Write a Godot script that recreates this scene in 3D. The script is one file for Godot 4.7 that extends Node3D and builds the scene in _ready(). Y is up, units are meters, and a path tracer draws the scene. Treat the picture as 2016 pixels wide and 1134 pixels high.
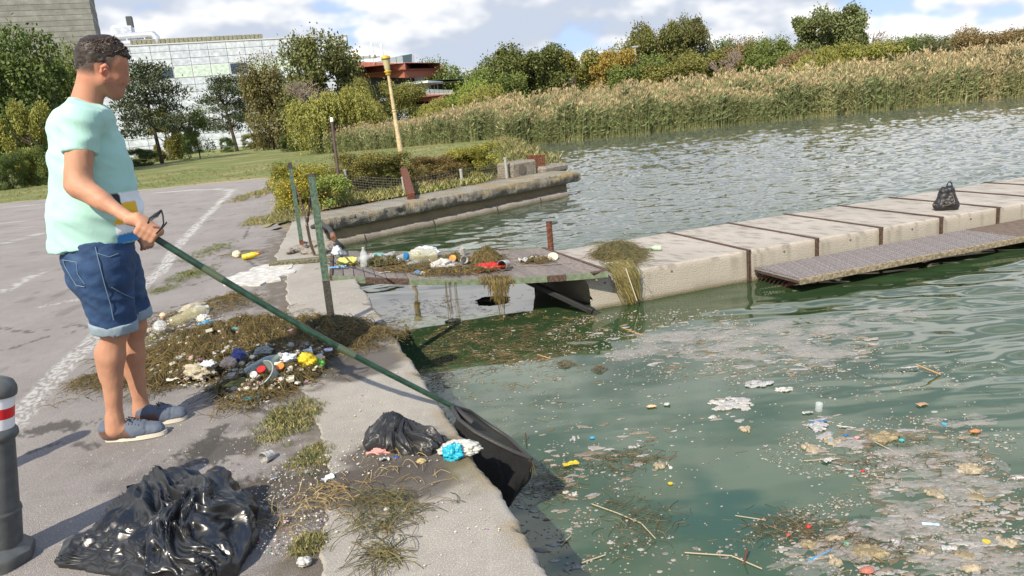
extends Node3D
# A man fishes rubbish out of a lake beside a quay. y is up, metres; the lake lies 0.5 m below the quay.

const WATER := -0.5
var used := {}
var rng := RandomNumberGenerator.new()
var nz := FastNoiseLite.new()
var nz2 := FastNoiseLite.new()
var mats := {}

class Buf extends RefCounted:
	var v := PackedVector3Array()
	var n := PackedVector3Array()
	var c := PackedColorArray()
	var ix := PackedInt32Array()
	var col := Color(1, 1, 1)

	func tri(a: Vector3, b: Vector3, d: Vector3) -> void:   # counter-clockwise from outside
		var nn := (b - a).cross(d - a).normalized()
		var o := v.size()
		v.append(a); v.append(d); v.append(b)
		for k in 3:
			n.append(nn); c.append(col)
		ix.append(o); ix.append(o + 1); ix.append(o + 2)

	func quad(a: Vector3, b: Vector3, d: Vector3, e: Vector3) -> void:
		var nn := (d - a).cross(e - b).normalized()
		var o := v.size()
		v.append(a); v.append(b); v.append(d); v.append(e)
		for k in 4:
			n.append(nn); c.append(col)
		for k in [0, 2, 1, 0, 3, 2]:
			ix.append(o + k)

	func box(xf: Transform3D, s: Vector3, bev := 0.0) -> void:
		var h := s * 0.5
		var b := minf(bev, minf(h.x, minf(h.y, h.z)) * 0.9)
		if b <= 0.0:
			for a in 3:
				for sg in [-1.0, 1.0]:
					var w := Vector3(); w[a] = h[a] * sg
					var p := Vector3(); p[(a + 1) % 3] = h[(a + 1) % 3]
					var q := Vector3(); q[(a + 2) % 3] = h[(a + 2) % 3] * sg
					quad(xf * (w - p - q), xf * (w + p - q), xf * (w + p + q), xf * (w - p + q))
			return
		for a in 3:
			var a1 := (a + 1) % 3
			var a2 := (a + 2) % 3
			for sg in [-1.0, 1.0]:
				var w := Vector3(); w[a] = h[a] * sg
				var p := Vector3(); p[a1] = h[a1] - b
				var q := Vector3(); q[a2] = (h[a2] - b) * sg
				quad(xf * (w - p - q), xf * (w + p - q), xf * (w + p + q), xf * (w - p + q))
			for s1 in [-1.0, 1.0]:
				for s2 in [-1.0, 1.0]:
					var e := Vector3(); e[a] = h[a] - b
					var m1 := Vector3(); m1[a1] = h[a1] * s1; m1[a2] = (h[a2] - b) * s2
					var m2 := Vector3(); m2[a1] = (h[a1] - b) * s1; m2[a2] = h[a2] * s2
					if s1 * s2 > 0:
						quad(xf * (m1 - e), xf * (m2 - e), xf * (m2 + e), xf * (m1 + e))
					else:
						quad(xf * (m2 - e), xf * (m1 - e), xf * (m1 + e), xf * (m2 + e))
		for sx in [-1.0, 1.0]:
			for sy in [-1.0, 1.0]:
				for sz in [-1.0, 1.0]:
					var i := Vector3(h.x * sx, (h.y - b) * sy, (h.z - b) * sz)
					var j := Vector3((h.x - b) * sx, h.y * sy, (h.z - b) * sz)
					var k := Vector3((h.x - b) * sx, (h.y - b) * sy, h.z * sz)
					if sx * sy * sz > 0: tri(xf * i, xf * j, xf * k)
					else: tri(xf * i, xf * k, xf * j)

	# rows of points (all rows the same length), smooth; the outside is to the left of row direction x column direction
	func grid(rows: Array, closed := false, cols: Array = []) -> void:
		var R := rows.size()
		var C: int = rows[0].size()
		var o := v.size()
		var acc := PackedVector3Array(); acc.resize(R * C)
		for r in R:
			v.append_array(rows[r])
			if cols.size():
				c.append_array(cols[r])
			else:
				for k in C: c.append(col)
		var CC := C if closed else C - 1
		for r in R - 1:
			var r0: PackedVector3Array = rows[r]
			var r1: PackedVector3Array = rows[r + 1]
			for k in CC:
				var k1 := (k + 1) % C
				var nn := (r1[k1] - r0[k]).cross(r1[k] - r0[k1])
				var i0 := r * C + k
				var i1 := r * C + k1
				acc[i0] += nn; acc[i1] += nn; acc[i0 + C] += nn; acc[i1 + C] += nn
				ix.append(o + i0); ix.append(o + i1); ix.append(o + i1 + C)
				ix.append(o + i0); ix.append(o + i1 + C); ix.append(o + i0 + C)
		for k in R * C:
			n.append(-acc[k].normalized() if acc[k].length_squared() > 1e-20 else Vector3.UP)

	func tube(p: PackedVector3Array, r, sides := 8, caps := true) -> void:
		var rows := []
		var up := Vector3.UP
		var m := p.size()
		for k in m:
			var t := (p[mini(k + 1, m - 1)] - p[maxi(k - 1, 0)]).normalized()
			if k == 0 and absf(t.y) > 0.8: up = Vector3.RIGHT
			var s := t.cross(up).normalized()
			if s.length() < 0.5: s = t.cross(Vector3.FORWARD).normalized()
			up = s.cross(t).normalized()
			var rr: float = r if not (r is PackedFloat32Array or r is Array) else r[k]
			var row := PackedVector3Array()
			for j in sides:
				var a := TAU * j / sides
				row.append(p[k] + (s * cos(a) + up * sin(a)) * rr)
			rows.append(row)
		if caps:
			var f := PackedVector3Array(); f.resize(sides); f.fill(p[0])
			var l := PackedVector3Array(); l.resize(sides); l.fill(p[m - 1])
			var ra: PackedVector3Array = rows[0].duplicate()
			var rb: PackedVector3Array = rows[m - 1].duplicate()
			grid([f, ra], true); grid([rb, l], true)
		grid(rows, true)

	func lathe(xf: Transform3D, prof: Array, sides := 16) -> void:   # Vector2(radius, height), upwards; equal neighbours give a sharp edge
		var rows := []
		for q in prof:
			var row := PackedVector3Array()
			for j in sides:
				var a := TAU * j / sides
				row.append(xf * Vector3(cos(a) * q.x, q.y, sin(a) * q.x))
			rows.append(row)
		var from := 0
		for k in range(1, prof.size()):
			if (prof[k] as Vector2).is_equal_approx(prof[k - 1]) or k == prof.size() - 1:
				var to := k + (1 if k == prof.size() - 1 else 0)
				if to - from > 1: grid(rows.slice(from, to), true)
				from = k

	func prism(poly: PackedVector2Array, y0: float, y1: float, xf := Transform3D.IDENTITY) -> void:
		var area := 0.0
		for k in poly.size(): area += poly[k].cross(poly[(k + 1) % poly.size()])
		if area > 0: poly.reverse()
		var t := Geometry2D.triangulate_polygon(poly)
		for k in range(0, t.size(), 3):
			var a := poly[t[k]]; var b := poly[t[k + 1]]; var d := poly[t[k + 2]]
			if (b - a).cross(d - a) > 0:
				var e := b; b = d; d = e
			tri(xf * Vector3(a.x, y1, a.y), xf * Vector3(b.x, y1, b.y), xf * Vector3(d.x, y1, d.y))
			tri(xf * Vector3(a.x, y0, a.y), xf * Vector3(d.x, y0, d.y), xf * Vector3(b.x, y0, b.y))
		for k in poly.size():
			var a := poly[k]; var b := poly[(k + 1) % poly.size()]
			quad(xf * Vector3(a.x, y0, a.y), xf * Vector3(b.x, y0, b.y), xf * Vector3(b.x, y1, b.y), xf * Vector3(a.x, y1, a.y))

	func leaf(p: Vector3, d: Vector3, w: Vector3) -> void:    # a bent four-cornered leaf along d, half as wide as w is long
		var nn := d.cross(w).normalized()
		var o := v.size()
		v.append(p); v.append(p + d * 0.45 + w + nn * d.length() * 0.12); v.append(p + d); v.append(p + d * 0.45 - w + nn * d.length() * 0.12)
		for k in 4:
			n.append(nn); c.append(col)
		for k in [0, 1, 2, 0, 2, 3]:
			ix.append(o + k)

	func mesh() -> ArrayMesh:
		var m := ArrayMesh.new()
		var a := []
		a.resize(Mesh.ARRAY_MAX)
		a[Mesh.ARRAY_VERTEX] = v; a[Mesh.ARRAY_NORMAL] = n; a[Mesh.ARRAY_COLOR] = c; a[Mesh.ARRAY_INDEX] = ix
		m.add_surface_from_arrays(Mesh.PRIMITIVE_TRIANGLES, a)
		return m

func numbered(called: String) -> String:
	var k: int = used.get(called, 0)
	used[called] = k + 1
	return called if k == 0 else "%s_%03d" % [called, k]

func tag(o: Node3D, label: String, category: String, group := "") -> Node3D:
	o.set_meta("label", label); o.set_meta("category", category)
	if group: o.set_meta("group", group)
	return o

func thing(called: String, label: String, category: String, at := Vector3.ZERO, turn := 0.0, group := "") -> Node3D:
	var o := Node3D.new()
	o.name = numbered(called)
	add_child(o)
	o.position = at
	o.rotation.y = turn
	return tag(o, label, category, group)

func obj(called: String, b, m: Material, parent: Node3D = null) -> MeshInstance3D:
	var o := MeshInstance3D.new()
	o.mesh = b.mesh() if b is Buf else b
	o.material_override = m
	if parent == null:
		o.name = numbered(called)
		add_child(o)
	else:
		o.name = called
		parent.add_child(o, true)
	return o

func struct(called: String, b, m: Material) -> MeshInstance3D:
	var o := obj(called, b, m)
	o.set_meta("kind", "structure")
	return o

func stuff(called: String, label: String, category: String, b, m: Material, parent: Node3D = null) -> Node3D:
	var o := obj(called, b, m, parent)
	o.set_meta("kind", "stuff")
	if parent == null: tag(o, label, category)
	return o

func multi(called: String, label: String, category: String, mesh: Mesh, m: Material, xs: Array, cs: Array = [], parent: Node3D = null) -> MultiMeshInstance3D:
	var mm := MultiMesh.new()
	mm.transform_format = MultiMesh.TRANSFORM_3D
	mm.use_colors = cs.size() > 0
	mm.mesh = mesh
	mm.instance_count = xs.size()
	for k in xs.size():
		mm.set_instance_transform(k, xs[k])
		if cs.size(): mm.set_instance_color(k, cs[k])
	var o := MultiMeshInstance3D.new()
	o.multimesh = mm
	o.material_override = m
	o.set_meta("kind", "stuff")
	if parent == null:
		o.name = numbered(called)
		add_child(o)
		tag(o, label, category)
	else:
		o.name = called
		parent.add_child(o, true)
	return o

func copy(o: Node3D, at: Vector3, turn: float, size: Vector3, label: String, group := "", called := "") -> Node3D:
	var c: Node3D = o.duplicate()
	c.name = numbered(called if called else RegEx.create_from_string("_\\d{3}$").sub(o.name, ""))
	add_child(c)
	c.position = at; c.rotation = Vector3(0, turn, 0); c.scale = size
	c.set_meta("label", label)
	if group: c.set_meta("group", group)
	return c

func xf(at: Vector3, turn := 0.0, tilt := 0.0, roll := 0.0) -> Transform3D:
	return Transform3D(Basis.from_euler(Vector3(tilt, turn, roll)), at)

func along(a: Vector3, b: Vector3, up := Vector3.UP) -> Transform3D:   # local z from a to b, origin half-way
	var z := (b - a).normalized()
	var x := up.cross(z).normalized()
	if x.length() < 0.5: x = Vector3.RIGHT
	return Transform3D(Basis(x, z.cross(x), z), (a + b) * 0.5)

func noise_tex(freq: float, lo: float, hi: float, size := 512, oct := 4, kind := FastNoiseLite.TYPE_SIMPLEX_SMOOTH, sd := 1, mid := 0.5) -> NoiseTexture2D:
	var f := FastNoiseLite.new()
	f.noise_type = kind
	f.frequency = freq
	f.fractal_octaves = oct
	f.seed = sd
	var t := NoiseTexture2D.new()
	t.width = size; t.height = size
	t.seamless = true
	t.noise = f
	var g := Gradient.new()
	g.set_color(0, Color(lo, lo, lo)); g.set_color(1, Color(hi, hi, hi))
	g.add_point(mid, Color((lo + hi) / 2, (lo + hi) / 2, (lo + hi) / 2))
	t.color_ramp = g
	return t

# a procedural material: linear base colour, roughness, options
func mat(key: String, col: Color, rough: float, o := {}) -> StandardMaterial3D:
	if mats.has(key): return mats[key]
	var m := StandardMaterial3D.new()
	m.resource_name = key
	var s := col.linear_to_srgb()
	s.a = col.a
	m.albedo_color = s
	m.roughness = rough
	m.metallic = o.get("metal", 0.0)
	m.metallic_specular = o.get("spec", 0.5)
	if o.get("vc", false): m.vertex_color_use_as_albedo = true
	m.uv1_triplanar = true
	m.uv1_world_triplanar = o.get("world", true)
	m.uv1_scale = Vector3.ONE * o.get("scale", 1.0)
	if o.has("tex"): m.albedo_texture = tex[o.tex]
	if o.has("bump"):
		m.heightmap_enabled = true
		m.heightmap_texture = tex[o.bump]
		m.heightmap_scale = o.get("bh", 0.5)
	if o.has("rtex"):
		m.roughness_texture = tex[o.rtex]
	if o.has("back"):
		m.backlight_enabled = true
		m.backlight = o.back
	if o.has("rim"):
		m.rim_enabled = true
		m.rim = o.rim
	if o.has("sss"):
		m.subsurf_scatter_enabled = true
		m.subsurf_scatter_strength = o.sss
	if o.has("coat"):
		m.clearcoat_enabled = true
		m.clearcoat = o.coat
		m.clearcoat_roughness = 0.15
	if col.a < 1.0: m.transparency = BaseMaterial3D.TRANSPARENCY_ALPHA
	if o.get("two", false): m.cull_mode = BaseMaterial3D.CULL_DISABLED
	mats[key] = m
	return m

var tex := {}

func sp(p: Vector3) -> Vector2: return Vector2(p.x, p.z)

func near_line(p: Vector2, l: PackedVector3Array) -> float:
	var best := 1e9
	for k in l.size() - 1:
		var q := Geometry2D.get_closest_point_to_segment(p, Vector2(l[k].x, l[k].z), Vector2(l[k + 1].x, l[k + 1].z))
		best = minf(best, p.distance_squared_to(q))
	return sqrt(best)

func ell(x: float, z: float, e: Vector4) -> float:    # below 1 inside the ellipse
	return sqrt(pow((x - e.x) / e.z, 2) + pow((z - e.y) / e.w, 2))

func rv(s := 1.0) -> Vector3: return Vector3(rng.randf_range(-s, s), rng.randf_range(-s, s), rng.randf_range(-s, s))

func rr(a: float, b: float) -> float: return rng.randf_range(a, b)

const SUN_TURN := 0.44      # the sun stands behind the camera, to its left
const SUN_HIGH := 0.73

func _ready() -> void:
	rng.seed = 7
	nz.seed = 3; nz.frequency = 1.0; nz.fractal_octaves = 4
	nz2.seed = 11; nz2.frequency = 1.0; nz2.fractal_octaves = 2
	# --- camera, sky, sun, exposure
	var cam := Camera3D.new()
	cam.name = "camera"
	cam.position = Vector3(0, 1.35, 0)
	cam.basis = Basis(Vector3.RIGHT, deg_to_rad(-13.0)) * Basis(Vector3.BACK, deg_to_rad(-5.5))
	cam.fov = 41.41
	cam.near = 0.05
	cam.far = 4000.0
	add_child(cam)
	cam.current = true
	var env := Environment.new()
	env.background_mode = Environment.BG_SKY
	var sky := Sky.new()
	var pano := PanoramaSkyMaterial.new()
	pano.panorama = make_sky()
	sky.sky_material = pano
	env.sky = sky
	env.background_energy_multiplier = 1.0
	env.ambient_light_source = Environment.AMBIENT_SOURCE_SKY
	env.tonemap_mode = Environment.TONE_MAPPER_LINEAR
	env.tonemap_exposure = 1.48
	env.sdfgi_enabled = true
	env.ssao_enabled = true
	env.ssil_enabled = true
	var we := WorldEnvironment.new()
	we.name = "world_environment"
	we.environment = env
	add_child(we)
	var sun := DirectionalLight3D.new()
	sun.name = "sun"
	sun.light_energy = 1.6
	sun.light_color = Color(1.0, 0.95, 0.86)
	sun.light_angular_distance = 0.5
	sun.shadow_enabled = true
	sun.basis = Basis.looking_at(Vector3(sin(SUN_TURN) * cos(SUN_HIGH), -sin(SUN_HIGH), -cos(SUN_TURN) * cos(SUN_HIGH)))
	add_child(sun)
	make_textures()
	# --- large structure
	build_land()
	build_water()
	build_quay()
	build_harbour_wall()
	build_pontoon()
	build_gangway()
	build_background()
	build_vegetation()
	# --- things and details
	build_foreground()
	build_person()
	build_rubbish()
	build_floating()

func make_sky() -> ImageTexture:
	var w := 2560
	var h := 1280
	var d := PackedFloat32Array()
	d.resize(w * h * 3)
	var f := FastNoiseLite.new()
	f.seed = 21; f.frequency = 1.0; f.fractal_octaves = 6; f.fractal_gain = 0.55
	var g := FastNoiseLite.new()
	g.seed = 5; g.frequency = 1.0; g.fractal_octaves = 3
	var low := 0
	for y in h / 2 + 24:
		var el := (0.5 - (y + 0.5) / h) * PI
		var up := sin(el)
		var ce := cos(el)
		var e := maxf(up, 0.0)
		var base := Color(0.50, 0.63, 0.83).lerp(Color(0.10, 0.23, 0.52), pow(e, 0.55))
		var bank := 1.0 - smoothstep(0.34, 0.70, e)      # the cumulus bank low over the land, scattered clouds above it
		# clouds flatten towards the horizon as they recede
		var st := 1.0 / (e + 0.42)
		for x in w:
			var az := ((x + 0.5) / w - 0.5) * TAU
			var dx := sin(az) * ce
			var dz := -cos(az) * ce
			var px := dx * st * 1.5
			var pz := dz * st * 1.5
			var py := e * 3.3
			var n1 := f.get_noise_3d(px, py, pz)
			var n2 := f.get_noise_3d(px * 0.97, py + 0.10, pz * 0.97)
			var big := g.get_noise_3d(dx * 1.3 + 4.0, e * 3.0, dz * 1.3)
			var dens := n1 + 0.30 * big + lerpf(-0.12, 0.30, bank) + 0.16 * smoothstep(0.10, 0.22, e) * bank
			var a := smoothstep(-0.02, 0.16, dens)
			var lit := clampf(0.60 + 0.30 * smoothstep(0.10, 0.24, e) * bank + 2.3 * (n1 - n2) - 0.9 * maxf(dens - 0.22, 0.0) - 0.25 * g.get_noise_3d(px * 0.7, py * 0.5 + 9.0, pz * 0.7), 0.0, 1.0)
			lit = lit * lit * (3.0 - 2.0 * lit)
			var cl := Color(0.37, 0.42, 0.51).lerp(Color(0.80, 0.795, 0.785) * (1.0 + 0.36 * smoothstep(0.14, 0.30, e) * bank), lit)
			var c := base.lerp(cl, a)
			var o := (y * w + x) * 3
			d[o] = c.r; d[o + 1] = c.g; d[o + 2] = c.b
		low = y
	for y in range(low + 1, h):
		var t := clampf((y - low) / 200.0, 0.0, 1.0)
		for x in w:
			var o := (y * w + x) * 3
			d[o] = 0.22; d[o + 1] = 0.22; d[o + 2] = 0.20
	return ImageTexture.create_from_image(Image.create_from_data(w, h, false, Image.FORMAT_RGBF, d.to_byte_array()))

func make_textures() -> void:
	tex.grain = noise_tex(0.11, 0.66, 1.0, 512, 4, FastNoiseLite.TYPE_SIMPLEX, 1)
	tex.soft = noise_tex(0.012, 0.72, 1.0, 512, 5, FastNoiseLite.TYPE_SIMPLEX_SMOOTH, 2)
	tex.fine = noise_tex(0.16, 0.0, 1.0, 512, 3, FastNoiseLite.TYPE_SIMPLEX, 3)
	tex.rough = noise_tex(0.03, 0.0, 1.0, 512, 5, FastNoiseLite.TYPE_SIMPLEX, 4)
	tex.cells = noise_tex(0.06, 0.0, 1.0, 512, 2, FastNoiseLite.TYPE_CELLULAR, 5)
	tex.rust = noise_tex(0.02, 0.45, 1.0, 512, 5, FastNoiseLite.TYPE_SIMPLEX, 6)
	tex.aggregate = noise_tex(0.13, 0.62, 1.0, 512, 2, FastNoiseLite.TYPE_CELLULAR, 8)

# land: one sheet to the horizon with the lake cut out of it, its sides going down under the water
func build_land() -> void:
	var b := Buf.new()
	var p := PackedVector2Array([Vector2(5.2, 15), Vector2(0.035, -2.03), Vector2(-2.93, -11.9), Vector2(1.35, -16.1), Vector2(1.2, -17.6), Vector2(0.7, -22), Vector2(0.3, -30), Vector2(0.2, -42), Vector2(9, -43), Vector2(29, -45), Vector2(60, -47), Vector2(140, -55), Vector2(900, -80), Vector2(1500, -2500), Vector2(-1500, -2500), Vector2(-1500, 15)])
	b.prism(p, -1.6, -0.03)
	struct("ground", b, mat("dry_soil", Color(0.25, 0.21, 0.13), 0.95, {"tex": "soft", "scale": 0.3, "bump": "rough", "bh": 3.0}))
	# asphalt, with its worn paint, stains and cracks as colour
	var line := PackedVector3Array([Vector3(-2.663, 0, -3.748), Vector3(-2.773, 0, -4.11), Vector3(-2.957, 0, -4.749), Vector3(-3.131, 0, -5.541), Vector3(-3.709, 0, -7.619), Vector3(-3.814, 0, -8.25), Vector3(-4.456, 0, -10.273), Vector3(-5.341, 0, -13.57), Vector3(-7.174, 0, -20.523)])
	var side := PackedVector3Array([Vector3(-7.174, 0, -20.523), Vector3(-7.967, 0, -21.722), Vector3(-8.941, 0, -22.379), Vector3(-10.603, 0, -22.777), Vector3(-18.906, 0, -22.254)])
	var bays := [PackedVector3Array([Vector3(-12.431, 0, -14.471), Vector3(-11.14, 0, -16.991), Vector3(-10.026, 0, -17.116)]), PackedVector3Array([Vector3(-11.495, 0, -14.508), Vector3(-9.967, 0, -15.471), Vector3(-9.014, 0, -15.334)]), PackedVector3Array([Vector3(-8.426, 0, -9.657), Vector3(-8.303, 0, -12.531), Vector3(-8.483, 0, -14.067)]), PackedVector3Array([Vector3(-5.614, 0, -7.503), Vector3(-5.339, 0, -7.872), Vector3(-5.694, 0, -9.318)]), PackedVector3Array([Vector3(-4.335, 0, -6.964), Vector3(-4.083, 0, -7.161)])]
	var crack := [PackedVector3Array([Vector3(-3.961, 0, -5.356), Vector3(-3.725, 0, -5.452), Vector3(-3.604, 0, -5.699), Vector3(-3.456, 0, -5.788)]), PackedVector3Array([Vector3(-3.592, 0, -10.399), Vector3(-3.037, -0, -10.415), Vector3(-2.799, 0, -10.587)]), PackedVector3Array([Vector3(-3.099, 0, -7.329), Vector3(-2.952, 0, -7.617), Vector3(-2.455, 0, -7.511)]), PackedVector3Array([Vector3(-3.02, 0, -6.147), Vector3(-2.833, 0, -6.416), Vector3(-2.55, 0, -6.485)]), PackedVector3Array([Vector3(-1.555, 0, -3.76), Vector3(-1.298, 0, -3.613), Vector3(-1.12, 0, -3.334)]), PackedVector3Array([Vector3(-4.568, 0, -6.385), Vector3(-3.845, 0, -5.906), Vector3(-3.543, 0, -6.023), Vector3(-3.268, 0, -5.808)]), PackedVector3Array([Vector3(-2.42, 0, -4.88), Vector3(-2.238, 0, -4.934), Vector3(-2.192, 0, -5.178)]), PackedVector3Array([Vector3(-2.413, 0, -3.346), Vector3(-2.24, 0, -3.465), Vector3(-2.019, 0, -3.369)]), PackedVector3Array([Vector3(-3.592, 0, -10.399), Vector3(-4.232, 0, -12.916), Vector3(-5.067, 0, -16.31)]), PackedVector3Array([Vector3(-2.455, 0, -7.511), Vector3(-3.077, 0, -8.804), Vector3(-4.188, -0, -8.896)])]
	var wet := [Vector4(-1.357, -3.194, 0.184, 0.149), Vector4(-1.468, -3.246, 0.071, 0.237), Vector4(-2.366, -3.691, 0.179, 0.090), Vector4(-0.913, -2.791, 0.200, 0.203), Vector4(-1.102, -2.627, 0.122, 0.202), Vector4(-0.824, -3.050, 0.114, 0.319)]
	var zs := PackedFloat32Array()
	var z := 3.0
	while z > -1.2:
		zs.append(z); z -= 0.2
	while z > -27.0:
		zs.append(z); z -= maxf(0.011, 0.0062 * absf(z))
	var xs := PackedFloat32Array()
	var x := -34.0
	while x < -4.6:
		xs.append(x); x += clampf((-x - 4.4) * 0.05, 0.035, 1.0)
	while x < 1.8:
		xs.append(x); x += 0.016
	var inner := PackedVector3Array([Vector3(-0.695, -0, -2.13), Vector3(-0.713, 0, -2.247), Vector3(-0.743, 0, -2.523), Vector3(-0.815, 0, -2.904), Vector3(-0.961, 0, -3.302), Vector3(-1.15, 0, -3.77), Vector3(-1.283, 0, -4.207), Vector3(-1.927, 0, -6.363), Vector3(-2.314, 0, -7.803), Vector3(-2.627, 0, -8.476), Vector3(-3.253, 0, -11.645), Vector3(-3.483, 0, -13.026)])
	var rows := []
	var cols := []
	for zz in zs:
		var row := PackedVector3Array()
		var cl := PackedColorArray()
		var lim := quay_edge(zz) - 0.25
		if zz < -11.0: lim = lerpf(-3.4, -6.6, smoothstep(-11.0, -24.5, zz))
		var edge_wob := 0.12 * nz.get_noise_2d(zz * 1.3, 4.0)
		for xx in xs:
			var px := minf(xx, lim + (edge_wob if zz < -11.0 else 0.0))
			var n := nz.get_noise_2d(px * 0.9, zz * 0.9)
			var m := nz.get_noise_2d(px * 7.0, zz * 7.0)
			var g := 0.39 + 0.065 * n + 0.035 * m - 0.10 * smoothstep(0.30, 0.55, nz.get_noise_2d(px * 2.3 + 70.0, zz * 1.1)) + 0.03 * nz.get_noise_2d(px * 40.0, zz * 40.0)
			var col := Color(g * 1.03, g * 0.95, g * 0.91)
			var q := Vector2(px, zz)
			if zz > -25.5 and zz < -1.9 and px > -16.0:
				var f := nz.get_noise_2d(px * 26.0, zz * 26.0)
				var dl := near_line(q, line)
				if dl < 0.16:
					var wear := smoothstep(0.10, 0.05, dl) * smoothstep(-0.02 + 0.12 * smoothstep(-8.0, -3.0, zz), 0.10 + 0.1 * smoothstep(-8.0, -3.0, zz), f + 0.10)
					col = col.lerp(Color(0.74, 0.73, 0.70), wear)
				var ds := near_line(q, side)
				if ds < 0.2: col = col.lerp(Color(0.72, 0.71, 0.68), smoothstep(0.16, 0.08, ds) * smoothstep(-0.2, 0.1, f))
				if px < -3.0:
					for l in bays:
						var db := near_line(q, l)
						if db < 0.2: col = col.lerp(Color(0.72, 0.71, 0.68), smoothstep(0.09, 0.05, db) * smoothstep(-0.05, 0.15, f) * 0.9)
			if zz > -12.0 and px > -4.6:
				for l in crack:
					var dc := near_line(q, l)
					if dc < 0.1: col = col.lerp(Color(0.09, 0.085, 0.08), 0.8 * smoothstep(0.022, 0.006, absf(dc + 0.05 * m)))
				for e in wet:
					var d := ell(px, zz, e)
					if d < 1.8: col = col.lerp(Color(0.085, 0.078, 0.07), 0.85 * smoothstep(1.05, 0.75, d + 0.75 * nz.get_noise_2d(px * 5.0, zz * 5.0) + 0.5 * f_n(px, zz)))
				# dirt and moss that gathers along the seam with the concrete
				var dm := near_line(q, inner)
				if dm < 0.5:
					col = col.lerp(Color(0.16, 0.13, 0.09), 0.75 * smoothstep(0.30, 0.03, dm + 0.35 * nz.get_noise_2d(px * 4.0, zz * 4.0 + 7.0)))
			row.append(Vector3(px, 0.004 * n, zz))
			cl.append(col)
		rows.append(row); cols.append(cl)
	# rows run away from the camera, columns to the right: the upper side is row x column turned round
	rows.reverse(); cols.reverse()
	b = Buf.new()
	b.grid(rows, false, cols)
	struct("asphalt", b, mat("asphalt", Color.WHITE, 0.92, {"vc": true, "tex": "aggregate", "scale": 2.6, "bump": "fine", "bh": 0.45}))
	# the lawn beyond
	rows = []; cols = []
	var lz := -200.0
	while lz < -11.4:
		var row := PackedVector3Array()
		var cl := PackedColorArray()
		var l := -140.0
		var r := 0.4 if lz < -17.0 else lerpf(-3.15, 0.3, smoothstep(-11.9, -17.0, lz)) - 0.4
		for k in 161:
			var t := pow(1.0 - k / 160.0, 2.0)
			var px := r + (l - r) * t
			var n := nz.get_noise_2d(px * 0.25, lz * 0.25)
			var m := nz.get_noise_2d(px * 1.6, lz * 1.6)
			var dry := smoothstep(-0.15, 0.45, n + 0.5 * m + 0.35 * smoothstep(-30.0, -23.0, lz) - 0.12)
			var cc := Color(0.26, 0.31, 0.085).lerp(Color(0.46, 0.41, 0.19), dry)
			row.append(Vector3(px, 0.012 + 0.02 * m if lawn_in(px, lz) else -0.2, lz)); cl.append(cc)
		rows.append(row); cols.append(cl)
		lz += clampf(-lz * 0.008, 0.1, 2.0)
	b = Buf.new()
	b.grid(rows, false, cols)
	struct("lawn", b, mat("lawn", Color.WHITE, 0.95, {"vc": true, "tex": "grain", "scale": 0.7, "bump": "fine", "bh": 3.0}))

func f_n(x: float, z: float) -> float: return nz2.get_noise_2d(x * 22.0, z * 22.0)

func lawn_in(x: float, z: float) -> bool:
	if z < -24.9: return true
	var lim := lerpf(-3.4, -6.6, smoothstep(-11.0, -24.5, z))
	return x > lim - 0.3

func quay_edge(z: float) -> float: return 0.035 + (z + 2.03) * 0.3018

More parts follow.
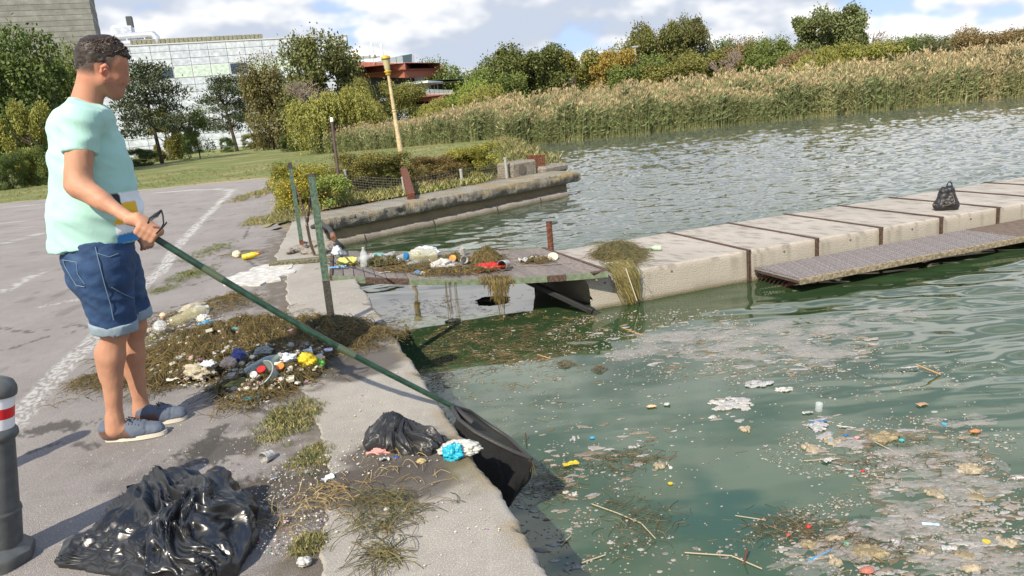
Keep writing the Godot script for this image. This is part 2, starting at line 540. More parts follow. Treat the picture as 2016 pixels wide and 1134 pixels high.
func build_quay() -> void:
	var inner := PackedVector3Array([Vector3(-0.623, 0, -1.744), Vector3(-0.695, -0, -2.13), Vector3(-0.713, 0, -2.247), Vector3(-0.743, 0, -2.523), Vector3(-0.815, 0, -2.904), Vector3(-0.961, 0, -3.302), Vector3(-1.15, 0, -3.77), Vector3(-1.283, 0, -4.207), Vector3(-1.927, 0, -6.363), Vector3(-2.314, 0, -7.803), Vector3(-2.627, 0, -8.476), Vector3(-3.253, 0, -11.645), Vector3(-3.483, 0, -13.026)])
	var wet := [Vector4(-0.989, -4.294, 0.297, 0.379), Vector4(-0.503, -2.931, 0.235, 0.222), Vector4(-0.552, -2.677, 0.237, 0.167), Vector4(-1.209, -4.609, 0.271, 0.456)]
	var moss := Vector4(-0.226, -2.847, 0.123, 0.282)
	var white := Vector4(-2.459, -7.440, 0.334, 0.621)
	var rows := []
	var cols := []
	var zs := PackedFloat32Array()
	var z := 2.5
	while z > -1.7:
		zs.append(z); z -= 0.1
	while z > -11.95:
		zs.append(z); z -= maxf(0.012, 0.0045 * absf(z))
	for zz in zs:
		var xi := inner[0].x
		for k in inner.size() - 1:
			if zz <= inner[k].z and zz > inner[k + 1].z:
				xi = lerpf(inner[k].x, inner[k + 1].x, (inner[k].z - zz) / (inner[k].z - inner[k + 1].z))
			elif zz <= inner[k + 1].z: xi = inner[k + 1].x
		if zz > -2.0: xi = minf(xi, quay_edge(zz) - 0.75)
		xi += 0.035 * nz.get_noise_2d(zz * 3.0, 1.0) + 0.015 * nz.get_noise_2d(zz * 14.0, 1.0)
		var xe := quay_edge(zz) + 0.03 * nz.get_noise_2d(zz * 1.7, 8.0) + 0.012 * nz.get_noise_2d(zz * 15.0, 8.0) - 0.06 * smoothstep(0.25, 0.5, nz.get_noise_2d(zz * 2.5, 20.0))
		var row := PackedVector3Array()
		var cl := PackedColorArray()
		for k in 78:
			var px: float
			var py := 0.0
			if k < 70:
				var t := k / 69.0
				px = lerpf(xi, xe - 0.02, t)
				py = 0.008 + 0.004 * nz.get_noise_2d(px * 3.0, zz * 3.0)
				if k == 0: py = -0.01
			else:
				var q := k - 70
				px = xe - 0.02 + [0.012, 0.02, 0.024, 0.02, 0.015, 0.02, 0.01, 0.0][q] + 0.012 * nz.get_noise_3d(zz * 9.0, q * 0.7, 0.0)
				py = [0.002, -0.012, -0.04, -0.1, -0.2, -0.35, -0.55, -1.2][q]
			var n := nz.get_noise_2d(px * 1.1 + 30.0, zz * 1.1)
			var m := nz.get_noise_2d(px * 8.0, zz * 8.0)
			var g := 0.49 + 0.07 * n + 0.05 * m
			var col := Color(g * 1.04, g * 0.97, g * 0.86)
			for e in wet:
				var d := ell(px, zz, e)
				if d < 1.8: col = col.lerp(Color(0.115, 0.098, 0.085), 0.85 * smoothstep(1.2, 0.85, d + 0.5 * n + 0.35 * nz.get_noise_2d(px * 4.0, zz * 4.0)))
			var dm := ell(px, zz, moss)
			if dm < 1.8: col = col.lerp(Color(0.24, 0.20, 0.08), 0.6 * smoothstep(1.2, 0.5, dm + 0.4 * m))
			if zz > -8.8 and zz < -5.9: col = col.lerp(Color(0.72, 0.71, 0.68), 0.8 * smoothstep(1.1, 0.85, ell(px, zz, white) + 0.3 * n))
			col = col.lerp(Color(0.36, 0.27, 0.12), 0.55 * smoothstep(0.10, 0.0, xe - px) * smoothstep(0.0, 0.3, nz.get_noise_2d(zz * 2.0, 14.0) + 0.1))
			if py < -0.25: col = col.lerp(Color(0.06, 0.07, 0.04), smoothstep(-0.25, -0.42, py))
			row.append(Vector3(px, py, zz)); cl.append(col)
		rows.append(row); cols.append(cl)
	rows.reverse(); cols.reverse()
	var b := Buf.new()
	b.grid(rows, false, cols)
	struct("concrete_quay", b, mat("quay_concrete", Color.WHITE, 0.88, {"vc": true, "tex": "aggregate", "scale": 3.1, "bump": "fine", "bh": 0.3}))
	# the pale cement patch between asphalt and concrete
	b = Buf.new()
	var p := PackedVector2Array()
	var e := Vector4(-2.477, -7.448, 0.323, 0.536)
	for k in 40:
		var a := TAU * k / 40
		var r := 1.0 + 0.5 * nz.get_noise_2d(cos(a) * 1.5, sin(a) * 1.5)
		p.append(Vector2(e.x + cos(a) * e.z * r, e.y + sin(a) * e.w * r))
	b.prism(p, -0.02, 0.016)
	struct("cement_patch", b, mat("cement", Color(0.62, 0.61, 0.58), 0.9, {"tex": "soft", "scale": 1.5, "bump": "rough", "bh": 0.4}))

# the lake: real waves, high in the open, low among the floating rubbish
func wave(x: float, z: float) -> float:
	var calm := smoothstep(1.0, 3.4, x + 0.6 * (z + 5.0) * -0.25) * smoothstep(-3.2, -4.6, z)
	var open := smoothstep(-8.2, -10.0, z + 0.32 * x)
	var inner := smoothstep(-1.8, 1.2, x + (z + 12.0) * -0.1)
	var amp := maxf(calm * 0.55, open * lerpf(0.45, 1.0, inner))
	amp = maxf(amp, 0.02) * (1.0 + 0.4 * nz2.get_noise_2d(x * 0.35, z * 0.35))
	if z + 0.32 * x > -9.0 and z < -3.0: # long smooth undulations before the pontoon
		return amp * (0.036 * nz2.get_noise_2d(x * 1.0 + 3.0, z * 2.9) + 0.003 * nz2.get_noise_2d(x * 4.0, z * 9.0))
	return amp * ((0.020 * nz2.get_noise_2d(x * 1.25, z * 2.6) + 0.006 * nz2.get_noise_2d(x * 4.5, z * 7.0 + 5.0)) * lerpf(1.3, 2.1, smoothstep(-9.0, -18.0, z)))

func build_water() -> void:
	var zs := PackedFloat32Array()
	var z := 0.5
	while z > -47.0:
		zs.append(z); z -= clampf(-z * 0.0058, 0.015, 0.3)
	var rows := []
	var cols := []
	var C := 460
	for zz in zs:
		var row := PackedVector3Array()
		var cl := PackedColorArray()
		var xl := lerpf(-0.9, -4.2, smoothstep(0.0, -11.0, zz))
		var xr := 2.5 - zz * 0.86
		for k in C:
			var x := lerpf(xl, xr, k / (C - 1.0))
			row.append(Vector3(x, WATER + wave(x, zz), zz))
			var n := nz.get_noise_2d(x * 0.35, zz * 0.35)
			var teal := smoothstep(-7.0, -3.0, zz) * smoothstep(-1.4, 0.6, x)
			var sky_sheen := smoothstep(-8.5, -12.0, zz + 0.32 * x)  # open lake beyond the pontoon: silvery sky reflection painted into a paler water colour
			cl.append(Color(0.026, 0.050, 0.020).lerp(Color(0.033, 0.068, 0.037), clampf(teal * (0.75 + 0.7 * n), 0.0, 1.0)).lerp(Color(0.085, 0.100, 0.082), sky_sheen * smoothstep(-1.5, 1.5, x)))
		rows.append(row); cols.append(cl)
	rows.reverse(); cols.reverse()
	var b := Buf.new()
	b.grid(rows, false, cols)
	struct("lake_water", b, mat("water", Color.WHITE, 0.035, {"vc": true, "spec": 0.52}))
	b = Buf.new()
	b.quad(Vector3(-1600, WATER - 0.12, 1600), Vector3(1600, WATER - 0.12, 1600), Vector3(1600, WATER - 0.12, -2600), Vector3(-1600, WATER - 0.12, -2600))
	struct("lake_water_beyond", b, mat("water_far", Color(0.03, 0.06, 0.04), 0.12, {"spec": 0.36, "bump": "rough", "bh": 3.0, "scale": 0.4}))

func build_harbour_wall() -> void:
	var t := thing("harbour_wall", "long weathered concrete harbour wall with rough overhanging coping and lit lower ledge", "wall", Vector3.ZERO)
	var a := Vector3(-2.95, 0, -11.75)
	var e := Vector3(1.50, 0, -15.95)
	var u := (e - a).normalized()
	var w := Vector3(u.z, 0, -u.x)     # towards the water
	if w.z < 0: w = -w
	var L := (e - a).length()
	var m := mat("wall_concrete", Color.WHITE, 0.93, {"vc": true, "tex": "aggregate", "scale": 2.2, "bump": "rough", "bh": 1.6})
	# coping: a rough beam, its front face broken
	var rows := []
	var cols := []
	for k in 181:
		var s := -0.15 + (L + 0.35) * k / 180.0
		var row := PackedVector3Array()
		var cl := PackedColorArray()
		var prof := [[-1.0, -0.3], [-1.0, 0.0], [-0.6, 0.012], [-0.3, 0.01], [-0.12, 0.008], [-0.03, 0.0], [0.0, -0.025], [0.012, -0.07], [0.015, -0.12], [0.0, -0.17], [-0.02, -0.205], [-0.08, -0.215], [-0.26, -0.22]]
		for j in prof.size():
			var p: Array = prof[j]
			var n := nz.get_noise_2d(s * 2.2, j * 0.4)
			var f := nz.get_noise_2d(s * 11.0, j * 1.3)
			var front := 1.0 if j > 4 and j < 11 else 0.15
			row.append(a + u * s + w * (p[0] + front * (0.05 * n + 0.045 * f - 0.05 * smoothstep(0.15, 0.5, nz.get_noise_2d(s * 1.1 + 40.0, j * 0.15)))) + Vector3.UP * (p[1] + 0.012 * f))
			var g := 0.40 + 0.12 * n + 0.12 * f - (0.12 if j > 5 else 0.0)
			var c := Color(g, g * 0.94, g * 0.80)
			if j < 8: c = c.lerp(Color(0.42, 0.31, 0.11), 0.7 * smoothstep(0.05, 0.4, nz.get_noise_2d(s * 1.3, j * 0.5 + 8.0) + 0.25 * smoothstep(1.5, 5.0, s) - 0.1))
			cl.append(c)
		rows.append(row); cols.append(cl)
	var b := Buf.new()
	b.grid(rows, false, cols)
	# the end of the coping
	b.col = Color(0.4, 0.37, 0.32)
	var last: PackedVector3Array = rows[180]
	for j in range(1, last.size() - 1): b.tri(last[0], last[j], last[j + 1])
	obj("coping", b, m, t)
	# recessed face, the shade of the overhang painted into its dark colour, and the ledge below
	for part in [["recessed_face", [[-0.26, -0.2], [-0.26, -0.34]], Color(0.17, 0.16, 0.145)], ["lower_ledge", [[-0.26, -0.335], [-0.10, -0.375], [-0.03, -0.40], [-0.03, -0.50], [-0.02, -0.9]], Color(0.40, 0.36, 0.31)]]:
		rows = []; cols = []
		for k in 121:
			var s := -0.3 + (L + 0.12) * k / 120.0
			var row := PackedVector3Array()
			var cl := PackedColorArray()
			for j in part[1].size():
				var p: Array = part[1][j]
				var n := nz.get_noise_2d(s * 2.5, j + 30.0)
				row.append(a + u * s + w * (p[0] + 0.012 * n) + Vector3.UP * (p[1] + 0.005 * n))
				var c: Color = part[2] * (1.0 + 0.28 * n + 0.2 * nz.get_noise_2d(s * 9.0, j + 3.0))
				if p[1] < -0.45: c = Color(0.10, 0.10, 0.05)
				c.a = 1.0
				cl.append(c)
			rows.append(row); cols.append(cl)
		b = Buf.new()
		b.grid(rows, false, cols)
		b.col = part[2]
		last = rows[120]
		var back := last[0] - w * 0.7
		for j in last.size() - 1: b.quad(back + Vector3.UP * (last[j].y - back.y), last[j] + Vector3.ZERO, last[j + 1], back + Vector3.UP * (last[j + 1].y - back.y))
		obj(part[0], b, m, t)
	# vertical joints in the ledge
	for s in [0.9, 2.35, 3.9, 5.1]:
		b = Buf.new()
		b.col = Color(0.10, 0.09, 0.08)
		b.box(along(a + u * s + w * -0.035 + Vector3.UP * -0.385, a + u * s + w * -0.022 + Vector3.UP * -0.52, u), Vector3(0.018, 0.012, 0.15))
		obj("joint", b, m, t)
	# the headland that the wall carries, and the concrete upstand at its end
	var up := thing("concrete_upstand", "low broken concrete upstand behind the far end of the harbour wall", "block", Vector3(0.35, 0, -16.6), 0.75)
	b = Buf.new()
	b.box(xf(Vector3(0, 0.12, 0)), Vector3(0.75, 0.36, 0.5), 0.04)
	obj("upstand_block", b, mat("old_concrete", Color(0.30, 0.27, 0.22), 0.93, {"tex": "soft", "scale": 1.5, "bump": "rough", "bh": 2.0}), up)
	b = Buf.new()
	b.box(xf(Vector3(0.85, 0.03, 0.12), 0.1), Vector3(0.9, 0.18, 0.5), 0.05)
	obj("lower_block", b, mats.old_concrete, up)
	b = Buf.new()
	b.lathe(Transform3D(Basis(Vector3.RIGHT, PI / 2), Vector3(-0.1, 0.13, 0.235)), [Vector2(0.11, 0), Vector2(0.11, 0.03), Vector2(0.11, 0.03), Vector2(0.0, 0.03)], 20)
	obj("drain_opening", b, mat("dark_hole", Color(0.12, 0.10, 0.08), 0.95), up)
	# rusty sheet-steel screen
	var g := thing("rusty_steel_screen", "rusty corrugated steel screen standing at the end of the harbour wall", "screen", Vector3(0.807, 0.05, -16.936), 0.1)
	var rm := mat("rust", Color(0.22, 0.075, 0.04), 0.85, {"tex": "rust", "scale": 2.0, "bump": "rough", "bh": 0.6, "metal": 0.1})
	for k in 4:
		b = Buf.new()
		b.box(xf(Vector3(-0.14 + 0.095 * k, 0.16, 0.02 * (k % 2))), Vector3(0.085, 0.34 - 0.012 * k, 0.03), 0.006)
		obj("steel_panel", b, rm, g)
	for y in [0.03, 0.29]:
		b = Buf.new()
		b.box(xf(Vector3(0, y, -0.03)), Vector3(0.42, 0.035, 0.03), 0.004)
		obj("rail", b, rm, g)
	# rusty beam leaning out over the coping
	g = thing("rusty_box_beam", "rusty square steel beam sticking out over the harbour wall coping", "beam", Vector3.ZERO)
	b = Buf.new()
	b.box(along(Vector3(-1.919, 0.381, -15.4), Vector3(-1.624, 0.079, -13.55)), Vector3(0.14, 0.13, 2.1), 0.01)
	b.col = Color(0.8, 0.8, 0.8)
	obj("beam_box", b, rm, g)
	b = Buf.new()
	b.box(along(Vector3(-1.624, 0.079, -13.55), Vector3(-1.613, 0.047, -13.5)), Vector3(0.11, 0.10, 0.06))
	obj("end_plate", b, mat("rust_dark", Color(0.10, 0.035, 0.02), 0.9), g)
	# low fence posts with wire mesh between them
	var grey := mat("pale_post", Color(0.42, 0.42, 0.40), 0.85, {"tex": "soft", "scale": 4.0})
	var where := [Vector3(-2.998, 0.158, -14.9), Vector3(-1.889, -0.017, -14.8), Vector3(-0.805, 0.012, -15.6), Vector3(0.116, 0.007, -16.1)]
	var say := ["short pale post nearest the leaning brown pole, in the wire fence", "short pale fence post right beside the rusty beam", "short pale post alone at the middle of the harbour wall fence", "short pale post at the end of the fence under the round bush"]
	for k in 4:
		var h: float = [0.40, 0.34, 0.30, 0.42][k]
		g = thing("fence_post", say[k], "fence post", where[k], 0.0, "short posts of the fence along the harbour wall")
		b = Buf.new()
		b.tube(PackedVector3Array([Vector3(0, -0.05, 0), Vector3(0, h, 0)]), 0.032, 8)
		obj("post_shaft", b, grey, g)
		b = Buf.new()
		b.lathe(xf(Vector3(0, h, 0)), [Vector2(0.037, -0.03), Vector2(0.037, 0.0), Vector2(0.037, 0.0), Vector2(0.0, 0.008)], 8)
		obj("cap", b, grey, g)
	g = thing("wire_fence", "thin wire mesh strung between the short pale posts before the hedge", "fence", Vector3.ZERO)
	for k in 3:
		var p: Vector3 = where[k]
		var q: Vector3 = where[k + 1]
		for j in 7:
			b = Buf.new()
			b.tube(PackedVector3Array([p + Vector3.UP * 0.05 * j, (p + q) * 0.5 + Vector3.UP * (0.05 * j - 0.015), q + Vector3.UP * 0.05 * j]), 0.0022, 4, false)
			obj("wire", b, mat("wire", Color(0.2, 0.19, 0.17), 0.6, {"metal": 0.5}), g)
		b = Buf.new()
		for j in 22:
			var o := p.lerp(q, (j + 0.5) / 22.0)
			b.tube(PackedVector3Array([o, o + Vector3.UP * 0.31]), 0.002, 3, false)
		var ms := obj("wire_upright", b, mats.wire, g)
		ms.set_meta("kind", "stuff")
	# black hose and rusty pipe end at the inner corner
	g = thing("drain_hose", "black rubber hose with a rusty pipe end at the inner harbour corner", "hose", Vector3.ZERO)
	b = Buf.new()
	b.tube(PackedVector3Array([Vector3(-2.714, 0.032, -10.7), Vector3(-2.538, 0.094, -10.5), Vector3(-2.368, 0.052, -10.2), Vector3(-2.288, -0.014, -10)]), 0.032, 10)
	obj("hose", b, mat("black_rubber", Color(0.03, 0.03, 0.032), 0.6), g)
	b = Buf.new()
	b.tube(PackedVector3Array([Vector3(-2.287, -0.007, -10), Vector3(-2.247, -0.041, -9.85)]), 0.036, 10)
	obj("pipe_end", b, mat("rust_pale", Color(0.36, 0.17, 0.10), 0.85, {"tex": "rust", "scale": 4.0}), g)

func build_pontoon() -> void:
	var o := Vector3(0.66, -0.19, -6.76)
	var u := Vector3(4.74, 0, -1.53).normalized()
	var w := Vector3(u.z, 0, -u.x)      # away from the camera
	if w.z > 0: w = -w
	var bas := Basis(u, Vector3.UP, -w)
	var t := thing("concrete_pontoon", "pale concrete pontoon jetty of blocks bound by rusty steel straps", "pontoon", Vector3.ZERO)
	var m := mat("pontoon_concrete", Color.WHITE, 0.9, {"vc": true, "tex": "aggregate", "scale": 3.0, "bump": "rough", "bh": 0.5})
	var s := 0.0
	var cuts := [0.0, 1.76]
	while cuts[-1] < 17.0: cuts.append(cuts[-1] + 0.815)
	for i in cuts.size() - 1:
		var s0: float = cuts[i] + 0.004
		var s1: float = cuts[i + 1] - 0.004
		var rows := []
		var cols := []
		var prof := [[1.5, -0.75], [1.5, -0.012], [1.488, 0.0], [1.4, 0.0]]
		for q in range(13, 0, -1): prof.append([q * 0.1, 0.0])
		prof.append_array([[0.06, 0.0], [0.014, -0.001], [0.003, -0.012], [0.0, -0.06], [0.0, -0.13], [0.0, -0.2], [0.0, -0.26], [0.0, -0.30], [0.0, -0.34], [0.0, -0.75]])
		var N := 40 if i == 0 else 22
		for k in N + 1:
			var ss := lerpf(s0, s1, k / float(N))
			var row := PackedVector3Array()
			var cl := PackedColorArray()
			for p in prof:
				var n := nz.get_noise_3d(ss * 1.5, p[0] * 1.5, p[1] * 3.0 + i)
				var f := nz.get_noise_3d(ss * 9.0, p[0] * 9.0, p[1] * 4.0)
				var batter := 0.0
				if i == 0 and k == 0: batter = 0.17 * clampf((-p[1]) / 0.3, 0.0, 1.2)
				row.append(o + u * (ss + batter) + w * (p[0] + 0.004 * f) + Vector3.UP * (p[1] + 0.004 * n))
				var g := 0.57 + 0.09 * n + 0.06 * f
				var c := Color(g * 1.03, g * 0.94, g * 0.83)
				if p[1] < -0.02:
					g = 0.53 + 0.06 * n
					c = Color(g, g * 0.93, g * 0.80)
					c = c.lerp(Color(0.23, 0.21, 0.15), 0.5 * smoothstep(0.12, 0.5, nz.get_noise_2d(ss * 16.0, i)) * smoothstep(-0.3, -0.02, p[1]))
					c = c.lerp(Color(0.20, 0.17, 0.10), smoothstep(-0.25, -0.31, p[1] + 0.03 * n))
				elif f > 0.22: c = c.lerp(Color(0.28, 0.25, 0.22), 0.7)
				cl.append(c)
			rows.append(row); cols.append(cl)
		var b := Buf.new()
		b.grid(rows, false, cols)
		for e in 2:
			var r: PackedVector3Array = rows[0 if e == 0 else N]
			b.col = Color(0.40, 0.37, 0.32)
			for j in range(1, r.size() - 1):
				if e == 0: b.tri(r[0], r[j + 1], r[j])
				else: b.tri(r[0], r[j], r[j + 1])
		var blk := obj("concrete_block", b, m, t)
		for hole in ([0.2, 0.9] if i == 0 else [0.42]):
			b = Buf.new()
			b.lathe(Transform3D(Basis(Vector3.RIGHT, PI / 2).rotated(Vector3.UP, 0.31), o + u * (s0 + hole) - w * 0.002 + Vector3.UP * -0.07), [Vector2(0.011, -0.002), Vector2(0.011, 0.003), Vector2(0.011, 0.003), Vector2(0.0, 0.003)], 10)
			obj("tie_hole", b, mats.dark_hole, t)
		if i > 0:
			b = Buf.new()
			var sx: float = cuts[i]
			b.box(Transform3D(bas, o + u * sx + w * 0.75 + Vector3.UP * 0.006), Vector3(0.034, 0.012, 1.56), 0.003)
			b.box(Transform3D(bas, o + u * sx - w * 0.008 + Vector3.UP * -0.15), Vector3(0.046, 0.322, 0.014), 0.003)
			b.box(Transform3D(bas, o + u * (sx - 0.024) - w * 0.028 + Vector3.UP * -0.15), Vector3(0.008, 0.31, 0.03), 0.002)
			obj("steel_strap", b, mat("rust_brown", Color(0.15, 0.095, 0.07), 0.8, {"tex": "rust", "scale": 3.0, "metal": 0.2, "bump": "rough", "bh": 0.3}), t)
	# steel pile beside the gangway
	var pile := thing("steel_mooring_post", "short rusty round steel post at the corner of pontoon and gangway", "post", Vector3(0.47, -0.6, -8.28))
	var b := Buf.new()
	b.tube(PackedVector3Array([Vector3.ZERO, Vector3(0, 0.74, 0)]), 0.032, 14)
	obj("shaft", b, mats.rust, pile)
	b = Buf.new()
	b.lathe(xf(Vector3(0, 0.735, 0)), [Vector2(0.034, 0), Vector2(0.034, 0.01), Vector2(0.034, 0.01), Vector2(0, 0.012)], 14)
	obj("cap", b, mats.rust_brown, pile)
	# the lower walkway of steel grating and board along the pontoon
	var wy := thing("pontoon_walkway", "low walkway of steel grating and brown board along the pontoon side", "walkway", Vector3.ZERO)
	var y0 := -0.37
	var p0 := o + u * 1.80 + Vector3.UP * (y0 - o.y)
	b = Buf.new()
	b.box(Transform3D(bas, p0 + u * 1.35 - w * 0.36), Vector3(2.7, 0.014, 0.64))
	obj("grating_plate", b, mat("steel_grating", Color(0.40, 0.375, 0.39), 0.65, {"metal": 0.1, "tex": "grain", "bump": "cells", "bh": 1.2, "scale": 3.5}), wy)
	for k in 20:
		b = Buf.new()
		b.box(Transform3D(bas, p0 + u * 1.35 - w * (0.06 + 0.032 * k) + Vector3.UP * 0.010), Vector3(2.7, 0.012, 0.005))
		obj("grating_bar", b, mat("grating_bar", Color(0.47, 0.44, 0.46), 0.6, {"metal": 0.15, "tex": "rust", "scale": 5.0}), wy)
	b = Buf.new()
	for k in 84:
		b.box(Transform3D(bas, p0 + u * (0.02 + 0.032 * k) - w * 0.36 + Vector3.UP * 0.009), Vector3(0.004, 0.010, 0.64))
	obj("cross_bar", b, mats.grating_bar, wy).set_meta("kind", "stuff")
	b = Buf.new()
	b.box(Transform3D(bas, p0 + u * 6.7 - w * 0.36 + Vector3.UP * 0.004), Vector3(7.97, 0.02, 0.64), 0.003)
	obj("board", b, mat("brown_board", Color(0.17, 0.125, 0.095), 0.85, {"tex": "soft", "scale": 2.0, "bump": "rough", "bh": 0.3}), wy)
	for k in 4:
		b = Buf.new()
		b.box(Transform3D(bas, p0 + u * (0.7 + 2.6 * k + (0.0 if k == 0 else 0.0)) - w * 0.695 + Vector3.UP * -0.014), Vector3(2.59 if k else 1.4, 0.06, 0.03), 0.005)
		if k == 0: b = Buf.new(); b.box(Transform3D(bas, p0 + u * 0.70 - w * 0.695 + Vector3.UP * -0.014), Vector3(1.40, 0.06, 0.03), 0.005)
		else:
			b = Buf.new(); b.box(Transform3D(bas, p0 + u * (1.4 + 2.6 * (k - 0.5)) - w * 0.695 + Vector3.UP * -0.014), Vector3(2.59, 0.06, 0.03), 0.005)
		obj("edge_board", b, mat("weathered_edge", Color(0.38, 0.32, 0.22), 0.88, {"tex": "rust", "scale": 2.0, "bump": "rough", "bh": 0.3}), wy)
	b = Buf.new()
	b.box(Transform3D(bas, p0 + u * 0.02 - w * 0.36 + Vector3.UP * -0.012), Vector3(0.03, 0.05, 0.66), 0.004)
	obj("end_bar", b, mats.rust_brown, wy)
	for k in 4:
		b = Buf.new()
		b.tube(PackedVector3Array([p0 + u * (0.1 + 1.6 * k) - w * 0.60 + Vector3.UP * -0.03, p0 + u * (0.1 + 1.6 * k) - w * 0.02 + Vector3.UP * -0.28]), 0.022, 6)
		obj("brace", b, mats.rust_dark, wy)
	b = Buf.new()
	for k in 9:
		var q := 0.04 + 0.06 * k
		b.tube(PackedVector3Array([p0 + u * 0.05 - w * q + Vector3.UP * -0.03, p0 + u * 0.05 - w * maxf(q - 0.1, 0.02) + Vector3.UP * -0.13]), 0.004, 4, false)
		b.tube(PackedVector3Array([p0 + u * 0.05 - w * q + Vector3.UP * -0.03, p0 + u * 0.05 - w * (q + 0.05) + Vector3.UP * (-0.10 + 0.008 * k)]), 0.004, 4, false)
	obj("side_mesh", b, mats.rust_dark, wy).set_meta("kind", "stuff")

func deck(s: float, t: float) -> Vector3:      # gangway deck: s from quay to pontoon, t from the near to the far side
	var a := Vector3(-1.62, 0.035, -6.84)
	var b := Vector3(-1.90, 0.035, -8.24)
	var c := Vector3(0.86, -0.135, -6.68)
	var d := Vector3(0.34, -0.135, -8.20)
	return a.lerp(c, s).lerp(b.lerp(d, s), t) - Vector3.UP * 0.055 * 4.0 * s * (1.0 - s) * (1.0 - 0.5 * t)

func build_gangway() -> void:
	var t := thing("gangway", "sagging plank gangway with peeling green edge beams littered with rubbish", "gangway", Vector3.ZERO)
	var wood := [mat("grey_plank", Color(0.23, 0.195, 0.18), 0.9, {"tex": "soft", "scale": 3.0, "bump": "rough", "bh": 0.4}), mat("grey_plank_dark", Color(0.21, 0.18, 0.168), 0.9, {"tex": "soft", "scale": 3.0, "bump": "rough", "bh": 0.4}), mat("grey_plank_pale", Color(0.25, 0.215, 0.197), 0.9, {"tex": "soft", "scale": 3.0, "bump": "rough", "bh": 0.4})]
	var N := 25
	for k in N:
		var s := (k + 0.5) / N
		var p := deck(s, 0.015)
		var q := deck(s, 0.985)
		var b := Buf.new()
		var e := deck(s + 0.4 / N, 0.5) - deck(s - 0.4 / N, 0.5)
		var x := along(p, q, e.normalized().cross((q - p).normalized()) * -1.0)
		if x.basis.y.y < 0: x = along(p, q, -x.basis.y)
		x.origin.y += rr(-0.004, 0.004)
		b.box(x, Vector3(2.58 / N * 0.87, 0.026, p.distance_to(q)), 0.004)
		obj("plank", b, wood[rng.randi() % 3], t)
	var green := mat("peeling_green", Color(0.165, 0.21, 0.135), 0.8, {"tex": "soft", "scale": 2.5, "bump": "rough", "bh": 0.3})
	var seg := 10
	for side in 2:
		var tt := -0.012 if side == 0 else 1.012
		for piece in [[0.0, 0.12, 0], [0.12, 0.28, 1], [0.28, 0.78, 0], [0.78, 0.85, 1], [0.85, 1.0, 0]]:
			var rows := []
			for k in 6:
				var s := lerpf(piece[0], piece[1], k / 5.0)
				var p := deck(s, tt)
				var n := Vector3(0, 0, 0.02)
				var row := PackedVector3Array([p + Vector3(0, 0.018, -0.02), p + Vector3(0, 0.018, 0.02), p + Vector3(0, -0.034, 0.02), p + Vector3(0, -0.034, -0.02)])
				rows.append(row)
			var b := Buf.new()
			for k in 5:
				for j in 4:
					b.quad(rows[k][j], rows[k][(j + 1) % 4], rows[k + 1][(j + 1) % 4], rows[k + 1][j])
			for e in [0, 5]: b.quad(rows[e][0], rows[e][1], rows[e][2], rows[e][3])
			obj("edge_beam", b, green if piece[2] == 0 else mats.rust_brown, t)
	for s in [-0.006, 1.006]:
		var b := Buf.new()
		b.box(along(deck(s, 0.0), deck(s, 1.0)), Vector3(0.03, 0.05, 1.5), 0.004)
		obj("end_bar", b, mats.rust_brown, t)
	for tt in [0.33, 0.62]:
		var b := Buf.new()
		var pts := PackedVector3Array()
		for k in 6: pts.append(deck(0.5 + 0.1 * k, tt) + Vector3(0, 0.016, 0))
		b.tube(pts, 0.006, 5)
		obj("holding_strip", b, mats.grey_plank_dark, t)
	# under it: bearers and the dark steel strut down to the water
	for tt in [0.25, 0.75]:
		var b := Buf.new()
		b.box(along(deck(0.0, tt) + Vector3(0, -0.05, 0), deck(1.0, tt) + Vector3(0, -0.07, 0)), Vector3(0.05, 0.07, 2.5))
		obj("bearer", b, mats.rust_dark, t)
	var st := thing("steel_strut", "black steel strut slanting down from gangway to the pontoon foot", "strut", Vector3.ZERO)
	var b := Buf.new()
	b.box(along(Vector3(0.223, -0.241, -6.9), Vector3(0.689, -0.48, -6.7)), Vector3(0.045, 0.045, 0.80), 0.004)
	obj("strut_bar", b, mat("black_steel", Color(0.012, 0.012, 0.014), 0.6), st)
	b = Buf.new()
	b.box(along(Vector3(0.681, -0.469, -6.7), Vector3(0.705, -0.485, -6.68)), Vector3(0.06, 0.06, 0.05), 0.004)
	obj("foot", b, mats.black_steel, st)
	# upright bolt where the gangway rests on the pontoon
	var bo := thing("anchor_bolt", "steel anchor bolt holding the gangway corner to the pontoon", "bolt", Vector3(0.844, -0.19, -6.676))
	b = Buf.new()
	b.tube(PackedVector3Array([Vector3.ZERO, Vector3(0, 0.075, 0)]), 0.011, 8)
	obj("shank", b, mat("dull_steel", Color(0.2, 0.2, 0.2), 0.5, {"metal": 0.6}), bo)
	b = Buf.new()
	b.box(xf(Vector3(-0.05, 0.072, 0), 0.3), Vector3(0.16, 0.012, 0.06), 0.003)
	obj("plate", b, mats.rust_brown, bo)

func build_background() -> void:
	build_white_building()
	build_tower()
	build_restaurant()
	build_lamp()
	build_far_things()

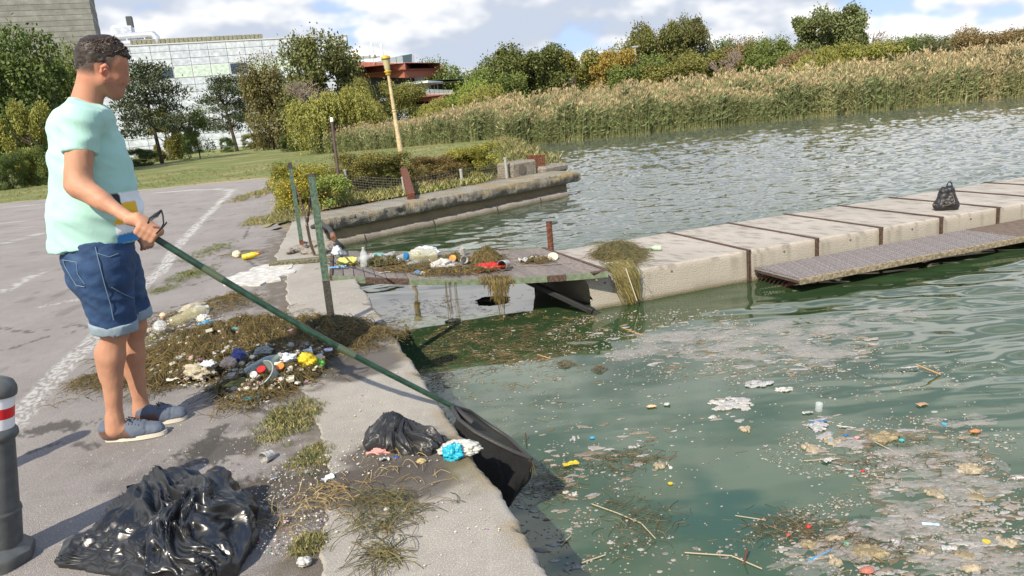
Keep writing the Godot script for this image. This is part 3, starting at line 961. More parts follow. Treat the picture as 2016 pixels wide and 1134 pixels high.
func build_white_building() -> void:
	var a := Vector3(-55.639, 14.937, -109)
	var e := Vector3(-21.597, 15.085, -123.3)
	var top := 15.05
	a.y = 0; e.y = 0
	var L := (e - a).length()
	var u := (e - a) / L
	var w := Vector3(-u.z, 0, u.x)          # towards the camera
	var bas := Basis(u, Vector3.UP, w)
	var t := thing("white_panel_building", "large white panel-clad building with a band of pale green and dark windows", "building", a)
	var b := Buf.new()
	b.box(Transform3D(bas, u * L * 0.5 - w * 15.2 + Vector3.UP * (top * 0.5 - 0.1)), Vector3(L, top - 0.2, 30.0))
	obj("core_wall", b, mat("panel_joint", Color(0.34, 0.36, 0.40), 0.7), t)
	var white := [mat("white_panel", Color(0.66, 0.73, 0.84), 0.3, {"tex": "soft", "scale": 0.2}), mat("white_panel_b", Color(0.70, 0.77, 0.87), 0.3, {"tex": "soft", "scale": 0.2})]
	var pale := mat("pale_green_window", Color(0.68, 0.84, 0.76), 0.25, {"tex": "soft", "scale": 0.3})
	var dark := mat("dark_window", Color(0.13, 0.20, 0.30), 0.08, {"tex": "rough", "scale": 0.3})
	var frame := mat("window_frame", Color(0.55, 0.58, 0.62), 0.4)
	var cw := 2.53
	var n := int(L / cw)
	var start := L - n * cw
	var y := top
	var row := 0
	var box := {}
	while y > 0.3:
		var h := 1.68 if row == 3 else minf(1.0, y)
		for k in range(-1, n):
			var x0: float = maxf(start + k * cw, 0.0)
			var wd: float = start + (k + 1) * cw - x0
			if wd < 0.2: continue
			var key := "%.2f_%.2f" % [wd, h]
			if not box.has(key):
				b = Buf.new()
				b.box(Transform3D.IDENTITY, Vector3(wd - 0.045, h - 0.045, 0.12), 0.02)
				box[key] = b.mesh()
			var o: MeshInstance3D
			var at := Transform3D(bas, u * (x0 + wd * 0.5) + w * 0.0 + Vector3.UP * (y - h * 0.5))
			if row == 3:
				var is_dark := (n - k) % 4 == 3
				o = obj("window", box[key], frame, t)
				b = Buf.new()
				b.box(xf(Vector3(0, 0, 0.07)), Vector3(wd - 0.22, h - 0.2, 0.03))
				obj("pane", b, dark if is_dark else pale, o)
			else:
				o = obj("panel", box[key], white[rng.randi() % 2], t)
			o.transform = at
		y -= h
		row += 1
	b = Buf.new()
	b.box(Transform3D(bas, u * L * 0.5 - w * 0.3 + Vector3.UP * (top + 0.05)), Vector3(L + 0.1, 0.16, 0.9))
	obj("roof_edge", b, mat("roof_edge", Color(0.5, 0.52, 0.55), 0.5), t)
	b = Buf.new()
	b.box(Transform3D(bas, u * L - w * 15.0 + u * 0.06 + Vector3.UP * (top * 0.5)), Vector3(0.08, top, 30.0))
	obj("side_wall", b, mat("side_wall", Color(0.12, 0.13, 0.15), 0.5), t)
	# slanting dark seam where the ramp meets the wall
	b = Buf.new()
	b.box(along(u * (L - 28.5) + w * 0.09 + Vector3.UP * 7.2, u * (L - 17.5) + w * 0.09 + Vector3.UP * 4.3), Vector3(0.10, 0.14, 11.4))
	obj("ramp_edge", b, mats.panel_joint, t)
	b = Buf.new()
	b.box(Transform3D(bas, u * (L - 26) + w * 0.1 + Vector3.UP * 1.3), Vector3(2.4, 2.6, 0.1))
	obj("door", b, dark, t)
	# roof parapet box of pale corrugated sheet, ribs apart
	b = Buf.new()
	b.box(Transform3D(bas, u * (L - 21.0) - w * 6.0 + Vector3.UP * (top + 0.75)), Vector3(18.5, 1.25, 2.0))
	obj("roof_screen", b, mat("roof_screen", Color(0.42, 0.42, 0.30), 0.8, {"tex": "rust", "scale": 0.4}), t)
	for k in 30:
		b = Buf.new()
		b.box(Transform3D(bas, u * (L - 30.1 + 0.63 * k) - w * 4.96 + Vector3.UP * (top + 0.75)), Vector3(0.10, 1.2, 0.1))
		obj("rib", b, mats.roof_screen, t)
	b = Buf.new()
	b.box(Transform3D(bas, u * (L - 4.2) - w * 3.0 + Vector3.UP * (top + 0.7)), Vector3(0.5, 1.2, 0.5), 0.05)
	obj("roof_vent", b, mats.roof_edge, t)
	# silver ducts on the roof
	var duct := thing("roof_ducts", "shiny silver ventilation ducts curving over the white building roof beside the tower", "duct", Vector3.ZERO)
	var silver := mat("silver", Color(0.62, 0.64, 0.68), 0.3, {"metal": 0.7})
	b = Buf.new()
	b.tube(PackedVector3Array([Vector3(-57.384, 17.731, -122), Vector3(-53.406, 17.473, -120), Vector3(-49.753, 17.211, -118.5), Vector3(-48.664, 17.064, -118), Vector3(-48.353, 16.751, -118), Vector3(-48.461, 15.833, -118)]), 0.55, 12)
	obj("upper_duct", b, silver, duct)
	b = Buf.new()
	b.tube(PackedVector3Array([Vector3(-57.129, 16.592, -121), Vector3(-54.147, 16.411, -119.5), Vector3(-51.631, 16.319, -118.6), Vector3(-50.504, 16.092, -118), Vector3(-49.885, 15.821, -118)]), 0.45, 12)
	obj("lower_duct", b, silver, duct)
	for q in [[Vector3(-53.02, 17.057, -119), Vector3(-53.048, 16.196, -119)], [Vector3(-49.98, 16.829, -118), Vector3(-50.032, 15.835, -118)], [Vector3(-54.761, 17.163, -120), Vector3(-54.867, 16.302, -120)]]:
		b = Buf.new()
		b.tube(PackedVector3Array(q), 0.1, 6)
		obj("support", b, mats.roof_edge, duct)
	var fan := thing("roof_fan_unit", "white fan unit with a dark chimney box on the roof by the tower", "ventilator", Vector3(-55.217, 17.863, -124))
	b = Buf.new()
	b.box(xf(Vector3(-0.4, 0.9, 0), 0.3), Vector3(3.2, 1.7, 2.0), 0.3)
	obj("housing", b, white[0], fan)
	b = Buf.new()
	b.box(xf(Vector3(0.9, 2.2, 0), 0.3), Vector3(0.9, 1.6, 0.9), 0.08)
	obj("chimney_box", b, mat("dark_grey", Color(0.05, 0.055, 0.06), 0.6), fan)

func build_tower() -> void:
	var c := Vector3(-67.53, 25.821, -140)
	c.y = 0
	var u := Vector3(-21.597, 15.085, -123.3) - Vector3(-55.639, 14.937, -109)
	u.y = 0; u = u.normalized()
	var w := Vector3(-u.z, 0, u.x)
	var bas := Basis(u, Vector3.UP, w)
	var t := thing("concrete_tower", "massive grey concrete tower with fine horizontal joints above the trees", "building", c)
	var m := [mat("tower_grey", Color(0.27, 0.275, 0.25), 0.9, {"tex": "soft", "scale": 0.08, "bump": "rough", "bh": 3.0}), mat("tower_grey_b", Color(0.25, 0.258, 0.235), 0.9, {"tex": "soft", "scale": 0.08})]
	var b := Buf.new()
	b.box(Transform3D(bas, -u * 20.0 - w * 8.0 + Vector3.UP * 16.0), Vector3(39.9, 32.0, 15.9))
	obj("core", b, mat("tower_joint", Color(0.17, 0.175, 0.16), 0.9), t)
	for k in 36:
		b = Buf.new()
		b.box(Transform3D(bas, -u * 20.0 - w * 8.0 + Vector3.UP * (0.5 + 0.9 * k)), Vector3(40.0 + 0.06 * (k % 3), 0.84, 16.0), 0.03)
		obj("concrete_course", b, m[(k * 7) % 3 % 2], t)

func slab(pts: PackedVector3Array, drop: float, back: float) -> Buf:     # an upright band through the top points, with depth
	var b := Buf.new()
	for k in pts.size() - 1:
		var p := pts[k]; var q := pts[k + 1]
		var w := Vector3(-(q - p).z, 0, (q - p).x).normalized() * back
		var d := Vector3.DOWN * drop
		b.quad(p + d, q + d, q, p)
		b.quad(p, q, q - w, p - w)
		b.quad(p + d - w, q + d - w, q + d, p + d)
		b.quad(p - w, q - w, q + d - w, p + d - w)
		if k == 0: b.quad(p + d - w, p + d, p, p - w)
		if k == pts.size() - 2: b.quad(q + d, q + d - w, q - w, q)
	return b

func build_restaurant() -> void:
	var t := thing("terrace_restaurant", "restaurant with a jutting brick-red roof terrace and dark glass below", "building", Vector3.ZERO)
	var red := mat("red_cladding", Color(0.36, 0.125, 0.085), 0.7, {"tex": "soft", "scale": 0.3})
	var glass := mat("glass_dark", Color(0.05, 0.08, 0.10), 0.06)
	var pane := mat("glass_clear", Color(0.75, 0.9, 0.95, 0.25), 0.06)
	var dark := mat("void_dark", Color(0.018, 0.022, 0.03), 0.5)
	var l1 := PackedVector3Array([Vector3(-14.814, 8.25, -88), Vector3(-8.992, 7.357, -84), Vector3(-8.963, 7.613, -90)])
	obj("terrace_band", slab(l1, 0.68, 6.0), red, t)
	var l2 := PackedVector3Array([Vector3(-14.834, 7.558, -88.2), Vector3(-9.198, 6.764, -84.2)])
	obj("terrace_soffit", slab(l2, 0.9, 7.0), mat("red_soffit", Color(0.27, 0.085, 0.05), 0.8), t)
	obj("lower_storey", slab(PackedVector3Array([Vector3(-15.142, 7.19, -89), Vector3(-9.634, 6.847, -88)]), 2.8, 8.0), dark, t)
	for k in 6:
		var x := 775.0 + 6.4 * k
		var p := Vector3(-11.064, 7.39, -89.5).lerp(Vector3(-9.017, 7.145, -90.5), k / 5.0)
		var b := Buf.new()
		b.box(xf(p + Vector3.DOWN * 0.75), Vector3(0.34, 1.7, 0.05))
		obj("window", b, glass, t)
		b = Buf.new()
		b.box(xf(p + Vector3(0.19, -0.75, 0.04)), Vector3(0.04, 1.7, 0.05))
		obj("mullion", b, mat("steel_grey", Color(0.35, 0.37, 0.38), 0.4, {"metal": 0.4}), t)
	# glass wedge of the upper storey and the glass balustrade
	var b := Buf.new()
	var g := PackedVector3Array([Vector3(-12.872, 8.196, -90), Vector3(-8.94, 7.727, -91), Vector3(-8.81, 8.779, -91), Vector3(-11.159, 8.57, -90.5)])
	b.quad(g[0], g[1], g[2], g[3])
	var dz := Vector3(0, 0, -3.0)
	b.quad(g[3], g[2], g[2] + dz, g[3] + dz)
	b.quad(g[1], g[1] + dz, g[2] + dz, g[2])
	obj("glass_wedge", b, glass, t)
	for k in 7:
		var p := Vector3(-14.543, 8.171, -88).lerp(Vector3(-9.105, 7.316, -84), k / 7.0)
		var q := Vector3(-14.543, 8.171, -88).lerp(Vector3(-9.105, 7.316, -84), (k + 0.92) / 7.0)
		b = Buf.new()
		b.quad(p, q, q + Vector3.UP * 0.75, p + Vector3.UP * 0.75)
		obj("balustrade_pane", b, pane, t)
	for k in 8:
		b = Buf.new()
		var p := Vector3(-10.323, 6.113, -86).lerp(Vector3(-8.776, 6.003, -88), k / 7.0)
		b.box(xf(p + Vector3.UP * 0.3), Vector3(0.05, 0.8, 0.05))
		obj("railing_bar", b, mats.steel_grey, t)
	# closed and open parasols on the terrace
	var cream := mat("cream_canvas", Color(0.72, 0.66, 0.55), 0.8)
	for k in 3:
		var at: Vector3 = [Vector3(-14.776, 8.583, -89), Vector3(-14.187, 8.705, -90), Vector3(-13.554, 8.602, -91)][k]
		var u := thing("terrace_parasol", ["cream open parasol at the tree side of the red terrace", "cream open parasol in the middle of the red terrace", "cream open parasol next to the closed white parasol"][k], "parasol", at, 0.0, "open parasols on the roof terrace")
		b = Buf.new()
		b.lathe(xf(Vector3(0, 0.2, 0)), [Vector2(1.5, 0.0), Vector2(1.45, 0.12), Vector2(0.6, 0.5), Vector2(0.0, 0.75)], 8)
		obj("canopy", b, cream, u)
		b = Buf.new()
		b.tube(PackedVector3Array([Vector3(0, -1.2, 0), Vector3(0, 0.8, 0)]), 0.04, 6)
		obj("pole", b, mats.steel_grey, u)
	for k in 2:
		var at: Vector3 = [Vector3(-12.551, 8.074, -86), Vector3(-11.396, 7.798, -85)][k]
		var u := thing("closed_parasol", ["closed white parasol standing by the open cream ones", "closed white parasol standing behind the yellow lamp head"][k], "parasol", at, 0.0, "closed parasols on the roof terrace")
		b = Buf.new()
		b.lathe(xf(Vector3.ZERO), [Vector2(0.12, 0.3), Vector2(0.22, 0.5), Vector2(0.125, 1.2), Vector2(0.08, 1.5), Vector2(0.14, 1.65), Vector2(0.0, 1.9)], 8)
		obj("folded_canopy", b, mat("white_canvas", Color(0.78, 0.77, 0.75), 0.8), u)
		b = Buf.new()
		b.tube(PackedVector3Array([Vector3(0, -0.4, 0), Vector3(0, 0.5, 0)]), 0.04, 6)
		obj("pole", b, mats.steel_grey, u)
	# the lower pavilion
	t = thing("glass_pavilion", "low glass pavilion with pale flat roof and railed red-brown deck", "building", Vector3.ZERO)
	obj("roof", slab(PackedVector3Array([Vector3(-8.804, 5.159, -80), Vector3(-6.315, 5.096, -78), Vector3(-4.956, 4.951, -80)]), 0.22, 6.0), mat("pale_roof", Color(0.55, 0.66, 0.68), 0.4), t)
	obj("back_wall", slab(PackedVector3Array([Vector3(-8.836, 5.119, -83), Vector3(-5.271, 4.891, -83)]), 1.1, 4.0), dark, t)
	for k in 9:
		var p := Vector3(-8.311, 4.946, -79.5).lerp(Vector3(-5.176, 4.714, -79.8), k / 9.0)
		b = Buf.new()
		b.box(xf(p + Vector3.DOWN * 0.35), Vector3(0.05, 0.95, 0.05))
		obj("post", b, mats.steel_grey, t)
	obj("deck_band", slab(PackedVector3Array([Vector3(-7.478, 3.792, -76), Vector3(-4.725, 3.443, -74), Vector3(-3.791, 3.326, -77)]), 0.62, 7.0), mat("red_deck", Color(0.22, 0.085, 0.07), 0.75), t)
	for k in 8:
		var p := Vector3(-7.381, 3.783, -76).lerp(Vector3(-3.814, 3.297, -75.5), k / 8.0)
		var q := Vector3(-7.381, 3.783, -76).lerp(Vector3(-3.814, 3.297, -75.5), (k + 0.93) / 8.0)
		b = Buf.new()
		b.quad(p, q, q + Vector3.UP * 0.55, p + Vector3.UP * 0.55)
		obj("rail_pane", b, pane, t)
	for k in 5:
		b = Buf.new()
		var p := Vector3(-7.265, 3.11, -76.5).lerp(Vector3(-4.169, 2.821, -76.5), k / 4.0)
		b.tube(PackedVector3Array([Vector3(p.x, 0, p.z), p + Vector3.UP * 0.3]), 0.09, 8)
		obj("pier", b, dark, t)

func build_lamp() -> void:
	var base := Vector3(-2.574, 0.216, -20.6)
	var top := Vector3(-2.685, 3.045, -20.6)
	base.y -= 0.3
	var ax := (top - base).normalized()
	var s := ax.cross(Vector3.BACK).normalized()
	var L := (top - base).length()
	var t := thing("street_lamp", "leaning cream lamp post with a yellow bell-shaped lamp head by the hedge", "lamp post", base)
	t.basis = Basis(s, ax, s.cross(ax)).orthonormalized()
	if t.basis.determinant() < 0: t.basis = Basis(-s, ax, ax.cross(s))
	var cream := mat("cream_paint", Color(0.66, 0.53, 0.31), 0.55, {"tex": "soft", "scale": 1.2})
	var yel := mat("yellow_paint", Color(0.62, 0.43, 0.04), 0.5, {"tex": "soft", "scale": 1.5})
	var b := Buf.new()
	b.lathe(xf(Vector3.ZERO), [Vector2(0.072, 0), Vector2(0.066, 0.9), Vector2(0.050, 1.6), Vector2(0.036, L - 0.45)], 18)
	obj("shaft", b, cream, t)
	for y in [0.32, 0.95, 1.75]:
		b = Buf.new()
		b.lathe(xf(Vector3(0, y, 0)), [Vector2(0.07, -0.03), Vector2(0.080 - 0.014 * y, -0.025), Vector2(0.085 - 0.014 * y, 0.0), Vector2(0.080 - 0.014 * y, 0.025), Vector2(0.07, 0.03)], 18)
		obj("collar", b, cream, t)
	b = Buf.new()
	b.lathe(xf(Vector3(0, L - 0.48, 0)), [Vector2(0.06, 0), Vector2(0.072, 0.02), Vector2(0.06, 0.05), Vector2(0.1, 0.08), Vector2(0.085, 0.11)], 18)
	obj("neck_ring", b, yel, t)
	b = Buf.new()
	b.lathe(xf(Vector3(0, L - 0.37, 0)), [Vector2(0.06, 0), Vector2(0.075, 0.06), Vector2(0.08, 0.14), Vector2(0.095, 0.26), Vector2(0.10, 0.30)], 20)
	obj("lamp_glass", b, mat("lamp_glass", Color(0.40, 0.36, 0.20), 0.4), t)
	b = Buf.new()
	b.lathe(xf(Vector3(0, L - 0.08, 0)), [Vector2(0.0, -0.005), Vector2(0.125, 0.0), Vector2(0.125, 0.012), Vector2(0.125, 0.012), Vector2(0.12, 0.06), Vector2(0.05, 0.09), Vector2(0.0, 0.10)], 20)
	obj("lamp_cap", b, yel, t)
	# the leaning brown pole with a pale tip
	t = thing("leaning_pole", "thin leaning brown pole with a pale tip beside the willow", "pole", Vector3.ZERO)
	b = Buf.new()
	b.tube(PackedVector3Array([Vector3(-3.054, 0.174, -14.5), Vector3(-3.169, 1.476, -15.2)]), 0.03, 8)
	obj("shaft", b, mat("brown_pole", Color(0.10, 0.055, 0.045), 0.7, {"tex": "rust", "scale": 3.0}), t)
	b = Buf.new()
	b.tube(PackedVector3Array([Vector3(-3.169, 1.476, -15.2), Vector3(-3.17, 1.554, -15.22)]), 0.033, 8)
	obj("tip", b, mat("white_paint", Color(0.75, 0.74, 0.72), 0.6), t)

func build_far_things() -> void:
	# far poles above the reeds
	var spec := [["far_mast", "thin grey mast rising from the reeds beside the yellow autumn tree", Vector3(11.352, 2.339, -62), Vector3(11.363, 5.344, -62), 0.07], ["far_mast", "tall thin pale mast in front of the bare tree over the reeds", Vector3(35.125, 4.074, -75), Vector3(35.01, 6.068, -75), 0.05]]
	for s in spec:
		var t := thing(s[0], s[1], "mast", Vector3.ZERO)
		var p: Vector3 = s[2]
		var b := Buf.new()
		b.tube(PackedVector3Array([Vector3(p.x, 0, p.z), s[3]]), s[4], 6)
		obj("shaft", b, mats.steel_grey, t)
		b = Buf.new()
		b.box(xf(s[3]), Vector3(0.5, 0.12, 0.2))
		obj("lamp_arm", b, mats.steel_grey, t)
	for k in 2:
		var at: Vector3 = [Vector3(82.37, 7.56, -220), Vector3(-0.009, 10.938, -190)][k]
		var t := thing("far_house", ["pale house with a flat roof far off in the gap between the trees", "grey flat roof showing above the trees behind the reeds"][k], "house", Vector3(at.x, 0, at.z))
		var b := Buf.new()
		var h: float = [at.y + 0.4, at.y + 0.8][k]
		b.box(xf(Vector3(0, h * 0.5, 0)), Vector3([7.0, 6.0][k], h, 6.0))
		obj("wall", b, mat("far_wall", Color(0.55, 0.52, 0.50), 0.8), t)
		b = Buf.new()
		b.box(xf(Vector3(0, h + 0.2, 0)), Vector3([7.6, 6.6][k], 0.5, 6.6))
		obj("roof", b, mat("far_roof", Color(0.30, 0.33, 0.38), 0.7), t)
		for j in 3:
			b = Buf.new()
			b.box(xf(Vector3(-2.0 + 2.0 * j, h - 1.6, 3.02)), Vector3(1.0, 1.3, 0.06))
			obj("window", b, mats.glass_dark, t)
	# stone marker in the lawn
	var t := thing("marker_stone", "small pale stone marker standing in the grass before the willow", "stone", Vector3(-13.278, 0, -56.617))
	var b := Buf.new()
	b.box(xf(Vector3(0, 0.17, 0), 0.3), Vector3(0.25, 0.36, 0.18), 0.03)
	obj("stone_block", b, mat("pale_stone", Color(0.45, 0.44, 0.40), 0.9, {"tex": "soft"}), t)
	# red and white stakes along the white building
	for k in 3:
		var s := thing("red_stake", ["short red stake at the foot of the white building, tree side", "short red stake at the foot of the white building, middle", "short red stake at the foot of the white building, willow side"][k], "stake", [Vector3(-55.942, 0, -176.45), Vector3(-55.074, 0, -180.428), Vector3(-49.875, 0, -169.901)][k])
		b = Buf.new()
		b.tube(PackedVector3Array([Vector3.ZERO, Vector3(0, 1.1, 0)]), 0.08, 6)
		obj("shaft", b, mat("red_paint", Color(0.5, 0.03, 0.03), 0.6), s)
		b = Buf.new()
		b.tube(PackedVector3Array([Vector3(0, 0.5, 0), Vector3(0, 0.75, 0)]), 0.085, 6)
		obj("band", b, mats.white_paint, s)

# crowns are built once per kind in a unit size (one high, one wide) and placed many times
func crown_broad(sd: int, lumps: int, leaves: int, size: float, low := 0.22, puff := 1.0) -> Buf:
	var r := RandomNumberGenerator.new()
	r.seed = sd
	var b := Buf.new()
	var cs := []
	for k in lumps:
		var y := r.randf_range(low, 0.92)
		var t := (y - low) / (1.0 - low)
		var rad := 0.46 * sqrt(clampf(1.0 - pow(absf(t - 0.42) / 0.66, 2.2), 0.05, 1.0))
		var a := r.randf() * TAU
		var q := rad * (0.55 + 0.40 * r.randf()) if k % 4 else rad * 0.3
		cs.append([Vector3(cos(a) * q, y, sin(a) * q), r.randf_range(0.07, 0.17) * puff, r.randf_range(0.65, 1.3)])
	for k in leaves:
		var c: Array = cs[r.randi() % lumps]
		var d := Vector3(r.randfn(), r.randfn() * 0.8, r.randfn()).normalized()
		var p: Vector3 = c[0] + d * c[1] * pow(r.randf(), 0.28) * (1.0 if r.randf() < 0.9 else 1.45)
		var tn: float = c[2] * r.randf_range(0.65, 1.35)
		b.col = Color(tn * r.randf_range(0.85, 1.25), tn, tn * r.randf_range(0.7, 1.1))
		var ld := (d * 0.5 + Vector3(r.randfn(), r.randfn() - 0.3, r.randfn()) * 0.6).normalized() * size * r.randf_range(0.7, 1.4)
		b.leaf(p, ld, ld.cross(Vector3(r.randfn(), r.randfn(), r.randfn())).normalized() * size * 0.36)
	return b

func limbs(sd: int, n: int, tall: float, thick: float, spread: float, lean := 0.0) -> Buf:
	var r := RandomNumberGenerator.new()
	r.seed = sd
	var b := Buf.new()
	var top := Vector3(lean, tall, 0.0)
	b.tube(PackedVector3Array([Vector3(0, -0.02, 0), Vector3(lean * 0.2, tall * 0.3, 0.01), Vector3(lean * 0.6, tall * 0.65, -0.01), top]), PackedFloat32Array([thick * 1.2, thick, thick * 0.75, thick * 0.35]), 7)
	for k in n:
		var s := r.randf_range(0.35, 0.95)
		var p := Vector3(lean * s * s, tall * s, 0)
		var a := r.randf() * TAU
		var q := p + Vector3(cos(a) * spread, r.randf_range(0.08, 0.25), sin(a) * spread) * r.randf_range(0.5, 1.1)
		var m := (p + q) * 0.5 + Vector3(0, -0.02, 0)
		b.tube(PackedVector3Array([p, m, q]), PackedFloat32Array([thick * 0.45, thick * 0.3, thick * 0.12]), 5, false)
	return b

func crown_bare(sd: int) -> Buf:
	var r := RandomNumberGenerator.new()
	r.seed = sd
	var b := Buf.new()
	var todo := [[Vector3(0, 0.2, 0), Vector3(0, 1, 0), 0.26, 0.018, 0]]
	while todo.size():
		var q: Array = todo.pop_back()
		var d: Vector3 = q[1]
		var e: Vector3 = q[0] + d * q[2]
		b.tube(PackedVector3Array([q[0], (q[0] + e) * 0.5 + Vector3(r.randfn(), r.randfn(), r.randfn()) * 0.01, e]), PackedFloat32Array([q[3], q[3] * 0.85, q[3] * 0.7]), 4, false)
		if q[4] < 5:
			for k in (4 if q[4] < 2 else 3):
				var nd := (d + Vector3(r.randfn(), r.randfn() * 0.5 + 0.25, r.randfn()) * 0.55).normalized()
				todo.append([q[0] + d * q[2] * r.randf_range(0.6, 1.0), nd, q[2] * r.randf_range(0.6, 0.8), maxf(q[3] * 0.6, 0.0028), q[4] + 1])
	return b

func crown_pine(sd: int) -> Buf:
	var r := RandomNumberGenerator.new()
	r.seed = sd
	var b := Buf.new()
	for k in 46:
		var t := k / 45.0
		var y := 0.30 + 0.66 * t + r.randf_range(-0.03, 0.03)
		var rad := lerpf(0.46, 0.16, t * t) * r.randf_range(0.35, 1.05)
		var a := r.randf() * TAU
		var c := Vector3(cos(a) * rad, y, sin(a) * rad)
		var tone := r.randf_range(0.7, 1.3)
		for j in 185:
			var d := Vector3(r.randfn() * 0.085, r.randfn() * 0.024, r.randfn() * 0.085)
			var tn := tone * r.randf_range(0.6, 1.4)
			b.col = Color(tn, tn, tn)
			var ld := (d.normalized() + Vector3(r.randfn() * 0.4, 0.7, r.randfn() * 0.4)).normalized() * r.randf_range(0.022, 0.042)
			b.leaf(c + d, ld, ld.cross(Vector3(r.randfn(), r.randfn(), r.randfn())).normalized() * 0.009)
	return b

func crown_willow(sd: int) -> Buf:
	var r := RandomNumberGenerator.new()
	r.seed = sd
	var b := Buf.new()
	var lumps := []
	for k in 15:
		var a := r.randf() * TAU
		var q := 0.40 * sqrt(r.randf())
		lumps.append(Vector3(cos(a) * q, 0.94 - 0.9 * q + r.randf_range(-0.18, 0.06), sin(a) * q))
	for k in 1300:
		var c: Vector3 = lumps[r.randi() % 15]
		var p := c + Vector3(r.randfn() * 0.065, r.randfn() * 0.04, r.randfn() * 0.065)
		var out := Vector3(p.x, 0, p.z) * 0.5
		var len := r.randf_range(0.15, 0.55)
		var n := int(len * 44)
		var tone := r.randf_range(0.7, 1.3)
		for j in n:
			var s := j / float(n)
			var q := p + out * 0.35 * sqrt(s) - Vector3.UP * len * s * s * 1.0 + Vector3(r.randfn(), 0, r.randfn()) * 0.006
			if q.y < 0.03: break
			var tn := tone * r.randf_range(0.75, 1.3)
			b.col = Color(tn * r.randf_range(0.9, 1.2), tn, tn * 0.9)
			var ld := (Vector3(r.randfn() * 0.35, -0.9, r.randfn() * 0.35) + out * (1.0 - s)).normalized() * r.randf_range(0.022, 0.04)
			b.leaf(q, ld, ld.cross(Vector3(r.randfn(), 0, r.randfn())).normalized() * 0.0055)
	return b

func leaf_mat(key: String, c: Color) -> StandardMaterial3D:
	return mat(key, c, 0.55, {"vc": true, "back": Color(0.5, 0.55, 0.2), "spec": 0.35})

func reed_clump(sd: int, dry: float) -> Buf:
	var r := RandomNumberGenerator.new()
	r.seed = sd
	var b := Buf.new()
	for k in 11:
		var p := Vector3(r.randfn() * 0.22, 0, r.randfn() * 0.22)
		var h := r.randf_range(1.7, 2.75)
		var bend := Vector3(r.randfn() * 0.16 + 0.12, 0, r.randfn() * 0.16)
		var tip := p + bend + Vector3.UP * h
		var tan := Color(0.42, 0.355, 0.20) * r.randf_range(0.8, 1.2)
		var green := Color(0.170, 0.228, 0.088) * r.randf_range(0.7, 1.3)
		b.col = green.lerp(tan, clampf(dry + r.randf_range(-0.2, 0.5), 0, 1))
		b.tube(PackedVector3Array([p, p + bend * 0.3 + Vector3.UP * h * 0.5, tip]), PackedFloat32Array([0.012, 0.010, 0.006]), 3, false)
		for j in 8:
			var s := r.randf_range(0.15, 0.95)
			var q := p.lerp(tip, s) - bend * s * (1.0 - s)
			b.col = green.lerp(tan, clampf(dry * (0.3 + s) + r.randf_range(-0.25, 0.25), 0, 1))
			var a := r.randf() * TAU
			var d := Vector3(cos(a) * 0.8 + 0.14, r.randf_range(0.1, 0.9), sin(a) * 0.8) * r.randf_range(0.28, 0.55)
			b.leaf(q, d, d.cross(Vector3.UP).normalized() * r.randf_range(0.012, 0.024))
		if r.randf() < 0.35 + 0.5 * dry:
			b.col = Color(0.38, 0.31, 0.19) * r.randf_range(0.7, 1.2)
			for j in 3:
				var d := Vector3(r.randfn() * 0.08 + 0.10, 0.26, r.randfn() * 0.08)
				b.leaf(tip - d * 0.3, d, d.cross(Vector3(r.randfn(), 0, r.randfn())).normalized() * 0.035)
	return b

func grass_tuft(sd: int, blades: int, h: float, spread: float, wide := 0.004) -> Buf:
	var r := RandomNumberGenerator.new()
	r.seed = sd
	var b := Buf.new()
	for k in blades:
		var p := Vector3(r.randfn() * spread, 0, r.randfn() * spread)
		var d := Vector3(r.randfn() * 0.5, 1.0, r.randfn() * 0.5) * h * r.randf_range(0.5, 1.2)
		var tn := r.randf_range(0.65, 1.35)
		b.col = Color(tn, tn, tn)
		b.leaf(p, d, d.cross(Vector3(r.randfn(), 0, r.randfn())).normalized() * wide)
	return b

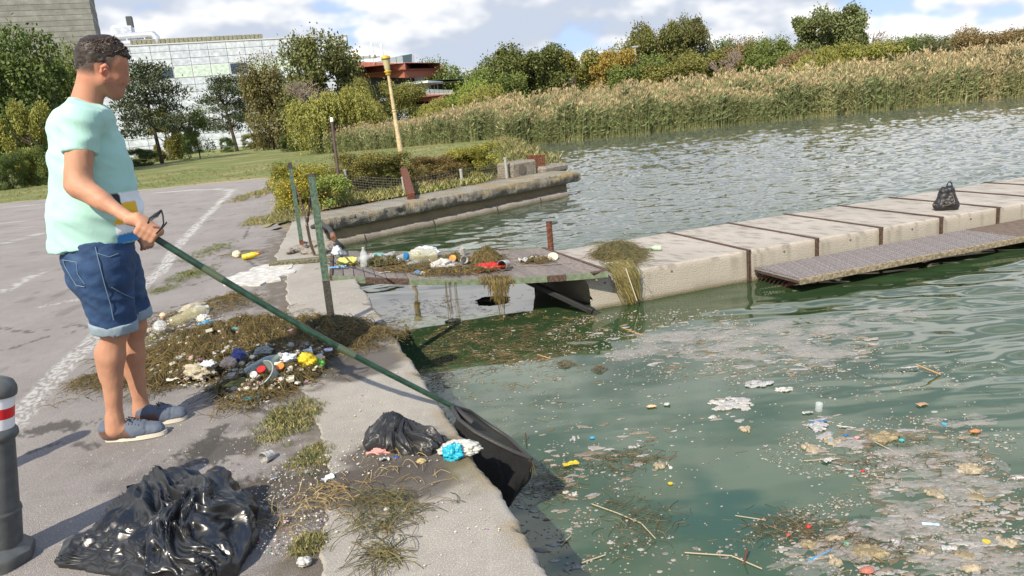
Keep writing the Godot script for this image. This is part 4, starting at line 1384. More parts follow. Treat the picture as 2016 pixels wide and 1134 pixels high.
func build_vegetation() -> void:
	var bark := mat("bark", Color(0.10, 0.075, 0.055), 0.95, {"tex": "rust", "scale": 1.5})
	var crowns := {
		"a": crown_broad(1, 44, 24000, 0.028, 0.14).mesh(), "b": crown_broad(2, 26, 22000, 0.029, 0.08, 0.85).mesh(), "c": crown_broad(3, 52, 24000, 0.028, 0.06).mesh(),
		"bush": crown_broad(4, 46, 22000, 0.026, 0.03).mesh(), "tall": crown_broad(21, 40, 24000, 0.027, 0.40, 0.85).mesh(), "tall2": crown_broad(22, 32, 22000, 0.028, 0.34, 0.9).mesh(), "small": crown_broad(5, 18, 5000, 0.035, 0.1).mesh(),
		"pine": crown_pine(6).mesh(), "pine2": crown_pine(16).mesh(), "willow": crown_willow(7).mesh(), "willow2": crown_willow(17).mesh(), "bare": crown_bare(8).mesh()}
	var trunks := {"a": limbs(1, 12, 0.72, 0.022, 0.32), "b": limbs(2, 10, 0.65, 0.02, 0.3, 0.05), "c": limbs(3, 12, 0.7, 0.022, 0.34), "tall": limbs(21, 14, 0.85, 0.018, 0.3), "tall2": limbs(22, 14, 0.85, 0.018, 0.32, 0.06), "bush": limbs(4, 9, 0.35, 0.012, 0.3), "small": limbs(5, 7, 0.5, 0.014, 0.25), "pine": limbs(6, 14, 0.9, 0.022, 0.3, -0.06), "pine2": limbs(16, 14, 0.9, 0.022, 0.3, -0.12), "willow": limbs(7, 12, 0.7, 0.03, 0.3, -0.22), "willow2": limbs(17, 10, 0.7, 0.03, 0.3), "bare": limbs(8, 4, 0.3, 0.02, 0.1)}
	for k in trunks: trunks[k] = trunks[k].mesh()
	var deep := Color(0.078, 0.111, 0.034)
	var mid := Color(0.117, 0.153, 0.044)
	var olive := Color(0.163, 0.163, 0.049)
	var lime_old := Color(0.208, 0.247, 0.052)
	var lime := Color(0.20, 0.205, 0.055)
	var ochre := Color(0.25, 0.185, 0.05)
	var brown := Color(0.195, 0.150, 0.078)
	var pine := Color(0.055, 0.073, 0.034)
	var list := [
		["broadleaf_tree", "tall dark green tree at the edge of the picture below the concrete tower", [Vector3(-26.50, 0, -44.00), 8.33, 6.43], "a", deep],
		["broadleaf_tree", "dark green tree just behind the man's shoulder with sunlit crown edge", [Vector3(-27.38, 0, -50.00), 8.16, 4.25], "c", mid],
		["young_tree", "yellow-green young tree between the man and the dark trees", [Vector3(-22.59, 0, -38.00), 4.16, 2.58], "b", lime],
		["shrub", "round dark shrub at the lawn edge, outermost beside the road", [Vector3(-22.78, 0, -36.00), 1.69, 1.47], "bush", deep],
		["shrub", "bright green shrub under the yellow-green young tree", [Vector3(-22.03, 0, -37.00), 1.81, 1.56], "bush", mid],
		["pine_tree", "dark pine tree right behind the man's face", [Vector3(-25.05, 0, -58.00), 7.10, 5.92], "pine", pine],
		["young_tree", "slender pale young tree between the two pines", [Vector3(-27.74, 0, -66.00), 4.60, 3.23], "b", olive],
		["young_tree", "small bushy green tree standing in front of the white building", [Vector3(-23.74, 0, -62.00), 3.88, 3.20], "small", mid],
		["pine_tree", "umbrella-shaped pine with a bare trunk against the white building", [Vector3(-26.71, 0, -80.00), 7.48, 7.34], "pine2", pine],
		["broadleaf_tree", "brownish tree between the umbrella pine and the big round tree", [Vector3(-20.07, 0, -70.00), 8.08, 4.76], "c", Color(0.135, 0.125, 0.055)],
		["broadleaf_tree", "big round dark tree rising above the willow and the white building", [Vector3(-12.34, 0, -58.00), 8.02, 6.51], "a", Color(0.106, 0.119, 0.045)],
		["bare_tree", "leafless grey twiggy tree in front of the big round tree", [Vector3(-12.31, 0, -52.00), 5.52, 5.30], "bare", brown],
		["willow_tree", "yellowish weeping willow on the lawn with a dark leaning trunk", [Vector3(-9.29, 0, -46.00), 4.20, 5.79], "willow", lime],
		["willow_tree", "upper pale part of a second willow leaning on the round tree", [Vector3(-8.64, 0, -50.00), 4.57, 3.23], "willow2", olive],
		["bush", "rounded olive bush in front of the terrace restaurant", [Vector3(-7.40, 0, -62.00), 4.46, 4.64], "bush", olive],
		["bush", "dark bush beside the restaurant under the big round tree", [Vector3(-9.75, 0, -60.00), 3.84, 3.67], "bush", deep],
		["broadleaf_tree", "distant dark tree beyond the restaurant roof", [Vector3(-10.08, 0, -120.00), 9.96, 8.49], "c", mid],
		["willow_tree", "small yellow willow in front of the pavilion's red deck", [Vector3(-4.38, 0, -58.00), 2.94, 3.59], "willow2", lime],
		["broadleaf_tree", "rounded tree behind the willows right of the pavilion", [Vector3(-2.82, 0, -90.00), 7.01, 9.18], "c", mid],
		["willow_tree", "wide pale green willow standing at the reeds right of the pavilion", [Vector3(-1.55, 0, -60.00), 4.21, 6.36], "willow2", Color(0.163, 0.213, 0.050)],
		["broadleaf_tree", "dense tree left of the two tall poplars, above the reeds", [Vector3(2.73, 0, -66.00), 6.91, 7.27], "tall2", Color(0.094, 0.112, 0.037)],
		["broadleaf_tree", "low green tree tucked before the dense tree above the reeds", [Vector3(0.41, 0, -62.00), 4.87, 5.23], "c", mid],
		["broadleaf_tree", "olive tree between the dense tree and the yellow autumn tree", [Vector3(7.33, 0, -72.00), 6.50, 6.66], "b", olive],
		["broadleaf_tree", "yellow-orange autumn tree above the reeds", [Vector3(8.95, 0, -62.00), 5.40, 5.23], "b", ochre],
		["broadleaf_tree", "olive-brown tree crown showing above the yellow autumn tree", [Vector3(12.31, 0, -76.00), 6.86, 5.37], "c", olive],
		["broadleaf_tree", "tall tree with a notched top, first of the tall pair beside the mast", [Vector3(13.63, 0, -66.00), 7.71, 5.03], "tall2", Color(0.112, 0.119, 0.041)],
		["broadleaf_tree", "tall tree with a ragged top, second of the tall pair", [Vector3(16.78, 0, -68.00), 7.74, 4.62], "tall", Color(0.106, 0.112, 0.044)],
		["broadleaf_tree", "low dark tree filling the gap behind the tall pair", [Vector3(22.15, 0, -80.00), 6.31, 6.36], "c", deep],
		["bare_tree", "bare pinkish-grey tree above the middle of the reed bed", [Vector3(17.93, 0, -60.00), 5.09, 4.49], "bare", brown],
		["broadleaf_tree", "brown-green tree behind the bare pinkish tree", [Vector3(24.84, 0, -78.00), 6.36, 5.83], "c", brown],
		["broadleaf_tree", "dark tree at the end of the row before the sky gap", [Vector3(25.97, 0, -74.00), 5.71, 4.93], "a", mid],
		["broadleaf_tree", "lone big tree with an open branching crown right of the sky gap", [Vector3(28.31, 0, -66.00), 7.25, 6.73], "tall", Color(0.125, 0.150, 0.062)],
		["bare_tree", "tall bare grey tree leaning against the lone big tree", [Vector3(31.73, 0, -68.00), 6.86, 6.61], "bare", brown],
		["bush", "bright lime bush in the reeds under the lone big tree", [Vector3(20.76, 0, -50.00), 3.69, 3.71], "willow2", lime],
		["bush", "wide lime-green bush in the reeds below the bare grey tree", [Vector3(25.62, 0, -54.00), 3.72, 5.25], "bush", lime],
		["far_tree", "far dark tree directly right of the wide lime-green bush", [Vector3(51.34, 0, -100.00), 5.88, 6.66], "c", deep],
		["far_tree", "far dark tree with a pointed top in the distant row", [Vector3(56.30, 0, -104.00), 6.05, 5.94], "a", mid],
		["far_tree", "far tree with a broad flat top in the distant row", [Vector3(57.07, 0, -100.00), 5.67, 6.66], "c", Color(0.100, 0.112, 0.056)],
		["far_tree", "far dark tree where the distant row meets the brown trees", [Vector3(61.00, 0, -102.00), 5.56, 5.62], "a", deep],
		["far_tree", "brown autumn tree above the tallest reeds", [Vector3(53.84, 0, -86.00), 5.55, 7.25], "c", brown],
		["far_tree", "pale brown autumn tree at the far edge above the reeds", [Vector3(56.16, 0, -84.00), 4.92, 7.08], "b", Color(0.213, 0.169, 0.094)],
		["far_tree", "low brown tree filling the far edge beyond the reeds", [Vector3(60.59, 0, -86.00), 5.01, 8.36], "c", brown],
		["far_tree", "faint distant tree low in the sky gap above the reeds", [Vector3(54.86, 0, -140.00), 7.68, 7.43], "c", mid],
		["bush", "low grey-brown bush in the reeds just right of the sky gap", [Vector3(22.53, 0, -58.00), 3.71, 3.31], "bush", brown],
		["broadleaf_tree", "mid-green tree filling in behind the yellow autumn tree, reed side", [Vector3(10.24, 0, -80.00), 6.12, 5.98], "c", mid],
		["broadleaf_tree", "dull green tree behind the dense tree above the reeds", [Vector3(6.09, 0, -84.00), 6.96, 6.28], "a", olive],
		["broadleaf_tree", "low olive tree between the tall pair and the bare pinkish tree", [Vector3(17.79, 0, -64.00), 4.60, 4.79], "b", olive],
		["broadleaf_tree", "broad olive tree below the notched tall tree at the mast", [Vector3(11.20, 0, -60.00), 4.52, 4.90], "c", mid],
		["broadleaf_tree", "shrubby green tree below the second of the tall pair", [Vector3(13.48, 0, -58.00), 4.24, 5.13], "c", olive],
		["broadleaf_tree", "low tree at the foot of the row's dark end tree by the sky gap", [Vector3(20.86, 0, -62.00), 4.01, 5.06], "b", mid],
		["willow_tree", "pale willow hanging over the reeds between the two low green trees", [Vector3(-0.73, 0, -56.00), 3.95, 3.81], "willow", lime],
		["far_tree", "hazy tree between the two dark trees of the distant row", [Vector3(59.17, 0, -112.00), 5.98, 5.33], "b", mid],
		["far_tree", "hazy low tree at the middle of the distant row", [Vector3(62.31, 0, -112.00), 5.70, 5.33], "c", olive],
		["bush", "grey-green bush under the bare grey tree over the reeds", [Vector3(26.83, 0, -60.00), 3.61, 3.67], "bush", olive],
		["shrub", "dark shrub at the foot of the white building between the two pines", [Vector3(-36.30, 0, -92.00), 2.41, 3.75], "bush", deep],
		["shrub", "olive shrub beside the trunk of the umbrella pine", [Vector3(-27.46, 0, -88.00), 1.68, 2.99], "bush", olive],
		["shrub", "dark shrub in the shade under the willow", [Vector3(-14.29, 0, -56.00), 1.26, 3.05], "bush", deep],
		["clipped_hedge", "small clipped dark hedge block by the umbrella pine's trunk", [Vector3(-27.00, 0, -78.00), 1.50, 1.59], "bush", deep],
		["clipped_hedge", "low dark hedge behind the man at chest height", [Vector3(-25.81, 0, -56.00), 1.27, 2.67], "bush", deep],
		["hedge_bush", "dense green and ochre bush inside the wire fence by the brown pole", [Vector3(-2.86, 0, -15.60), 0.84, 1.33], "bush", Color(0.156, 0.144, 0.044)],
		["hedge_bush", "dense dark-green bush between the lamp post and the brown pole", [Vector3(-2.36, 0, -16.20), 0.74, 1.27], "bush", Color(0.138, 0.138, 0.041)],
		["hedge_bush", "reddish-brown dry bush right of the rusty beam", [Vector3(-1.50, 0, -16.60), 0.59, 1.41], "bush", Color(0.150, 0.112, 0.045)],
		["hedge_bush", "dry brown bush between the middle posts of the wire fence", [Vector3(-0.97, 0, -17.60), 0.54, 1.14], "bush", Color(0.150, 0.118, 0.048)],
		["hedge_bush", "round yellow-green bush at the end of the hedge near the water", [Vector3(-0.50, 0, -17.00), 0.72, 1.39], "bush", Color(0.237, 0.231, 0.050)],
		["hedge_bush", "weedy bush dotted with yellow flowers behind the green rail posts", [Vector3(-3.54, 0, -13.60), 0.80, 1.16], "bush", Color(0.213, 0.206, 0.044)],
		["hedge_bush", "low green weeds at the foot of the hedge by the harbour wall end", [Vector3(-3.00, 0, -13.20), 0.58, 0.99], "small", Color(0.188, 0.237, 0.062)],
		["hedge_bush", "small dark green bush behind the yellow-flowered weeds", [Vector3(-4.39, 0, -16.00), 0.77, 0.87], "small", Color(0.112, 0.150, 0.037)],
	]
	for row in list:
		var d: Array = row[2]
		var kind: String = row[3]
		var t := thing(row[0], row[1], {"pine_tree": "pine", "willow_tree": "willow", "shrub": "shrub", "bush": "bush", "hedge_bush": "bush", "clipped_hedge": "hedge"}.get(row[0], "tree"), d[0], rng.randf() * TAU if kind not in ["willow", "pine", "pine2"] else 0.0)
		t.scale = Vector3(d[2], d[1], d[2])
		obj("trunk", trunks[kind], bark, t)
		row[4] = row[4] * 1.3
		row[4].a = 1.0
		var key := "leaf_%d_%d_%d" % [int(row[4].r * 999), int(row[4].g * 999), int(row[4].b * 999)]
		var lm := leaf_mat(key, row[4]) if kind != "bare" else mat("grey_twigs", Color(0.24, 0.19, 0.16), 0.9)
		if kind.begins_with("pine"): lm = mat("pine_leaf", row[4], 0.6, {"vc": true})
		obj("crown", crowns[kind], lm, t)
	# yellow flowers in the weedy bush, red and pale seed heads in the dry one
	var fl := Buf.new()
	for k in 420:
		fl.col = Color(0.62, 0.42, 0.02) * rr(0.7, 1.2)
		var p := Vector3(-3.499, 0.287, -13.2) + Vector3(rng.randfn() * 0.22, rng.randfn() * 0.13 + 0.1, rng.randfn() * 0.2)
		p.y = maxf(p.y, 0.05)
		for j in 3:
			var d := rv().normalized() * 0.022
			fl.leaf(p, d, d.cross(Vector3.UP).normalized() * 0.009)
	stuff("yellow_flowers", "yellow flower heads scattered over the weedy bush behind the green posts", "flowers", fl, mat("petal", Color.WHITE, 0.6, {"vc": true}))
	# reeds
	var reeds := [reed_clump(1, 0.1).mesh(), reed_clump(2, 0.55).mesh(), reed_clump(3, 0.95).mesh()]
	var xs := [[], [], []]
	var cs := [[], [], []]
	for k in 14000:
		var u := rng.randf()
		var x: float
		var z: float
		if u < 0.30:
			x = rr(-10.5, 1.0)
			z = -41.0 - 5.5 * pow(rng.randf(), 1.4) * 2.0 + minf(0.0, (x + 2.5)) * 0.45 + rr(-0.4, 0.4)
		else:
			x = rr(0.2, 44.0)
			z = -41.3 - 0.07 * maxf(x - 9.0, 0.0) - 13.0 * pow(rng.randf(), 1.7) + 0.5 * nz.get_noise_2d(x * 0.6, 0.0)
		if nz.get_noise_2d(x * 0.8 + 50.0, z * 0.8) < rr(-0.6, -0.15): continue
		var back := smoothstep(0.0, 9.0, -41.3 - z)
		var dryness := -0.14 + 0.70 * smoothstep(6.0, 36.0, x) + 0.5 * nz.get_noise_2d(x * 0.22, z * 0.3) + 0.25 * back + rr(-0.3, 0.3)
		var v := 0 if dryness < 0.4 else (1 if dryness < 0.75 else 2)
		var s := rr(0.80, 1.12) * 0.68 * (1.0 + 0.02 * smoothstep(14.0, 34.0, x)) * (1.0 + 0.10 * back) * (1.0 + 0.42 * nz.get_noise_2d(x * 0.5, z * 0.3) + 0.15 * nz.get_noise_2d(x * 1.7, z * 1.7))
		if x < 2.0: s *= lerpf(0.62, 0.95, smoothstep(-6.0, 2.0, x))
		xs[v].append(Transform3D(Basis.from_euler(Vector3(rr(-0.16, 0.16), rr(-3.1, 3.1), rr(-0.2, 0.14))).scaled(Vector3(s, s, s)), Vector3(x, -0.55 if z > -43.5 and x > 0.0 else -0.05, z)))
		var tn := rr(0.75, 1.2)
		cs[v].append(Color(tn, tn, tn * 0.95))
	for v in 3:
		multi("reed_bed", ["dense green reeds along the far shore of the lake", "mixed green and straw-coloured reeds along the far shore", "dry straw-coloured reeds with plumes along the far shore"][v], "reeds", reeds[v], mat("reed", Color.WHITE, 0.7, {"vc": true, "back": Color(0.25, 0.25, 0.1)}), xs[v], cs[v])
	# grass: tufts along the road edge and over the lawn
	var tuft := grass_tuft(4, 16, 0.12, 0.05, 0.006).mesh()
	var gx := []
	var gc := []
	for k in 5200:
		var z := -12.0 - 26.0 * pow(rng.randf(), 1.3)
		var lim := lerpf(-3.6, -6.8, smoothstep(-11.0, -24.5, z))
		var x := lim + pow(rng.randf(), 1.5) * (0.3 - lim)
		if z < -25.0: x = rr(-22.0, 0.2)
		if z > -17.0 and x > lerpf(-3.3, 0.6, smoothstep(-11.9, -16.0, z)) - 0.7: continue
		var s := rr(0.5, 1.3) * (1.0 if z > -25.0 and x > -8.0 else 0.45)
		gx.append(Transform3D(Basis(Vector3.UP, rng.randf() * TAU).scaled(Vector3.ONE * s), Vector3(x, 0.0, z)))
		var dry := clampf(0.4 + 0.8 * nz.get_noise_2d(x * 0.4, z * 0.4), 0.0, 1.0)
		gc.append(Color(0.17, 0.22, 0.05).lerp(Color(0.40, 0.34, 0.15), dry))
	for k in 700:     # rank grass along the bank behind the wall end
		var z := rr(-40.0, -17.4)
		var s := rr(1.0, 2.0)
		gx.append(Transform3D(Basis(Vector3.UP, rng.randf() * TAU).scaled(Vector3.ONE * s), Vector3(0.2 + 0.25 * rng.randfn() + 0.03 * (z + 40.0), -0.05, z)))
		gc.append(Color(0.16, 0.20, 0.06).lerp(Color(0.36, 0.30, 0.14), rng.randf()))
	multi("rough_grass", "rough grass and weeds along the road edge and over the lawn", "grass", tuft, mat("grass_blade", Color.WHITE, 0.7, {"vc": true, "back": Color(0.3, 0.35, 0.1)}), gx, gc)

func build_foreground() -> void:
	build_posts()
	build_bollards()
	build_bags()
	build_net()
	build_weeds()

func angle_post(a: Vector3, b: Vector3, w: float) -> Buf:
	var buf := Buf.new()
	var x := along(a, b, Vector3(0.3, 0, 1))
	var L := a.distance_to(b)
	buf.box(x.translated_local(Vector3(0, w * 0.5, 0)), Vector3(w, 0.006, L), 0.001)
	buf.box(x.translated_local(Vector3(w * 0.5 - 0.003, 0.0, 0)), Vector3(0.006, w - 0.007, L), 0.001)
	return buf

func build_posts() -> void:
	var green := mat("post_green", Color(0.105, 0.185, 0.125), 0.65, {"tex": "rust", "scale": 3.0, "bump": "rough", "bh": 0.25})
	var dark := mat("post_dark", Color(0.075, 0.075, 0.06), 0.85, {"tex": "rust", "scale": 4.0, "bump": "rough", "bh": 0.4})
	var a := Vector3(-1.266, 0, -5.114)
	var e := Vector3(-1.272, 1.048, -5.2)
	var t := thing("rail_post", "tall green angle-iron post nearest the seaweed heap, grey with rust at the foot", "post", Vector3.ZERO, 0.0, "green posts at the gangway")
	obj("upper_shaft", angle_post(a.lerp(e, 0.33), e, 0.046), green, t)
	obj("lower_shaft", angle_post(a, a.lerp(e, 0.328), 0.048), dark, t)
	var b := Buf.new()
	b.box(xf(a + Vector3(0, 0.005, 0), 0.3), Vector3(0.075, 0.03, 0.07), 0.01)
	obj("foot", b, dark, t)
	b = Buf.new()
	b.box(along(e, e + (e - a).normalized() * 0.02), Vector3(0.05, 0.05, 0.02))
	obj("cap", b, dark, t)
	t = thing("rail_post", "thin green post farther back with a rusty dark top and foot", "post", Vector3.ZERO, 0.0, "green posts at the gangway")
	var a2 := Vector3(-2.395, 0, -8.836)
	var e2 := Vector3(-2.404, 1.018, -8.9)
	obj("shaft", angle_post(a2.lerp(e2, 0.12), a2.lerp(e2, 0.93), 0.045), green, t)
	obj("foot", angle_post(a2, a2.lerp(e2, 0.12), 0.047), mats.rust, t)
	obj("top_end", angle_post(a2.lerp(e2, 0.93), e2, 0.046), dark, t)
	# rusty chain drooping between the two posts, with a pale rope tied to it
	t = thing("rusty_chain", "rusty chain drooping between the two green posts", "chain", Vector3.ZERO)
	var way := PackedVector3Array([Vector3(-1.297, 0.998, -5.25), Vector3(-1.4, 0.891, -5.6), Vector3(-1.548, 0.751, -6.1), Vector3(-1.74, 0.556, -6.7), Vector3(-1.929, 0.553, -7.4), Vector3(-2.129, 0.605, -8.1), Vector3(-2.344, 0.718, -8.8)])
	for k in way.size() - 1:
		for j in 5:
			var p := way[k].lerp(way[k + 1], j / 5.0)
			var q := way[k].lerp(way[k + 1], (j + 1.25) / 5.0)
			b = Buf.new()
			b.box(along(p, q, Vector3(0.3, 1, 0.2) if j % 2 else Vector3(1, 0.2, 0.1)), Vector3(0.022, 0.009, p.distance_to(q)), 0.003)
			obj("link", b, mats.rust_brown, t)
	t = thing("pale_rope", "pale rope hanging from the chain down to the plank end", "rope", Vector3.ZERO)
	b = Buf.new()
	b.tube(PackedVector3Array([Vector3(-1.744, 0.556, -6.7), Vector3(-1.819, 0.421, -7), Vector3(-1.916, 0.251, -7.4), Vector3(-1.974, 0.131, -7.7)]), 0.014, 8)
	obj("strand", b, mat("pale_rope_fibre", Color(0.42, 0.34, 0.24), 0.9, {"tex": "rust", "scale": 8.0}), t)
	# plank lying at the root of the gangway with crumbled mortar behind it
	var pl := thing("green_plank", "old greenish plank lying across the quay at the gangway root", "plank", Vector3.ZERO)
	b = Buf.new()
	b.box(along(Vector3(-2.457, 0.03, -7.914), Vector3(-1.898, 0.035, -7.886)), Vector3(0.10, 0.045, 0.66), 0.006)
	obj("board", b, mat("green_grey_wood", Color(0.22, 0.21, 0.13), 0.9, {"tex": "rust", "scale": 3.0, "bump": "rough", "bh": 0.5}), pl)
	for q in [0.1, 0.9]:
		b = Buf.new()
		b.lathe(xf(Vector3(-2.414, 0.053, -7.776).lerp(Vector3(-1.865, 0.058, -7.748), q)), [Vector2(0.008, -0.002), Vector2(0.008, 0.004), Vector2(0.0, 0.006)], 8)
		obj("nail", b, mats.rust_dark, pl)
	var spots := [Vector3(-2.411, 0, -8.712), Vector3(-2.387, 0, -8.9), Vector3(-2.223, 0, -8.515), Vector3(-2.272, 0, -8.975), Vector3(-2.064, 0, -8.526), Vector3(-2.075, 0, -8.762), Vector3(-2.471, 0, -8.646), Vector3(-2.069, 0, -8.339)]
	var said := ["smallest of the mortar lumps by the foot of the thin green post", "dark mortar lump just behind the thin green post", "grey mortar lump between rope end and plank", "mortar lump at the harbour corner behind the rope", "flat mortar lump by the gangway corner", "mortar lump under the rusty pipe end", "mortar lump at the near end of the plank", "mortar lump behind the middle of the plank"]
	for k in spots.size():
		t = obj("mortar_lump", crumple(20 + k, Vector3(rr(0.05, 0.11), rr(0.03, 0.06), rr(0.05, 0.1)), 0.35, 14), mat("mortar", Color(0.30, 0.27, 0.24), 0.95, {"tex": "soft", "scale": 4.0}))
		t.position = spots[k]
		tag(t, said[k], "rubble", "lumps of mortar at the gangway root")
	t = thing("pipe_stub", "short rusty pipe stub standing beside the tall green post", "pipe", Vector3(-1.392, 0, -5.249))
	b = Buf.new()
	b.tube(PackedVector3Array([Vector3(0, -0.02, 0), Vector3(0.004, 0.06, 0)]), 0.016, 10)
	obj("stub", b, mat("rust_orange", Color(0.30, 0.11, 0.05), 0.85, {"tex": "rust", "scale": 6.0}), t)
	b = Buf.new()
	b.lathe(xf(Vector3(-0.004, 0.0, 0)), [Vector2(0.03, 0), Vector2(0.03, 0.012), Vector2(0.012, 0.016)], 10)
	obj("collar", b, mats.rust_brown, t)

func make_bollard(label: String, base: Vector3, top: Vector3) -> Node3D:
	var ax := (top - base).normalized()
	var t := thing("street_bollard", label, "bollard", base)
	t.basis = Basis(Quaternion(Vector3.UP, ax))
	var grey := mat("bollard_grey", Color(0.105, 0.115, 0.118), 0.5, {"tex": "soft", "scale": 3.0, "bump": "fine", "bh": 0.06})
	var b := Buf.new()
	var L := (top - base).length()
	var s := L / 0.66
	b.lathe(xf(Vector3.ZERO), [Vector2(0.118, 0), Vector2(0.118, 0.05 * s), Vector2(0.112, 0.06 * s), Vector2(0.112, 0.06 * s), Vector2(0.085, 0.078 * s), Vector2(0.075, 0.085 * s)], 8)
	obj("plinth", b, grey, t)
	b = Buf.new()
	b.lathe(xf(Vector3.ZERO), [Vector2(0.078, 0.08 * s), Vector2(0.074, 0.18 * s), Vector2(0.072, 0.185 * s), Vector2(0.076, 0.195 * s), Vector2(0.074, 0.205 * s), Vector2(0.068, 0.21 * s), Vector2(0.054, 0.46 * s)], 24)
	obj("shaft", b, grey, t)
	b = Buf.new()
	b.lathe(xf(Vector3.ZERO), [Vector2(0.054, 0.45 * s), Vector2(0.060, 0.458 * s), Vector2(0.066, 0.468 * s), Vector2(0.064, 0.482 * s), Vector2(0.056, 0.492 * s), Vector2(0.054, 0.495 * s)], 24)
	obj("collar", b, grey, t)
	for k in 3:
		b = Buf.new()
		b.lathe(xf(Vector3.ZERO), [Vector2(0.0535, (0.495 + 0.036 * k) * s), Vector2(0.0535, (0.531 + 0.036 * k) * s)], 24)
		obj("reflective_band", b, mat("band_white", Color(0.70, 0.72, 0.76), 0.35) if k != 1 else mat("band_red", Color(0.58, 0.015, 0.02), 0.35), t)
	b = Buf.new()
	b.lathe(xf(Vector3.ZERO), [Vector2(0.05, 0.602 * s), Vector2(0.060, 0.605 * s), Vector2(0.0615, 0.618 * s), Vector2(0.060, 0.632 * s), Vector2(0.050, 0.65 * s), Vector2(0.030, 0.659 * s), Vector2(0, 0.662 * s)], 24)
	obj("cap", b, grey, t)
	return t

func build_bollards() -> void:
	make_bollard("grey cast bollard with white-red-white band at the picture's edge", Vector3(-1.867, 0, -2.396), Vector3(-1.724, 0.656, -2.42))
	# two more of the row stand beside the frame: their shadows fall into it
	make_bollard("grey cast bollard beside the frame whose shadow crosses the asphalt", Vector3(-2.545, 0, -2.86), Vector3(-2.545, 0, -2.86) + Vector3(0.02, 0.7, 0))

# a crumpled closed shape: a ball with ridged folds
func crumple(sd: int, size: Vector3, amp: float, res := 26, col := Color.WHITE) -> Buf:
	var b := Buf.new()
	var rows := []
	var cols := []
	var o := Vector3(sd * 3.7, sd * 1.3, -sd * 2.1)
	for r in res + 1:
		var th := PI * r / res
		var row := PackedVector3Array()
		var cl := PackedColorArray()
		for k in res * 2:
			var ph := TAU * k / (res * 2)
			var d := Vector3(sin(th) * cos(ph), -cos(th), sin(th) * sin(ph))
			var q := d * 1.4 + o
			var f := 1.0 + amp * (nz.get_noise_3dv(q) * 1.2 + 0.7 * (0.5 - absf(nz2.get_noise_3dv(q * 2.3)) * 2.0) + 0.35 * (0.4 - absf(nz2.get_noise_3dv(q * 5.5)) * 2.0))
			var p := d * f * size
			p.y = maxf(p.y + size.y * 0.8, 0.001 + 0.002 * absf(d.x))
			row.append(p); cl.append(col)
		rows.append(row); cols.append(cl)
	b.grid(rows, true, cols)
	return b

# a slack plastic bag: a dome over a ground outline, pulled into folds that run to a knot or tip
func bag(outline: PackedVector3Array, mid: Vector3, high: float, tip: Vector3, knots: Array, sd: float, fold := 1.0, tail := Vector3(99, 0, 0)) -> Buf:
	var b := Buf.new()
	var rows := []
	var A := 300
	var R := 84
	for r in R + 1:
		var s := r / float(R)
		var row := PackedVector3Array()
		for k in A:
			var a := TAU * k / A
			var d := Vector3(cos(a), 0, sin(a))
			# radius of the outline in this direction
			var rad := 0.0
			for j in outline.size():
				var hit = Geometry2D.segment_intersects_segment(Vector2(mid.x, mid.z), Vector2(mid.x + d.x * 3, mid.z + d.z * 3), sp(outline[j]), sp(outline[(j + 1) % outline.size()]))
				if hit != null: rad = maxf(rad, Vector2(mid.x, mid.z).distance_to(hit))
			if r == 0: rad *= 0.0
			var u := sin(s * PI * 0.5)
			var p := mid + d * rad * (u + 0.03 * sin(s * PI))
			var y := high * pow(maxf(1.0 - pow(s, 2.2), 0.0), 0.75) * lerpf(0.35, 1.0, smoothstep(0.0, 0.42, Vector2(p.x - tail.x, p.z - tail.z).length()))
			for kn in knots:
				y += kn.w * exp(-Vector2(p.x - kn.x, p.z - kn.z).length_squared() / (kn.y * kn.y))* (1.0 - s * s)
			var out := (d * s + Vector3.UP * (1.05 - s)).normalized()
			var v := Vector2(p.x - tip.x, p.z - tip.z)
			var ang := atan2(v.y, v.x)
			var dist := v.length()
			var w1 := nz2.get_noise_3d(ang * 1.7 + 0.9 * nz2.get_noise_2d(p.x * 2.0 + sd, p.z * 2.0), dist * 1.1 + y * 2.0, sd)
			var w2 := nz2.get_noise_3d(p.x * 5.2 + 2.2 * w1 + sd, y * 6.0, p.z * 4.4 + 1.6 * w1)
			var w3 := nz2.get_noise_3d(ang * 5.0 + sd + 2.5 * w2, y * 8.0, dist * 5.0 + 1.5 * w1)
			var f := 0.046 * (0.36 - absf(w1) * 1.6) + 0.030 * (0.33 - absf(w2) * 1.6) + 0.010 * (0.3 - absf(w3) * 1.5)
			var edge := smoothstep(1.0, 0.86, s)
			p += out * f * fold * lerpf(0.35, 1.0, edge)
			p.y = maxf(p.y + y, 0.002 + 0.004 * (1.0 - s))
			row.append(p)
		rows.append(row)
	rows.reverse()
	b.grid(rows, true)
	return b


